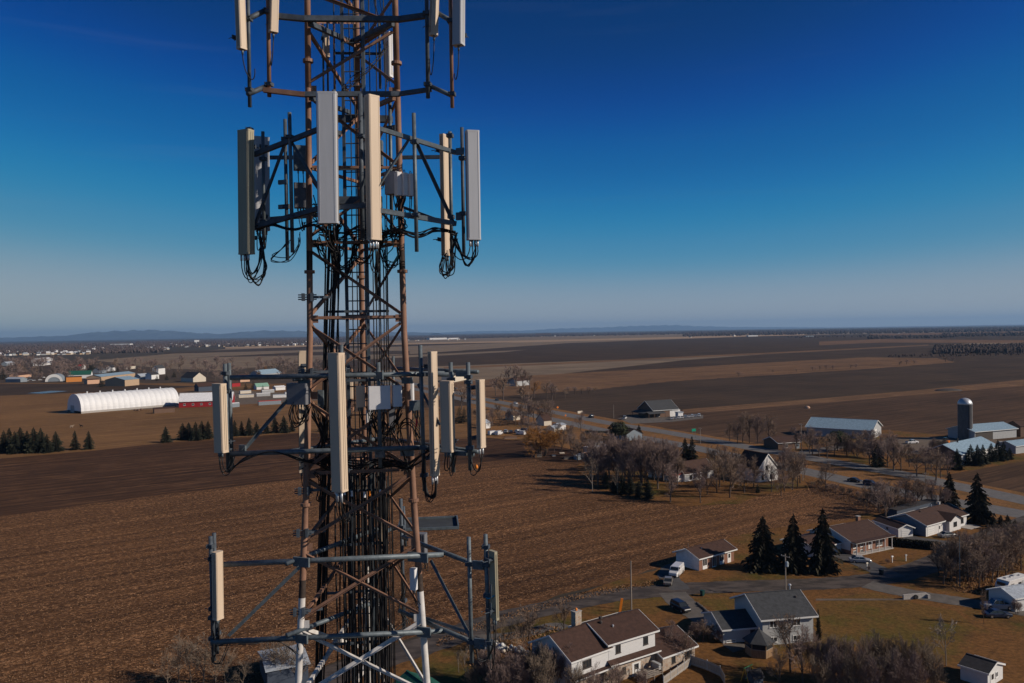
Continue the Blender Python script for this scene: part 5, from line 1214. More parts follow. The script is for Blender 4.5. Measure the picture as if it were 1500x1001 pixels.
# houses by the highway, seen between trees
H = [('white bungalow among the bare trees left of the willow', (752, 616), (762, 615), 8, 3, 2, 'w_cream', 'r_brown'), ('small house with cream gables behind the willow', (797, 624), (808, 623), 8, 3, 3.2, 'w_cream', 'r_brown'), ('cream shed right of the willow', (812, 636), (821, 635), 6, 3, 1, 'w_cream', 'r_metal'), ('white framed carport right of the willow', (820, 631), (829, 630), 6, 3, .6, 'w_white', 'r_metal'),
     ('long low house left of the highway', (712, 628), (719, 627), 7, 3, 1.5, 'w_white', 'r_metal'), ('blue house under the round evergreen', (893, 641), (918, 646), 9, 3.2, 2.2, 'w_bluegrey', 'r_brown'), ('stucco house by the highway behind bare trees', (757, 566), (776, 564), 12, 5, 3, 'w_grey', 'r_brown'), ('farmhouse behind the right antenna near the highway', (665, 560), (684, 556), 14, 7, 4, 'w_cream', 'r_dark'),
     ('pale work trailer by the grove', (866, 667), (880, 665), 5, 3, .3, 'w_white', 'r_white'), ('second pale trailer by the grove', (882, 665), (893, 663), 4, 3, .3, 'w_grey', 'r_white'), ('white shed behind the grove trailers', (872, 658), (884, 656), 4, 2.4, .3, 'w_cream', 'r_white'), ('white little outbuilding in the grove', (962, 701), (973, 699), 4, 3, 2, 'w_white', 'r_dark')]
for lb, pl, pr, D, e, r, w, rf in H: house(lb, pl, pr, D, e, r, wall=w, roof=rf, over=.3, name='house', fascia=None)
# ------------------------------------------------------------------ trees
def bark(name, c, c2): M[name] = mat(name, c, .9, col2=c2, scale=2.5, detail=6)
bark('bark_grey', (.150, .115, .095), (.075, .055, .046)); bark('bark_brown', (.120, .082, .062), (.060, .040, .031)); bark('twig_purple', (.275, .200, .172), (.165, .115, .100))
bark('twig_brown', (.265, .188, .140), (.155, .107, .078)); bark('twig_orange', (.330, .150, .035), (.200, .085, .020)); bark('twig_pale', (.230, .180, .135), (.130, .095, .070)); bark('birch_bark', (.42, .37, .32), (.20, .16, .13))
M['needles'] = mat('spruce_needles', (.034, .038, .022), .9, col2=(.012, .015, .010), scale=1.2, detail=6)
M['needles_brown'] = mat('spruce_needles_brownish', (.042, .036, .020), .9, col2=(.016, .014, .009), scale=1.2, detail=6)
M['hedge'] = mat('hedge_leaf', (.026, .026, .016), .9, col2=(.010, .011, .008), scale=2, detail=6)
M['round_green'] = mat('pine_green', (.050, .058, .024), .9, col2=(.020, .024, .012), scale=1.2, detail=6)

def perp(d):
    a = Vector((random.gauss(0, 1), random.gauss(0, 1), random.gauss(0, 1)))
    a -= d * a.dot(d)
    return a.normalized()
def bare_tree(seed, stems=1, levels=4, spread=1.0, trunk=.28, twig=.0045, n=(9, 7, 6, 4), up=.30, rtrunk=.019, droop=0.0, jit=.13):
    """a leafless tree one unit high: (trunk and limbs, branches and twigs)"""
    rs = random.getstate(); random.seed(seed)
    A, B = MB(), MB()
    def grow(p, d, L, r, lv):
        mb = A if lv <= 1 else B
        sides = 7 if lv == 0 else (5 if lv == 1 else 3)
        segs = 4 if lv == 0 else (3 if lv < 3 else 2)
        pts = [p]; q = p
        for s in range(segs):
            d = (d + perp(d) * jit * (1 if lv else .45) + Vector((0, 0, (up - droop * (lv >= 2)) * .35))).normalized()
            q = q + d * (L / segs); pts.append(q)
        for s in range(segs):
            r0 = r * (1 - .62 * s / segs); r1 = r * (1 - .62 * (s + 1) / segs)
            if lv == levels and s == segs - 1: r1 = r0 * .4
            mb.tube(pts[s], pts[s + 1], r0, r1, sides, cap=False)
        if lv < levels:
            k = n[lv]
            for i in range(k):
                t = (trunk if lv == 0 else .25) + (1 - (trunk if lv == 0 else .25)) * (i + random.random() * .7) / k
                f = min(.999, t) * segs; s = int(f)
                b = pts[s].lerp(pts[s + 1], f - s)
                dd = (pts[s + 1] - pts[s]).normalized()
                ang = R(random.uniform(28, 58)) * spread
                nd = (dd * math.cos(ang) + perp(dd) * math.sin(ang)).normalized()
                ll = L * random.uniform(.42, .68) * (1.12 - .5 * (t - .3)) * (.86 if lv == 0 else 1)
                rr = max(twig * .55, r * (.50 if lv == 0 else .46) * (1.1 - .5 * t))
                grow(b, nd, ll, rr, lv + 1)
    if stems == 1: grow(Vector((0, 0, 0)), Vector((0, 0, 1)), .66, rtrunk, 0)
    else:
        for k in range(stems):
            a = 2 * math.pi * k / stems + random.random()
            grow(Vector((math.cos(a) * .05, math.sin(a) * .05, 0)), Vector((math.cos(a) * .38 * spread, math.sin(a) * .38 * spread, 1)).normalized(), .62 * random.uniform(.75, 1.0), rtrunk * .6, 0 if levels > 3 else 1)
    for mb in (A, B):
        pass
    zmax = max(v.z for v in B.v)
    for mb in (A, B): mb.v = [v / zmax for v in mb.v]
    random.setstate(rs)
    return A, B
def conifer(seed, width=.36, layers=26, gap=0.04, droop=.35, lean=0):
    """spruce one unit high: trunk and drooping boughs made of many small tapering sprays"""
    rs = random.getstate(); random.seed(seed)
    A, B = MB(), MB()
    A.tube((0, 0, 0), (0, 0, .97), .018, .002, 7)
    for k in range(layers):
        t = k / (layers - 1)
        z = gap + (1 - gap) * t ** .92 * .97
        rad = width * (1 - t) ** .82 * .5 + .012
        nb = int(8 + 5 * (1 - t)); rad *= random.uniform(.82, 1.12)
        for j in range(nb):
            a = 2 * math.pi * (j + random.random() * .8) / nb + k * .7
            L = rad * random.choice((.5, .75, .95, 1.05, 1.25)) * random.uniform(.85, 1.08)
            zz = z + random.uniform(-.012, .012)
            o = Vector((math.cos(a), math.sin(a), 0)); s = Vector((-math.sin(a), math.cos(a), 0))
            dz = -droop * L * random.uniform(.6, 1.3)
            m_ = 4
            for q in range(m_):
                f0 = .15 + .85 * q / m_; f1 = .15 + .85 * (q + 1.25) / m_
                c0 = o * (L * f0) + Vector((0, 0, zz + dz * f0 ** 1.6 + random.uniform(-.004, .004)))
                for sg in (-1, 1):
                    w = L * .30 * (1.1 - f0 * .7) * random.uniform(.7, 1.25)
                    tip = o * (L * min(f1, 1.05)) + s * sg * w + Vector((0, 0, zz + dz * f1 ** 1.6 - random.uniform(.0, .02)))
                    B.add([c0, c0 + o * (L * .16) + Vector((0, 0, .006)), tip, c0 + s * sg * w * .45 - o * L * .02 + Vector((0, 0, -.012))], [(0, 1, 2, 3)])
    B.add([(0.008, 0, .93), (-.006, .007, .93), (-.006, -.007, .93), (0, 0, 1.0)], [(0, 1, 3), (1, 2, 3), (2, 0, 3)])
    random.setstate(rs)
    return A, B
def proto(name, parts, mats, names=('trunk', 'crown')):
    return [(nm, mb.mesh(nm, mm)) for nm, mb, mm in zip(names, parts, mats)], name
PR = {}
for k in range(5): PR['bare', k] = proto('bare_tree', bare_tree(11 + k, n=(9, 7, 6, 4), spread=.80 + .10 * (k % 3), up=.30 + .06 * (k % 2), trunk=.16, twig=.0042), ('bark_grey' if k % 2 else 'bark_brown', 'twig_purple' if k % 2 else 'twig_brown'))
for k in range(3): PR['grove', k] = proto('bare_tree', bare_tree(51 + k, n=(11, 7, 6, 4), spread=.74, up=.38, trunk=.12, twig=.0045), ('bark_grey', 'twig_purple'))
for k in range(4): PR['shrub', k] = proto('bare_shrub', bare_tree(31 + k, stems=5 + k % 3, n=(7, 6, 5, 3), spread=.62 + .06 * k, up=.46, trunk=.10, rtrunk=.013, twig=.0032, jit=.17), ('twig_brown', 'twig_pale' if k % 2 else 'twig_purple'))
for k in range(2): PR['thin', k] = proto('sapling', bare_tree(71 + k, stems=1, n=(12, 5, 4, 2), spread=.75, up=.3, trunk=.15, rtrunk=.010, twig=.004), ('twig_pale', 'twig_pale'))
for k in range(2): PR['birch', k] = proto('birch_tree', bare_tree(81 + k, n=(8, 5, 5, 3), spread=.8, up=.3, rtrunk=.013, twig=.005), ('birch_bark', 'twig_pale'))
PR['dead', 0] = proto('dead_tree', bare_tree(91, n=(8, 5, 4, 2), spread=.9, up=.1, rtrunk=.016, twig=.007), ('birch_bark', 'birch_bark'))
for k in range(2): PR['willow', k] = proto('willow_tree', bare_tree(95 + k, stems=4, n=(6, 6, 7, 5), spread=.95, up=.26, trunk=.15, droop=.1, rtrunk=.03), ('bark_brown', 'twig_orange'))
for k in range(4): PR['spruce', k] = proto('spruce_tree', conifer(21 + k, .50 + .06 * (k % 3), droop=.25 + .1 * (k % 2)), ('bark_brown', 'needles'))
for k in range(2): PR['tallspruce', k] = proto('spruce_tree', conifer(25 + k, .52 + .06 * k, layers=34, droop=.45), ('bark_brown', 'needles_brown'))
PR['thuja', 0] = proto('thuja_tree', conifer(29, .30, layers=30, droop=-.5, gap=.01), ('bark_brown', 'needles'))
def round_crown(seed):
    rs = random.getstate(); random.seed(seed)
    A, B = MB(), MB(); A.tube((0, 0, 0), (0, 0, .5), .03, .015, 7)
    for i in range(5): A.tube((0, 0, .25 + .05 * i), (random.uniform(-.25, .25), random.uniform(-.25, .25), .6 + .05 * i), .012, .004, 5)
    for _ in range(1500):
        d = Vector((random.gauss(0, 1), random.gauss(0, 1), random.gauss(0, 1))).normalized(); r = random.uniform(.55, 1) ** .5
        lump = 1 + .16 * math.sin(d.x * 7 + 1) * math.sin(d.y * 6) + .12 * math.sin(d.z * 9)
        c = Vector((d.x * .44, d.y * .44, d.z * .36 + .62)) * 1.0; c = Vector((c.x * r * lump, c.y * r * lump, .62 + (c.z - .62) * r * lump))
        a = perp(d) * .045; b = d.cross(a).normalized() * .04
        B.add([c - a, c + b * .6 - a * .1, c + a, c - b * .5 + d * .02], [(0, 1, 2, 3)])
    random.setstate(rs); return A, B
PR['roundpine', 0] = proto('pine_tree', round_crown(5), ('bark_brown', 'round_green'))
# low versions for trees a few pixels high
def low_tree(seed):
    return bare_tree(seed, n=(8, 6, 5), levels=3, spread=1.0, up=.25, rtrunk=.024, twig=.011)
LOW = []
for k in range(4):
    A, B = low_tree(131 + k); LOW.append((A, B)); PR['far', k] = proto('bare_tree', (A, B), ('bark_grey', 'twig_purple' if k % 2 else 'twig_brown'))
A, B = low_tree(140); PR['farorange', 0] = proto('willow_tree', (A, B), ('bark_brown', 'twig_orange'))
for k in range(2): PR['farspruce', k] = proto('spruce_tree', conifer(151 + k, .5, layers=14, droop=.3), ('bark_brown', 'needles'))

VAR = {}
for kk in PR: VAR.setdefault(kk[0], []).append(kk[1])
def tree(kind, px, py, hpx, label, group=None, w=1.0, cat='tree', z=None):
    k = random.choice(VAR[kind])
    parts, name = PR[kind, k]
    p = G(px, py)
    h = hpx * p.y / FPX
    t = thing(name, label, cat, (p.x, p.y, 0.05), random.uniform(0, 6.28), group)
    s = h; t.scale = (s * w * random.uniform(.92, 1.08), s * w * random.uniform(.92, 1.08), s)
    for nm, me in parts: obj(nm, me, t)
    return t
ORD = ('leftmost', 'second from left', 'third from left', 'fourth from left', 'fifth from left', 'sixth from left', 'seventh from left', 'eighth from left', 'ninth from left', 'tenth from left', 'eleventh from left', 'twelfth from left', 'thirteenth from left', 'fourteenth from left')
def trees(kind, spots, label, group, w=1.0, cat='tree'):
    spots = sorted(spots)
    for i, (x, y, h) in enumerate(spots):
        lb = label
        if 2 <= len(spots) <= 14:
            for q in (ORD[i] + ' of ' + str(len(spots)) + ', ' + label, ORD[i] + ' ' + label):
                if len(q.split()) <= 16: lb = q; break
        tree(kind, x, y, h, lb, group, w, cat)

# three tall spruces before the brick ranch, and the pair by the highway
tree('tallspruce', 1118, 834, 80, 'broad dark spruce, left of the three in front of the brick ranch', w=1.22); tree('tallspruce', 1163, 836, 86, 'slim dark spruce, middle of the three in front of the brick ranch', w=.92); tree('tallspruce', 1206, 838, 96, 'tallest dark spruce, right of the three beside the ranch porch', w=.98)
tree('tallspruce', 1391, 742, 52, 'dark spruce behind the white ranch, left of two by the highway', w=1.0); tree('tallspruce', 1432, 766, 76, 'taller dark spruce right of the white ranch by the highway', w=.92)
tree('thuja', 1199, 938, 48, 'dark columnar cedar at the right corner of the grey house', w=.75)
tree('roundpine', 906, 646, 28, 'round green pine beside the highway behind the grove', w=1.25); tree('spruce', 936, 643, 22, 'small brownish spruce right of the round pine', w=1.0)
tree('spruce', 1004, 682, 42, 'dark spruce behind the red roofed cottage, left of the pair', w=1.05); tree('spruce', 1014, 684, 46, 'dark spruce behind the red roofed cottage, right of the pair', w=1.0)
trees('thuja', [(900, 722, 26), (912, 724, 30), (924, 724, 27), (936, 728, 24), (949, 731, 30), (888, 716, 26)], 'low dark conifer along the field edge of the grove', 'dark conifers along the grove edge', 2.3)
tree('spruce', 1110, 722, 14, 'small dark spruce left of the white farmhouse')
# conifer rows on the left
lx = [(6, 663, 34), (14, 662, 36), (22, 664, 33), (30, 661, 36), (40, 662, 32), (50, 663, 38), (60, 662, 36), (69, 663, 28), (82, 661, 30)]
trees('spruce', lx, 'dark spruce in the close row at the left edge of the field', 'spruces in the left row', 1.3)
tree('spruce', 110, 659, 29, 'dark spruce standing right of the left row, first of two'); tree('spruce', 130, 658, 28, 'dark spruce standing right of the left row, second of two', w=1.2)
tree('spruce', 243, 648, 24, 'single dark spruce left of the row beneath the fabric barn', w=1.25)
trees('spruce', [(268, 644, 25), (277, 644, 26), (287, 645, 28), (296, 643, 27), (305, 643, 27)], 'dark spruce in the close row under the red barn', 'spruces under the red barn', 1.35)
trees('spruce', [(344, 639, 24), (354, 638, 22), (365, 638, 27), (376, 637, 20)], 'dark spruce between the antenna pole and the mast brace', 'spruces right of the antenna pole', 1.15)
trees('spruce', [(391, 635, 20), (403, 634, 26), (416, 634, 26), (428, 632, 18)], 'dark spruce left of the mast leg at the field edge', 'spruces left of the mast', 1.15)
trees('farspruce', [(470, 632, 16), (484, 630, 18), (600, 628, 18), (673, 620, 26), (680, 618, 22)], 'dark conifer seen through and beside the mast', 'conifers behind the mast', 1.2)
# grove of bare trees
gv = [(866, 700, 58), (876, 712, 72), (884, 706, 62), (893, 700, 66), (903, 708, 72), (912, 700, 60), (921, 712, 76), (930, 702, 66), (939, 714, 78), (947, 705, 70), (956, 700, 64), (964, 716, 78), (972, 706, 68), (981, 716, 70), (989, 700, 56), (900, 690, 50), (917, 686, 48), (935, 688, 50), (954, 686, 46), (975, 690, 50), (870, 690, 46), (886, 690, 46)]
gv += [(x_ + random.uniform(-4, 4), y_ + random.uniform(-6, 5), h_ * random.uniform(.6, .95)) for x_, y_, h_ in gv]
trees('grove', gv, 'bare purple brown tree crowded in the grove beside the red roofed cottage', 'bare trees of the grove', .82)
trees('bare', [(982, 736, 60), (1026, 737, 56), (1069, 729, 66), (1054, 714, 50), (1085, 712, 48), (1036, 724, 44)], 'bare tree on the lawn in front of the red roofed cottage', 'bare trees before the cottage', .95)
trees('bare', [(1104, 714, 48), (1130, 721, 46), (1149, 720, 50), (1161, 718, 58), (1168, 716, 54), (1178, 700, 40), (1155, 700, 50), (1097, 700, 40), (1146, 708, 52)], 'bare tree on the lawn round the white farmhouse', 'bare trees round the farmhouse', .9)
tree('birch', 868, 720, 60, 'pale twiggy tree at the left front of the grove', w=.8); tree('birch', 905, 724, 46, 'leaning pale birch in front of the grove', w=.7)
tree('willow', 795, 668, 46, 'orange twigged willow at the edge of the dark field', w=1.25)
trees('bare', [(823, 664, 36), (840, 668, 34), (852, 672, 34), (812, 663, 34), (834, 652, 30)], 'bare tree right of the orange willow', 'bare trees right of the willow', .9)
trees('bare', [(711, 624, 24), (722, 622, 26), (733, 624, 24), (744, 622, 26), (755, 624, 24), (766, 622, 34), (774, 620, 40), (782, 618, 34), (790, 622, 30), (800, 622, 38), (808, 620, 34), (729, 612, 22), (750, 610, 22), (700, 620, 24), (718, 630, 18)], 'bare tree between the highway and the orange willow', 'bare trees left of the highway', 1.1)
tree('bare', 851, 632, 30, 'bare dark tree by the billboard at the highway')
trees('far', [(737, 587, 42), (745, 566, 32), (756, 566, 34), (766, 568, 30), (776, 570, 26), (801, 584, 28), (809, 586, 26), (813, 584, 24), (828, 585, 18), (770, 600, 46), (726, 580, 28), (690, 590, 30), (676, 600, 40)], 'bare tree on the far side of the highway in the open fields', 'bare trees across the highway', 1.0)
tree('farorange', 782, 583, 26, 'orange tinted bare tree across the highway', w=1.3)
trees('far', [(832, 577, 11), (842, 578, 12), (852, 577, 10), (862, 577, 11), (872, 576, 10)], 'low bare scrub in the dark field across the highway', 'scrub across the highway', 1.6, 'bush')
trees('bare', [(992, 712, 48), (1050, 722, 50), (1060, 706, 52), (1074, 716, 50), (1090, 722, 44), (1078, 702, 48), (1064, 696, 44), (1046, 694, 44), (1144, 726, 40), (1172, 708, 50)], 'bare grey brown tree between the grove and the white farmhouse', 'bare trees between grove and farmhouse', 1.05)
trees('bare', [(846, 676, 34), (856, 660, 30), (862, 668, 36), (870, 676, 40), (836, 660, 28), (826, 650, 26), (876, 662, 34), (884, 672, 40), (893, 664, 36), (818, 642, 24), (838, 644, 22), (866, 650, 24), (804, 652, 30), (786, 646, 30), (774, 640, 30), (764, 632, 28)], 'bare tree between the willow and the grove', 'bare trees between willow and grove', 1.1)
trees('bare', [(1288, 752, 46), (1304, 748, 44), (1312, 756, 40), (1334, 752, 36), (1344, 746, 38), (1366, 742, 40), (1376, 744, 36), (1270, 746, 36), (1280, 740, 34), (1384, 746, 34)], 'bare tree in the hedgerow behind the garage and white ranch', 'bare trees in the hedgerow', 1.2)
trees('bare', [(1375, 844, 56), (1382, 856, 60), (1410, 842, 66), (1418, 852, 72), (1424, 838, 60), (1440, 852, 62), (1448, 838, 62), (1454, 854, 52), (1468, 832, 60), (1474, 848, 44), (1484, 822, 56), (1496, 836, 50), (1494, 812, 50), (1474, 806, 44), (1458, 816, 50), (1444, 806, 40)], 'bare tree in the dense thicket at the right edge', 'bare trees of the right thicket', 1.1)
trees('bare', [(1166, 660, 36), (1200, 670, 40), (1212, 672, 38), (1222, 668, 36), (1290, 678, 44), (1300, 684, 46), (1320, 690, 44), (1356, 694, 44), (1364, 690, 40), (1388, 696, 38), (1332, 684, 36)], 'bare tree scattered on the farm lawn', 'bare trees on the farm lawn', 1.1)
# farm trees on the right
trees('bare', [(1274, 680, 52), (1280, 684, 56), (1309, 690, 62), (1343, 698, 42), (1371, 704, 50), (1378, 700, 40)], 'bare tree along the farm verge beside the highway', 'bare trees along the farm verge', 1.05)
trees('bare', [(1088, 648, 46), (1098, 650, 48), (1110, 650, 46), (1127, 650, 44), (1069, 646, 30), (1080, 650, 34)], 'bare tree left of the brown bungalow by the farm lane', 'bare trees left of the bungalow', .85)
trees('bare', [(1190, 666, 44), (1186, 664, 38), (1152, 676, 30), (1240, 668, 36), (1255, 668, 34), (1264, 664, 36), (1247, 660, 30)], 'bare tree in front of the long blue roofed barn', 'bare trees before the long barn', 1.1)
trees('shrub', [(1240, 668, 26), (1254, 670, 28), (1268, 670, 26), (1282, 672, 24), (1262, 662, 22), (1368, 662, 22), (1378, 664, 24)], 'dense dark bush in front of the long barn', 'dense bushes by the farm', 1.2, 'bush')
tree('roundpine', 1227, 661, 30, 'dark round pine in front of the long barn', w=1.2)
trees('spruce', [(1402, 688, 32), (1422, 680, 30), (1432, 682, 32), (1440, 680, 30), (1452, 676, 28), (1462, 675, 32), (1470, 674, 28), (1479, 673, 18), (1286, 684, 36)], 'dark spruce planted round the low farm building', 'spruces round the farm building', 1.15)
trees('bare', [(1297, 760, 62), (1338, 735, 40), (1350, 738, 38), (1326, 735, 36), (1318, 738, 34), (1359, 736, 34)], 'bare rounded tree behind the garage and the slate shed', 'bare trees behind the garage', 1.25)
tree('bare', 1209, 716, 42, 'single bare tree on the verge beside the highway curve')
trees('shrub', [(1190 + k_ * 11, 712 + k_ * 2.55, random.uniform(8, 15)) for k_ in range(13)], 'low dark scrub bush along the ditch of the near highway lane', 'scrub along the highway ditch', 1.5, 'bush')
trees('far', [(1132, 546, 5), (1167, 545, 5), (1190, 543, 7), (1201, 542, 7), (1210, 541, 7), (1220, 541, 6), (1246, 539, 6), (1254, 539, 6), (1318, 535, 7), (1328, 534, 8), (1339, 533, 6), (1082, 552, 8), (1385, 530, 8), (1395, 530, 8)], 'small round bush on the pale strip between dark fields', 'bushes on the pale field strip', 1.9, 'bush')
# right edge trees
trees('bare', [(1394, 852, 66), (1402, 856, 76), (1430, 846, 66), (1434, 862, 60), (1461, 845, 66), (1478, 838, 66), (1489, 826, 60), (1386, 846, 56)], 'bare tree among the thicket left of the white camper', 'bare trees by the camper', 1.05)
trees('shrub', [(1470, 812, 36), (1490, 808, 40), (1450, 826, 30), (1480, 790, 26), (1497, 785, 26), (1440, 845, 24), (1410, 850, 22)], 'bare bushes on the slope left of the camper', 'bushes by the camper', 1.3, 'bush')
trees('spruce', [(1466, 776, 22), (1476, 777, 24), (1455, 772, 18), (1487, 780, 20)], 'low dark conifer on the lawn right of the white ranch', 'conifers right of the ranch', 1.6)
trees('hedgebush' if False else 'shrub', [(1490, 900, 24)], 'bare bush at the right edge by the shed', 'edge bush', 1.0, 'bush')
tree('bare', 1441, 914, 52, 'thin dark sapling in front of the parked pickup', w=.35)
tree('dead', 1386, 975, 78, 'pale dead tree in the bushes at the lower right', w=.55)
# big bare shrubs at the bottom
sh_ = [(1190, 990, 70), (1212, 1000, 76), (1234, 1002, 80), (1256, 1008, 84), (1278, 1000, 78), (1300, 1006, 84), (1322, 1010, 84), (1342, 1004, 76), (1360, 1012, 78), (1225, 1020, 84), (1248, 1026, 84), (1290, 1024, 84), (1270, 1030, 84), (1312, 1030, 84), (1340, 1030, 80), (1204, 1024, 70), (1370, 1024, 60)]
trees('shrub', sh_, 'tall bare multi stemmed shrub in the thicket below the green lawn', 'bare shrubs below the lawn', .82, 'shrub')
tree('bare', 1158, 985, 92, 'dark bare tree in front of the grey house', w=.95); tree('bare', 1142, 1006, 60, 'bare young tree beside the swing', w=.8); tree('bare', 1176, 1000, 86, 'second dark bare tree in front of the grey house', w=.8)
sh2 = [(706, 1000, 58), (720, 1008, 66), (738, 1004, 62), (752, 1012, 68), (770, 1006, 66), (786, 1012, 74), (803, 1006, 76), (816, 1016, 80), (830, 1012, 74), (690, 1010, 40), (760, 1026, 70), (795, 1030, 80), (845, 1026, 60), (870, 1030, 60), (728, 1028, 66)]
trees('shrub', sh2, 'bare greyish shrub in the thicket left of the white house', 'bare shrubs left of the white house', .85, 'shrub')
tree('bare', 776, 958, 76, 'bare tree beside the road left of the white house', w=.95); tree('bare', 826, 925, 48, 'small bare tree by the curved driveway', w=1.0); tree('thin', 757, 950, 56, 'slim sapling by the road left of the bare tree', w=.9)
tree('birch', 682, 992, 48, 'birch beside the green roof at the bottom', w=.8); tree('birch', 672, 985, 38, 'smaller birch beside the green roof', w=.7)
tree('bare', 985, 966, 58, 'dark bare tree against the garage wing of the white house', w=1.0); tree('bare', 1006, 972, 50, 'bare tree at the right corner of the garage wing', w=.9); tree('bare', 1030, 940, 34, 'dark bare bush left of the grey garage', w=1.5)
trees('shrub', [(900, 1010, 40), (940, 1010, 34), (1020, 935, 26), (1040, 936, 26), (1052, 940, 22)], 'bare shrub by the house walls in the foreground', 'shrubs by the house walls', 1.2, 'shrub')
trees('thin', [(262, 1000, 70), (280, 1004, 76), (298, 1000, 82), (316, 1006, 70), (246, 1008, 60), (330, 1004, 60), (396, 1000, 76), (412, 1004, 82), (425, 1000, 70), (440, 1004, 64), (355, 1010, 50)], 'thin pale sapling at the field edge left of the mast', 'saplings at the bottom left', 1.3)
trees('thin', [(716, 946, 50), (735, 940, 44), (770, 945, 40), (742, 955, 44)], 'thin pale sapling in the rough grass by the road', 'saplings by the road', 1.0)
# village trees
def wood(label_spots, name):
    b = [MB(), MB()]
    for x, y, hp in label_spots:
        q = G(x, y); h = hp * q.y / FPX; parts = LOW[random.randrange(4)]; a = random.uniform(0, 6.28); ca, sa = math.cos(a), math.sin(a); w_ = h * 1.3
        for mb, src in zip(b, parts): mb.add([(q.x + (v.x * ca - v.y * sa) * w_, q.y + (v.x * sa + v.y * ca) * w_, v.z * h) for v in src.v], src.f)
    o = MB(); o.v = b[0].v + b[1].v; k0 = len(b[0].v); o.f = b[0].f + [tuple(i + k0 for i in f) for f in b[1].f]; o.m = [0] * len(b[0].f) + [1] * len(b[1].f)
    m_ = o.build(name, ['bark_grey', 'twig_purple']); m_['kind'] = 'stuff'
wood([(random.uniform(-20, 120), random.uniform(531, 557), random.uniform(9, 16)) for _ in range(90)], 'village_wood')
wood([(random.uniform(120, 470), random.uniform(533, 548), random.uniform(9, 16)) for _ in range(90)], 'village_wood')
for k in range(60):
    x = random.uniform(-20, 460); y = 559 - random.random() * 26 - (0 if x > 140 else 2)
    tree('far', x, y, random.uniform(9, 17), 'bare tree in the village behind the white barn', 'bare trees of the village', 1.25)
random.seed(77)
for x, y, h in ((148, 567, 14), (132, 543, 12), (136, 542, 11), (164, 548, 12), (172, 549, 12), (12, 548, 12), (20, 550, 14), (36, 548, 12), (78, 552, 12), (4, 556, 18), (230, 558, 9), (360, 571, 10), (371, 570, 12), (385, 573, 9), (244, 557, 10), (255, 553, 10), (60, 549, 11)):
    tree('farspruce', x, y, h, 'dark conifer among the village houses', 'conifers of the village', 1.25)
tree('farorange', 387, 545, 9, 'orange tinted tree behind the mast pipe in the village', w=1.5); tree('farorange', 32, 541, 8, 'orange tinted tree at the left of the village', w=2.2)
for k in range(16): tree('far', random.uniform(300, 470), random.uniform(545, 560), random.uniform(11, 16), 'bare tree in the line behind the village and the mast', 'bare trees behind the mast pipes', 1.2)

# hedge in front of the white ranch
pa, pb = G(1284, 797), G(1378, 806)
d = (pb - pa); L = d.length
t = thing('hedge', 'long dark clipped hedge between the brick ranch and the driveway', 'hedge', (pa.x, pa.y, 0.08), math.atan2(d.y, d.x))
b = MB()
for _ in range(2600):
    x, y, z = random.uniform(0, L), random.uniform(-.75, .75), random.uniform(.05, 1.65)
    if random.random() < .6:
        f = random.choice((0, 1, 2)); y = (-.8, .8, y)[f]; z = (z, z, 1.68)[f]
    a = Vector((random.gauss(0, 1), random.gauss(0, 1), random.gauss(0, 1))).normalized() * .22; c = perp(a.normalized()) * .18
    p_ = Vector((x, y, z)); b.add([p_ - a, p_ + c, p_ + a, p_ - c], [(0, 1, 2, 3)])
b.box((L / 2, 0, .8), (L - .2, 1.2, 1.5)); b.build('foliage', 'hedge', t)
for k in range(6): MB().tube((L * (k + .5) / 6, 0, 0), (L * (k + .5) / 6, 0, .6), .06, n=6).build('stem', 'bark_brown', t)

# ------------------------------------------------------------------ cars
def paint(name, c, rough=.3): M[name] = mat(name, c, rough, var=.06, scale=2, spec=.5, coat=.5, metal=.1)
paint('paint_white', (.68, .68, .68)); paint('paint_silver', (.36, .38, .41)); paint('paint_black', (.018, .019, .024)); paint('paint_navy', (.025, .035, .065)); paint('paint_greygold', (.20, .19, .17)); paint('paint_grey', (.16, .17, .19))
M['chrome'] = mat('chrome', (.6, .6, .62), .2, metal=.8, var=.05); M['lamp'] = mat('lamp_glass', (.55, .56, .58), .15, var=.05, spec=.6); M['tail'] = mat('tail_lamp', (.30, .012, .010), .25, var=.1)
def loft(b, secs, mi=0):
    """secs: (x, half width low, z low, half width mid, z mid, half width top, z top)"""
    n = 8; vs = []
    for x, wl_, zl_, wm, zm, wt, zt in secs:
        vs += [(x, -wl_, zl_), (x, -wm, zl_ + (zm - zl_) * .45), (x, -wm, zm), (x, -wt, zt), (x, wt, zt), (x, wm, zm), (x, wm, zl_ + (zm - zl_) * .45), (x, wl_, zl_)]
    fs = [(k * n + i, (k + 1) * n + i, (k + 1) * n + (i + 1) % n, k * n + (i + 1) % n) for k in range(len(secs) - 1) for i in range(n)]
    fs += [tuple(range(n)), tuple(reversed(range((len(secs) - 1) * n, len(secs) * n)))]
    b.add(vs, fs, mi)
KIND = {  # length, width, belt, roof, cabin (rear base, rear roof, front roof, front base), wheel radius, hood height
    'sedan': (4.7, 1.78, .92, 1.43, (-1.75, -.95, .45, 1.15), .32, .84), 'suv': (4.6, 1.82, 1.08, 1.68, (-2.15, -1.9, .55, 1.2), .36, 1.02),
    'van': (5.5, 2.0, 1.35, 2.12, (-2.65, -2.55, 1.25, 1.75), .37, 1.22), 'pickup': (5.7, 1.95, 1.15, 1.85, (-.75, -.6, .75, 1.25), .40, 1.12)}
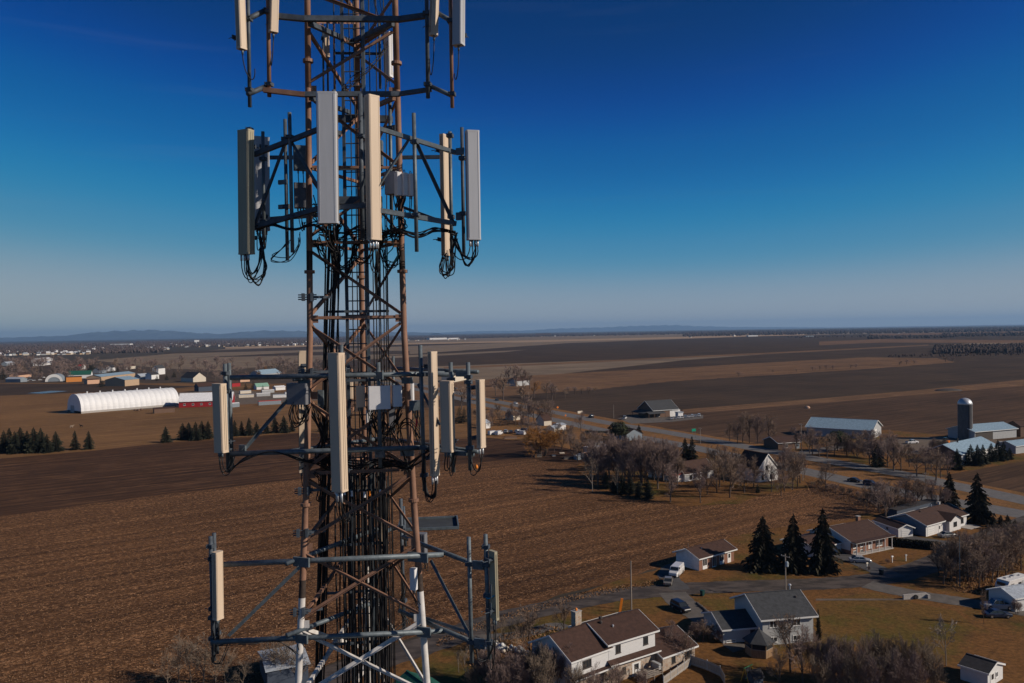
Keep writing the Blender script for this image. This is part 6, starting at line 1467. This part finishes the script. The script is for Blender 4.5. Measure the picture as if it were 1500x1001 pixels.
def car(kind, colr, px, py, yaw, label, group=None):
    Ln, Wd, belt, roofz, (rb, rr, fr, fb), wr, hood = KIND[kind]
    p = G(px, py)
    t = thing('van' if kind == 'van' else ('pickup_truck' if kind == 'pickup' else 'parked_car'), label, 'van' if kind == 'van' else ('pickup' if kind == 'pickup' else 'car'), (p.x, p.y, .11), R(yaw), group)
    h = Ln / 2; w = Wd / 2
    b = MB()
    rear = belt if kind in ('suv', 'van') else belt - .04
    loft(b, [(-h, w * .80, .42, w * .86, .62, w * .80, rear - .12), (-h + .12, w * .92, .28, w * .96, .70, w * .90, rear), (rb, w * .96, .24, w, belt - .12, w * .93, belt), (fb, w * .96, .24, w, belt - .14, w * .92, belt - .02), (h - .35, w * .92, .26, w * .97, hood - .16, w * .86, hood - .04), (h - .08, w * .82, .32, w * .88, hood - .26, w * .74, hood - .16), (h, w * .70, .40, w * .76, hood - .36, w * .66, hood - .30)])
    body = b.build('body', colr, t, False)
    g = MB(); zt = roofz - .05
    def fr_(xb0, xb1, xt0, xt1, wb, wt_, z0, z1): return [(xb0, -wb, z0), (xb1, -wb, z0), (xb1, wb, z0), (xb0, wb, z0), (xt0, -wt_, z1), (xt1, -wt_, z1), (xt1, wt_, z1), (xt0, wt_, z1)]
    FS = [(0, 3, 2, 1), (4, 5, 6, 7), (0, 1, 5, 4), (1, 2, 6, 5), (2, 3, 7, 6), (3, 0, 4, 7)]
    wr_ = w * (.80 if kind != 'van' else .90)
    g.add(fr_(rb, fb, rr, fr, w * .92, wr_, belt - .03, zt), FS)
    if kind == 'van':
        g.build('side_panel', colr, t)
        c = (fb - fr) / (zt - belt)
        g2 = MB(); g2.add([(fr + .52, -w * .80, belt + .12), (fr + .52, w * .80, belt + .12), (fr + .09, w * .78, zt - .1), (fr + .09, -w * .78, zt - .1), (fr + .40, -w * .80, belt + .10), (fr + .40, w * .80, belt + .10), (fr - .02, w * .78, zt - .12), (fr - .02, -w * .78, zt - .12)], [(0, 1, 2, 3), (7, 6, 5, 4), (0, 4, 5, 1), (1, 5, 6, 2), (2, 6, 7, 3), (3, 7, 4, 0)]); g2.build('windscreen', 'glass', t)
        for s in (-1, 1): MB().box((fr - .35, s * (w * .915), belt + .36), (1.0, .03, .44)).build('window', 'glass', t)
    else: g.build('window', 'glass', t)
    rf = MB(); rf.add(fr_(rr - .02, fr + .03, rr + .08, fr - .08, wr_ + .015, wr_ * .93, zt - .01, roofz), FS); rf.build('roof', colr, t)
    for s in (-1, 1):                                   # pillars
        for (xb_, xt_) in ((rb, rr), (fb, fr), ((rb + fb) / 2 - .1, (rr + fr) / 2)):
            MB().beam((xb_, s * w * .925, belt - .03), (xt_, s * (wr_ + .008), zt + .01), .07, .05, 0, Vector((1, 0, 0))).build('pillar', colr, body)
        MB().box((fb - .25, s * (w + .08), belt + .06), (.12, .18, .13)).build('mirror', colr, t)
        MB().box((h - .10, s * w * .60, hood - .27), (.12, .34, .14)).build('headlight', 'lamp', t)
        MB().box((-h + .04, s * w * .70, rear - .24), (.10, .28, .16)).build('tail_light', 'tail', t)
        for x in (-Ln * .29, Ln * .305):
            q = Vector((x, s * (w - .10), wr))
            wh = MB().tube(q - Vector((0, .11, 0)), q + Vector((0, .11, 0)), wr, n=18).build('wheel', 'black', t)
            MB().tube(q - Vector((0, .12, 0)), q + Vector((0, .12, 0)), wr * .6, n=12).build('rim', 'chrome', wh)
    MB().box((h - .02, 0, .46), (.10, w * 1.5, .16)).build('bumper', 'black' if kind != 'sedan' else colr, t)
    MB().box((-h + .02, 0, .48), (.10, w * 1.5, .16)).build('bumper', 'chrome' if kind == 'pickup' else colr, t)
    MB().box((h - .04, 0, hood - .33), (.06, w * .8, .12)).build('grille', 'black', t)
    if kind == 'pickup':
        MB().box((-1.85, 0, belt + .005), (1.95, w * 1.62, .03)).build('bed_floor', 'black', t)
    return t
car('van', 'paint_white', 991, 842, -118, 'white delivery van parked beside the small brick bungalow')
car('sedan', 'paint_greygold', 979, 855, 75, 'grey sedan parked behind the white van')
car('suv', 'paint_black', 997, 894, -66, 'black car at the top of the grey house driveway')
car('sedan', 'paint_silver', 1260, 824, -14, 'silver sedan in the driveway of the brick ranch')
car('pickup', 'paint_silver', 1462, 892, 174, 'silver pickup truck parked at the right edge')
car('sedan', 'paint_navy', 1461, 904, -4, 'dark navy car parked in front of the silver pickup')
car('sedan', 'paint_silver', 1056, 918, -50, 'pale car parked behind the grey garage')
car('suv', 'paint_black', 866, 612, 117, 'dark car driving on the far highway lane'); car('sedan', 'paint_white', 755, 592, -63, 'white car on the far highway lane near the mast'); car('sedan', 'paint_black', 728, 587, -63, 'dark car far off on the highway near the mast')
car('suv', 'paint_navy', 1275, 711, -52, 'dark blue car on the near highway lane'); car('sedan', 'paint_black', 1252, 706, -52, 'small black vehicle following the dark blue car')
car('pickup', 'paint_white', 1336, 650, 10, 'white pickup in the farm yard'); car('pickup', 'paint_white', 915, 614, 70, 'small white truck beside the field barn lane')
car('sedan', 'paint_grey', 1388, 787, 10, 'dark covered car beside the white ranch steps')
for k, (x, y) in enumerate(((722, 637), (731, 637), (741, 634), (748, 635), (758, 634), (763, 637), (766, 632))):
    car('van' if k in (0, 1, 5) else 'suv', ('paint_white', 'paint_white', 'paint_silver', 'paint_black', 'paint_white', 'paint_white', 'paint_navy')[k], x, y, 40 + 20 * k, ('first white van', 'second white van', 'silver car', 'black car', 'white car', 'third white van', 'navy car')[k] + ' in the lot left of the orange willow', 'vehicles in the lot left of the willow')
for k in range(9):
    car(('suv', 'sedan')[k % 2], ('paint_white', 'paint_silver', 'paint_white')[k % 3], 984 + k * 5.0, 614.5 - k * .55, 80, 'parked pale car in the row beside the field barn', 'cars in the row by the field barn')
for k in range(14):
    car('sedan', ('paint_white', 'paint_silver', 'paint_navy')[k % 3], random.uniform(30, 66), random.uniform(551, 561), random.uniform(0, 90), 'parked car in the yard at the left of the village', 'cars in the village yard')

# camper
c = G(1484, 868)
t = thing('camper_trailer', 'white travel trailer with blue shaded front at the right edge', 'camper', (c.x, c.y, .1), R(28))
MB().prof((0, -1.2, 0), (0, 1.2, 0), [(.5, -3.9), (.5, 3.9), (3.0, 3.9), (3.0, -3.1), (2.1, -3.9)], 0, Vector((0, 0, 1))).build('body', 'paint_white', t)
MB().box((0, 0, 3.03), (6.9, 2.3, .06)).build('roof', 'trim', t)
for x, s in ((-2, .5), (-.6, .35), (.8, .6), (2, .35)): MB().box((x, random.uniform(-.5, .5), 3.15), (s, s, .22)).build('roof_vent', 'w_grey', t)
for x in (-2.2, 0.2, 2.4): MB().box((x, -1.21, 2.0), (1.0, .05, .7)).build('window', 'glass', t)
MB().box((-3.93, 0, 2.35), (.1, 1.6, .6)).build('window', 'glass', t); MB().box((1.3, -1.22, 1.6), (.7, .05, 1.9)).build('door', 'w_grey', t)
for x in (-.5, .4):
    for s in (-1, 1): MB().tube((x, s * 1.0, .36), (x, s * 1.2, .36), .36, n=16).build('wheel', 'black', t)
MB().beam((-3.9, 0, .55), (-5.2, 0, .5), .12, .12).build('tow_bar', 'black', t)

# ------------------------------------------------------------------ poles, signs and small things
def pole(label, px, py, hpx, r=.13, arm=True, trans=False, mm='grey_wood', name='utility_pole', arms=1):
    p = G(px, py); h = hpx * p.y / FPX
    t = thing(name, label, 'utility pole', (p.x, p.y, 0.05), R(-55))
    MB().tube((0, 0, 0), (0, 0, h), r, r * .75, 10).build('post', mm, t)
    if arm:
        for k in range(arms):
            a = MB().box((0, 0, h - .5 - k * .9), (2.0, .10, .12)).build('crossarm', mm, t)
            for x in (-.9, -.3, .9): MB().lathe((x, 0, h - .42 - k * .9), [(.04, 0), (.06, .06), (.03, .16)], 8).build('insulator', 'steel_light', a)
    if trans: MB().lathe((.38, 0, h - 2.4), [(.26, 0), (.28, .08), (.28, .85), (.2, .95), (.08, 1.05)], 14).build('transformer', mat('transformer_grey', (.36, .42, .46), .5), t)
    return t
pole('pale wooden pole beside the road above the white house roof', 925, 893, 72, .13, False)
pole('utility pole with a grey transformer behind the grey house', 1151, 873, 62, .13, True, True)
pole('thin light pole standing among the bare trees left of the camper', 1406, 861, 76, .09, False, False, 'galv')
pole('utility pole by the farm lane junction', 1174, 664, 44, .14, True, False); pole('utility pole behind the white farmhouse by the highway', 1176, 704, 44, .12, True)
pole('thin pole in the dark field left of the field barn', 899, 613, 20, .12, False); pole('utility pole near the field barn lane', 1026, 650, 24, .12, True)
pole('wooden pole by the near highway lane at the right', 1356, 712, 20, .12, True)
def sign(label, px, py, hpx, wpx, bpx, mm, name='road_sign', cat='sign', yaw=20, posts=2, shape=None):
    p = G(px, py); k = p.y / FPX; h, w, bh = hpx * k, wpx * k, bpx * k
    t = thing(name, label, cat, (p.x, p.y, .05), R(yaw))
    if shape: MB().prof((0, -.04, h - w * .7), (0, .04, h - w * .7), [(0, -w * .7), (w * .7, 0), (0, w * .7), (-w * .7, 0)], 0, Vector((0, 0, 1))).build('panel', mm, t)
    else:
        MB().box((0, 0, h - bh / 2), (w, .06, bh)).build('panel', mm, t)
        MB().box((0, -.04, h - bh / 2), (w * .94, .02, bh * .86)).build('face', mm, t)
    for i in range(posts): 
        x = 0 if posts == 1 else (-w * .35, w * .35)[i]
        MB().box((x, .08, h * .46), (.10, .10, h * .92)).build('post', 'galv', t)
M['sign_green'] = mat('sign_green', (.0, .25, .16), .5, var=.05)
sign('green highway direction sign on two posts beside the road', 1016.5, 642, 14, 7, 4, 'sign_green')
sign('orange diamond warning sign on the highway verge, leftmost of three', 788, 605, 9, 2.4, 2.4, 'orange_tape', 'warning_sign', shape=1, posts=1); sign('orange diamond warning sign in the field, topmost of three', 817, 603, 8, 2.6, 2.6, 'orange_tape', 'warning_sign', shape=1, posts=1); sign('orange diamond warning sign between the highway lanes', 828.5, 612, 5, 2.2, 2.2, 'orange_tape', 'warning_sign', shape=1, posts=1)
sign('white advertising board on a tall post at the highway', 850, 628, 26, 9, 3.5, 'w_cream', 'billboard', 'billboard', 35)
p = G(908, 897)
t = MB().beam((0, 0, 0), (.45, 0, 2.6), .45, .12).build('marker_post', 'orange_tape'); t.location = (p.x, p.y, .08); tag(t, 'leaning orange plank marker behind the white house roof', 'marker')
def bin_(label, px, py, mm):
    p = G(px, py); t = thing('wheelie_bin', label, 'bin', (p.x, p.y, .1), R(30))
    MB().add([(-.25, -.3, .08), (.25, -.3, .08), (.25, .3, .08), (-.25, .3, .08), (-.32, -.38, 1.0), (.32, -.38, 1.0), (.32, .38, 1.0), (-.32, .38, 1.0)], [(0, 3, 2, 1), (4, 5, 6, 7), (0, 1, 5, 4), (1, 2, 6, 5), (2, 3, 7, 6), (3, 0, 4, 7)]).build('tub', mm, t)
    MB().box((0, 0, 1.05), (.7, .82, .09)).build('lid', mm, t)
    for x in (-.26, .26): MB().tube((x - .04, .33, .12), (x + .04, .33, .12), .12, n=12).build('wheel', 'black', t)
M['bin_green'] = mat('bin_green', (.012, .05, .045), .5); M['bin_blue'] = mat('bin_dark', (.012, .02, .024), .5)
bin_('dark teal wheelie bin at the roadside near the black car', 1029, 873, 'bin_green'); bin_('dark wheelie bin at the end of the ranch driveway', 1291, 842, 'bin_blue'); bin_('green bin beside the white ranch garage door', 1351, 784, 'bin_green')
def mailbox(label, px, py, mm):
    p = G(px, py); t = thing('mailbox', label, 'mailbox', (p.x, p.y, .08), R(25))
    MB().box((0, 0, .75), (.16, .16, 1.5)).build('post', 'trim', t)
    MB().prof((-.3, 0, 1.55), (.3, 0, 1.55), [(-.14, -.15), (-.14, .15), (.08, .15), (.18, .08), (.18, -.08), (.08, -.15)], 0, Vector((0, 0, 1))).build('box', mm, t)
    t.scale = (.9, .9, .85)
mailbox('pale mailbox post in front of the brick ranch driveway', 1270, 834, 'w_cream'); mailbox('slim white post on the ranch lawn', 1307, 824, 'trim'); mailbox('grey mailbox on the right of the ranch lawn', 1327, 822, 'w_grey')
trees('shrub', [(1272, 836, 8), (1300, 826, 9), (1260, 560 + 275, 6)], 'tiny bush beside the mailboxes on the ranch lawn', 'bushes by the mailboxes', 1.2, 'bush')
M['stone_dark'] = mat('dark_stone', (.09, .08, .075), .9)
# stone edging along the driveway
pa, pb = G(1021, 884), G(1048, 908)
for k in range(22):
    q = pa.lerp(pb, k / 21)
    t = MB().lathe((0, 0, 0), [(.30, 0), (.34, .18), (.22, .36), (.06, .42)], 7).build('edging_stone', 'stone_dark', None); t.location = (q.x + random.uniform(-.1, .1), q.y + random.uniform(-.1, .1), .05); t.rotation_euler = (0, 0, random.uniform(0, 6)); s = random.uniform(.7, 1.15); t.scale = (s, s * 1.2, s)
    tag(t, 'grey stone in the edging along the grey house driveway', 'stone', 'edging stones of the driveway')
# culvert
p = G(1342, 878); t = thing('culvert', 'concrete culvert head with a dark pipe mouth under the driveway', 'culvert', (p.x, p.y, .05), R(10))
MB().box((0, .4, .5), (5.0, .35, 1.0)).build('head_wall', 'concrete', t); MB().tube((0, .2, .45), (0, -.1, .45), .42, n=16).build('pipe', 'black', t); MB().box((2.6, .1, .4), (.5, .8, .8)).build('end_block', 'concrete', t)
# fences in the foreground
def fence(label, pts, h, mm):
    q = [G(*p_) for p_ in pts]
    t = thing('garden_fence', label, 'fence', (q[0].x, q[0].y, .1))
    for a, b_ in zip(q, q[1:]):
        d = b_ - a; L = d.length; rz = math.atan2(d.y, d.x); n = max(1, round(L / 2.2))
        for i in range(n):
            for j in range(9):
                c_ = a + d * ((i + (j + .5) / 9) / n) - q[0]
                MB().box((c_.x, c_.y, h / 2), (L / n / 9 - .015, .03, h), rz).build('board', mm, t)
            c_ = a + d * (i / n) - q[0]
            MB().box((c_.x, c_.y, h / 2 + .08), (.11, .11, h + .16), rz).build('post', 'w_grey', t)
            for z in (.25, h - .2):
                c_ = a + d * ((i + .5) / n) - q[0]
                MB().box((c_.x, c_.y, z), (L / n, .07, .08), rz).build('rail', 'w_grey', t)
fence('weathered board fence with pale posts right of the garage wing', [(1012, 974), (1036, 982), (1055, 991), (1062, 1004)], 1.5, 'grey_wood')
fence('pale board fence behind the white house at the bottom edge', [(972, 1004), (1012, 975)], 1.3, 'grey_wood')
# swing set
p = G(1096, 998); t = thing('swing_set', 'small yellow and green garden swing frame below the gazebo', 'swing set', (p.x, p.y, .1), R(40))
M['yellow'] = mat('yellow_paint', (.42, .24, .02), .5); M['play_green'] = mat('play_green', (.03, .20, .08), .5)
for x in (-.9, .9):
    for y in (-.7, .7): MB().tube((x, y, 0), (x, 0, 2.2), .055, n=8).build('leg', 'yellow', t)
MB().tube((-1.1, 0, 2.2), (1.1, 0, 2.2), .07, n=8).build('top_bar', 'play_green', t)
for x in (-.35, .35):
    MB().tube((x - .18, 0, 2.2), (x - .18, 0, .55), .012, n=5).build('rope', 'trim', t); MB().tube((x + .18, 0, 2.2), (x + .18, 0, .55), .012, n=5).build('rope', 'trim', t); MB().box((x, 0, .53), (.45, .2, .04)).build('seat', 'play_green', t)
# stone heap, tarpaulin covered things, round bales of scrap
p = G(742, 952); b = MB(); random.seed(5)
t = thing('stone_heap', 'long heap of pale stones left of the white house', 'stone heap', (p.x, p.y, .05), R(-28))
me = [MB().lathe((0, 0, 0), [(.25, 0), (.45, .15), (.38, .4), (.12, .55)], 7).mesh('stone', ('w_grey', 'w_white', 'w_cream')[k]) for k in range(3)]
for k in range(70):
    u = random.uniform(-4.2, 4.2); v = random.gauss(0, .6); z = max(0, .9 - abs(v) * .8 - abs(u) * .08) * random.random()
    o = obj('stone', me[k % 3], t); o.location = (u, v, z); o.rotation_euler = (random.uniform(0, 3), random.uniform(0, 3), random.uniform(0, 6)); s = random.uniform(.5, 1.1); o.scale = (s, s * 1.2, s)
for lb, x, y, w, h, mm in (('blue tarpaulin covered heap near the willow', 811, 668, 5, 2, 'w_darkblue'), ('dark covered heap of timber near the willow', 833, 672, 14, 3.4, 'dark_trim'), ('dark stack at the foot of the willow', 788, 669, 10, 4, 'dark_trim'), ('pale stacked boards near the willow', 823, 664, 7, 1.2, 'w_cream'), ('rust red tin roof lying in the lot', 748, 642, 18, 2.5, 'w_brown'), ('dark hedge like bank beside the highway', 874, 634, 34, 3, 'hedge')):
    p = G(x, y); k = p.y / FPX; t = thing('covered_heap', lb, 'heap', (p.x, p.y, .05), R(-20 if 'bank' in lb else 5))
    W_, H_ = w * k, h * k
    MB().prof((-W_ / 2, 0, 0), (W_ / 2, 0, 0), [(0, -1.4), (0, 1.4), (H_ * .6, 1.1), (H_, .4), (H_ * .95, -.5), (H_ * .5, -1.2)], 0, Vector((0, 0, 1))).build('cover', mm, t)
    MB().box((0, 0, .1), (W_ * 1.03, 3.0, .16)).build('pallet', 'grey_wood', t)
# barn yard bits and horses
def horse(label, px, py, yaw, mm):
    p = G(px, py); me = bpy.data.meshes.new('horse')
    J = [((0, 0, 1.15), .30), ((.55, 0, 1.18), .30), ((-.55, 0, 1.2), .31), ((-.8, 0, 1.2), .22), ((.85, 0, 1.4), .20), ((1.15, 0, 1.75), .13), ((1.4, 0, 1.72), .12), ((1.65, 0, 1.5), .07),
         ((.55, .17, .72), .11), ((.55, .17, .36), .06), ((.55, .17, .03), .07), ((.55, -.17, .72), .11), ((.6, -.17, .36), .06), ((.62, -.17, .03), .07),
         ((-.68, .17, .8), .15), ((-.82, .17, .48), .07), ((-.76, .17, .03), .07), ((-.68, -.17, .8), .15), ((-.78, -.17, .48), .07), ((-.7, -.17, .03), .07), ((-1.0, 0, .9), .05), ((-1.02, 0, .5), .05), ((1.1, .07, 1.92), .03), ((1.1, -.07, 1.92), .03)]
    E = [(0, 1), (0, 2), (2, 3), (1, 4), (4, 5), (5, 6), (6, 7), (1, 8), (8, 9), (9, 10), (1, 11), (11, 12), (12, 13), (2, 14), (14, 15), (15, 16), (2, 17), (17, 18), (18, 19), (3, 20), (20, 21), (5, 22), (5, 23)]
    me.from_pydata([j[0] for j in J], E, []); me.materials.append(M[mm])
    o = obj('horse', me); o.location = (p.x, p.y, .05); o.rotation_euler = (0, 0, R(yaw)); tag(o, label, 'horse')
    sk = o.modifiers.new('skin', 'SKIN'); me.skin_vertices.new() if not me.skin_vertices else None
    for v, j in zip(me.skin_vertices[0].data, J): v.radius = (j[1], j[1])
    me.skin_vertices[0].data[0].use_root = True
    s = o.modifiers.new('sub', 'SUBSURF'); s.levels = 1; s.render_levels = 1
M['horse_dark'] = mat('horse_coat_dark', (.03, .022, .018), .7); M['horse_pale'] = mat('horse_coat_pale', (.42, .33, .24), .7)
horse('dark horse standing in the pasture below the fabric barn', 119, 626, 170, 'horse_dark'); horse('pale horse left of the dark one in the pasture', 105, 627, 10, 'horse_pale')
for k, (x, y) in enumerate(((198, 602), (203, 602), (207, 601))):
    p = G(x, y); t = MB().lathe((0, 0, 0), [(.9, 0), (1.1, .4), (1.0, 1.1), (.4, 1.4)], 10).build('bale', 'w_brown'); t.location = (p.x, p.y, 0); tag(t, 'dark round bale in front of the fabric barn', 'bale', 'bales before the fabric barn')
t = MB().lathe((0, 0, 0), [(1.6, 0), (1.5, .8), (.8, 1.4)], 12).build('bale', 'w_peach'); p = G(1183, 598); t.location = (p.x, p.y, 0); tag(t, 'lone pale bale in the field above the long barn', 'bale')
p = G(1389, 572.5); t = MB().lathe((0, 0, 0), [(9, 0), (7, 1.4), (3, 2.2)], 14).build('manure_heap', 'dark_trim'); t.location = (p.x, p.y, 0); t.scale = (1.3, .6, .8); tag(t, 'low dark heap in the right field', 'heap')
p = G(1387, 652); t = thing('farm_machine', 'orange red farm machine beside the silo', 'farm machine', (p.x, p.y, .1), R(20))
MB().box((0, 0, 1.4), (2.2, 1.4, 1.2)).build('engine', 'orange_tape', t); MB().box((-.8, 0, 2.6), (1.2, 1.3, 1.4)).build('cab', 'glass', t)
for x, r in ((-.9, .85), (1.0, .55)):
    for y in (-.8, .8): MB().tube((x, y - .15, r), (x, y + .15, r), r, n=16).build('wheel', 'black', t)
for k, (x, y) in enumerate(((1462, 655), (1470, 656), (1476, 653), (1482, 655), (1466, 652))):
    p = G(x, y); t = MB().box((0, 0, .7), (1.6, 1.4, 1.4)).box((0, 0, 1.46), (1.7, 1.5, .1)).build('crate', ('red_tape', 'w_peach', 'wood', 'w_white', 'w_grey')[k]); t.location = (p.x, p.y, .05); tag(t, ('red', 'peach', 'wooden', 'white', 'grey')[k] + ' crate in the yard right of the low farm building', 'crate')
# white rubbish and pale trailers scattered by the grove trees, far village posts
for k, (x, y, c_) in enumerate(((850, 671, 'w_white'), (858, 669, 'w_peach'), (846, 673, 'w_bluegrey'), (866, 672, 'w_white'), (873, 660, 'w_cream'), (895, 668, 'w_peach'))):
    p = G(x, y); t = MB().box((0, 0, .8), (2.6, 2.0, 1.6)).box((0, 0, 1.65), (2.8, 2.2, .12)).build('junk_box', c_); t.location = (p.x, p.y, .05); t.rotation_euler = (0, 0, k); tag(t, ('white', 'peach', 'blue grey', 'second white', 'cream', 'second peach')[k] + ' box like junk between willow and grove', 'junk')

# rough tufts along the field edge and ditch: nobody could count them
def tufts(name, poly_px, n, h, mm, dens=None):
    b = MB(); xs = [p_[0] for p_ in poly_px]; ys = [p_[1] for p_ in poly_px]
    def inside(x, y):
        c = False; k = len(poly_px)
        for i in range(k):
            (xa, ya), (xb, yb) = poly_px[i], poly_px[(i + 1) % k]
            if (ya > y) != (yb > y) and x < (xb - xa) * (y - ya) / (yb - ya) + xa: c = not c
        return c
    m_ = 0
    while m_ < n:
        x, y = random.uniform(min(xs), max(xs)), random.uniform(min(ys), max(ys))
        if not inside(x, y): continue
        m_ += 1
        p_ = G(x, y); p_.z = .08; a = random.uniform(0, 6.28); w = random.uniform(.05, .20); hh = h * random.uniform(.5, 1.4)
        d_ = Vector((math.cos(a), math.sin(a), 0))
        b.add([p_ - d_ * w, p_ + d_ * w, p_ + d_ * w * .6 + Vector((random.uniform(-.2, .2), random.uniform(-.2, .2), hh))], [(0, 1, 2)])
    o = b.build(name, mm); o['kind'] = 'stuff'
M['straw'] = mat('straw_tuft', (.30, .165, .080), .95, col2=(.16, .085, .045), scale=.3)
M['stubble_straw'] = mat('stubble_straw', (.31, .175, .095), .95, col2=(.12, .066, .036), scale=.2)
tufts('rough_grass', [(640, 938), (720, 905), (850, 868), (985, 845), (985, 853), (850, 878), (720, 915), (640, 948)], 1800, .22, 'straw')
tufts('rough_grass', [(680, 945), (800, 915), (840, 925), (760, 985), (690, 990)], 2200, .3, 'straw')
tufts('rough_grass', [(1180, 700), (1330, 738), (1330, 760), (1180, 722)], 1200, .3, 'straw')
tufts('rough_grass', [(1380, 850), (1490, 800), (1500, 830), (1440, 870), (1400, 868)], 1800, .35, 'straw')
tufts('field_stubble', [(0, 762), (450, 706), (760, 680), (1290, 736), (1180, 785), (980, 826), (860, 858), (620, 925), (380, 1001), (0, 1001)], 36000, .12, 'stubble_straw')

# ------------------------------------------------------------------ air
hz = MB()
hz.box((0, 23500, 250), (110000, 50200, 502))
haze = hz.build('haze', [])
haze['kind'] = 'stuff'
hm = bpy.data.materials.new('haze'); hm.use_nodes = True
hn, hl = hm.node_tree.nodes, hm.node_tree.links
hn.clear()
pv = hn.new('ShaderNodeVolumePrincipled'); ho = hn.new('ShaderNodeOutputMaterial')
pv.inputs['Color'].default_value = (0.36, 0.62, 1.0, 1)
pv.inputs['Density'].default_value = 0.000032
pv.inputs['Anisotropy'].default_value = 0.1
hl.new(pv.outputs[0], ho.inputs['Volume'])
haze.data.materials.append(hm)
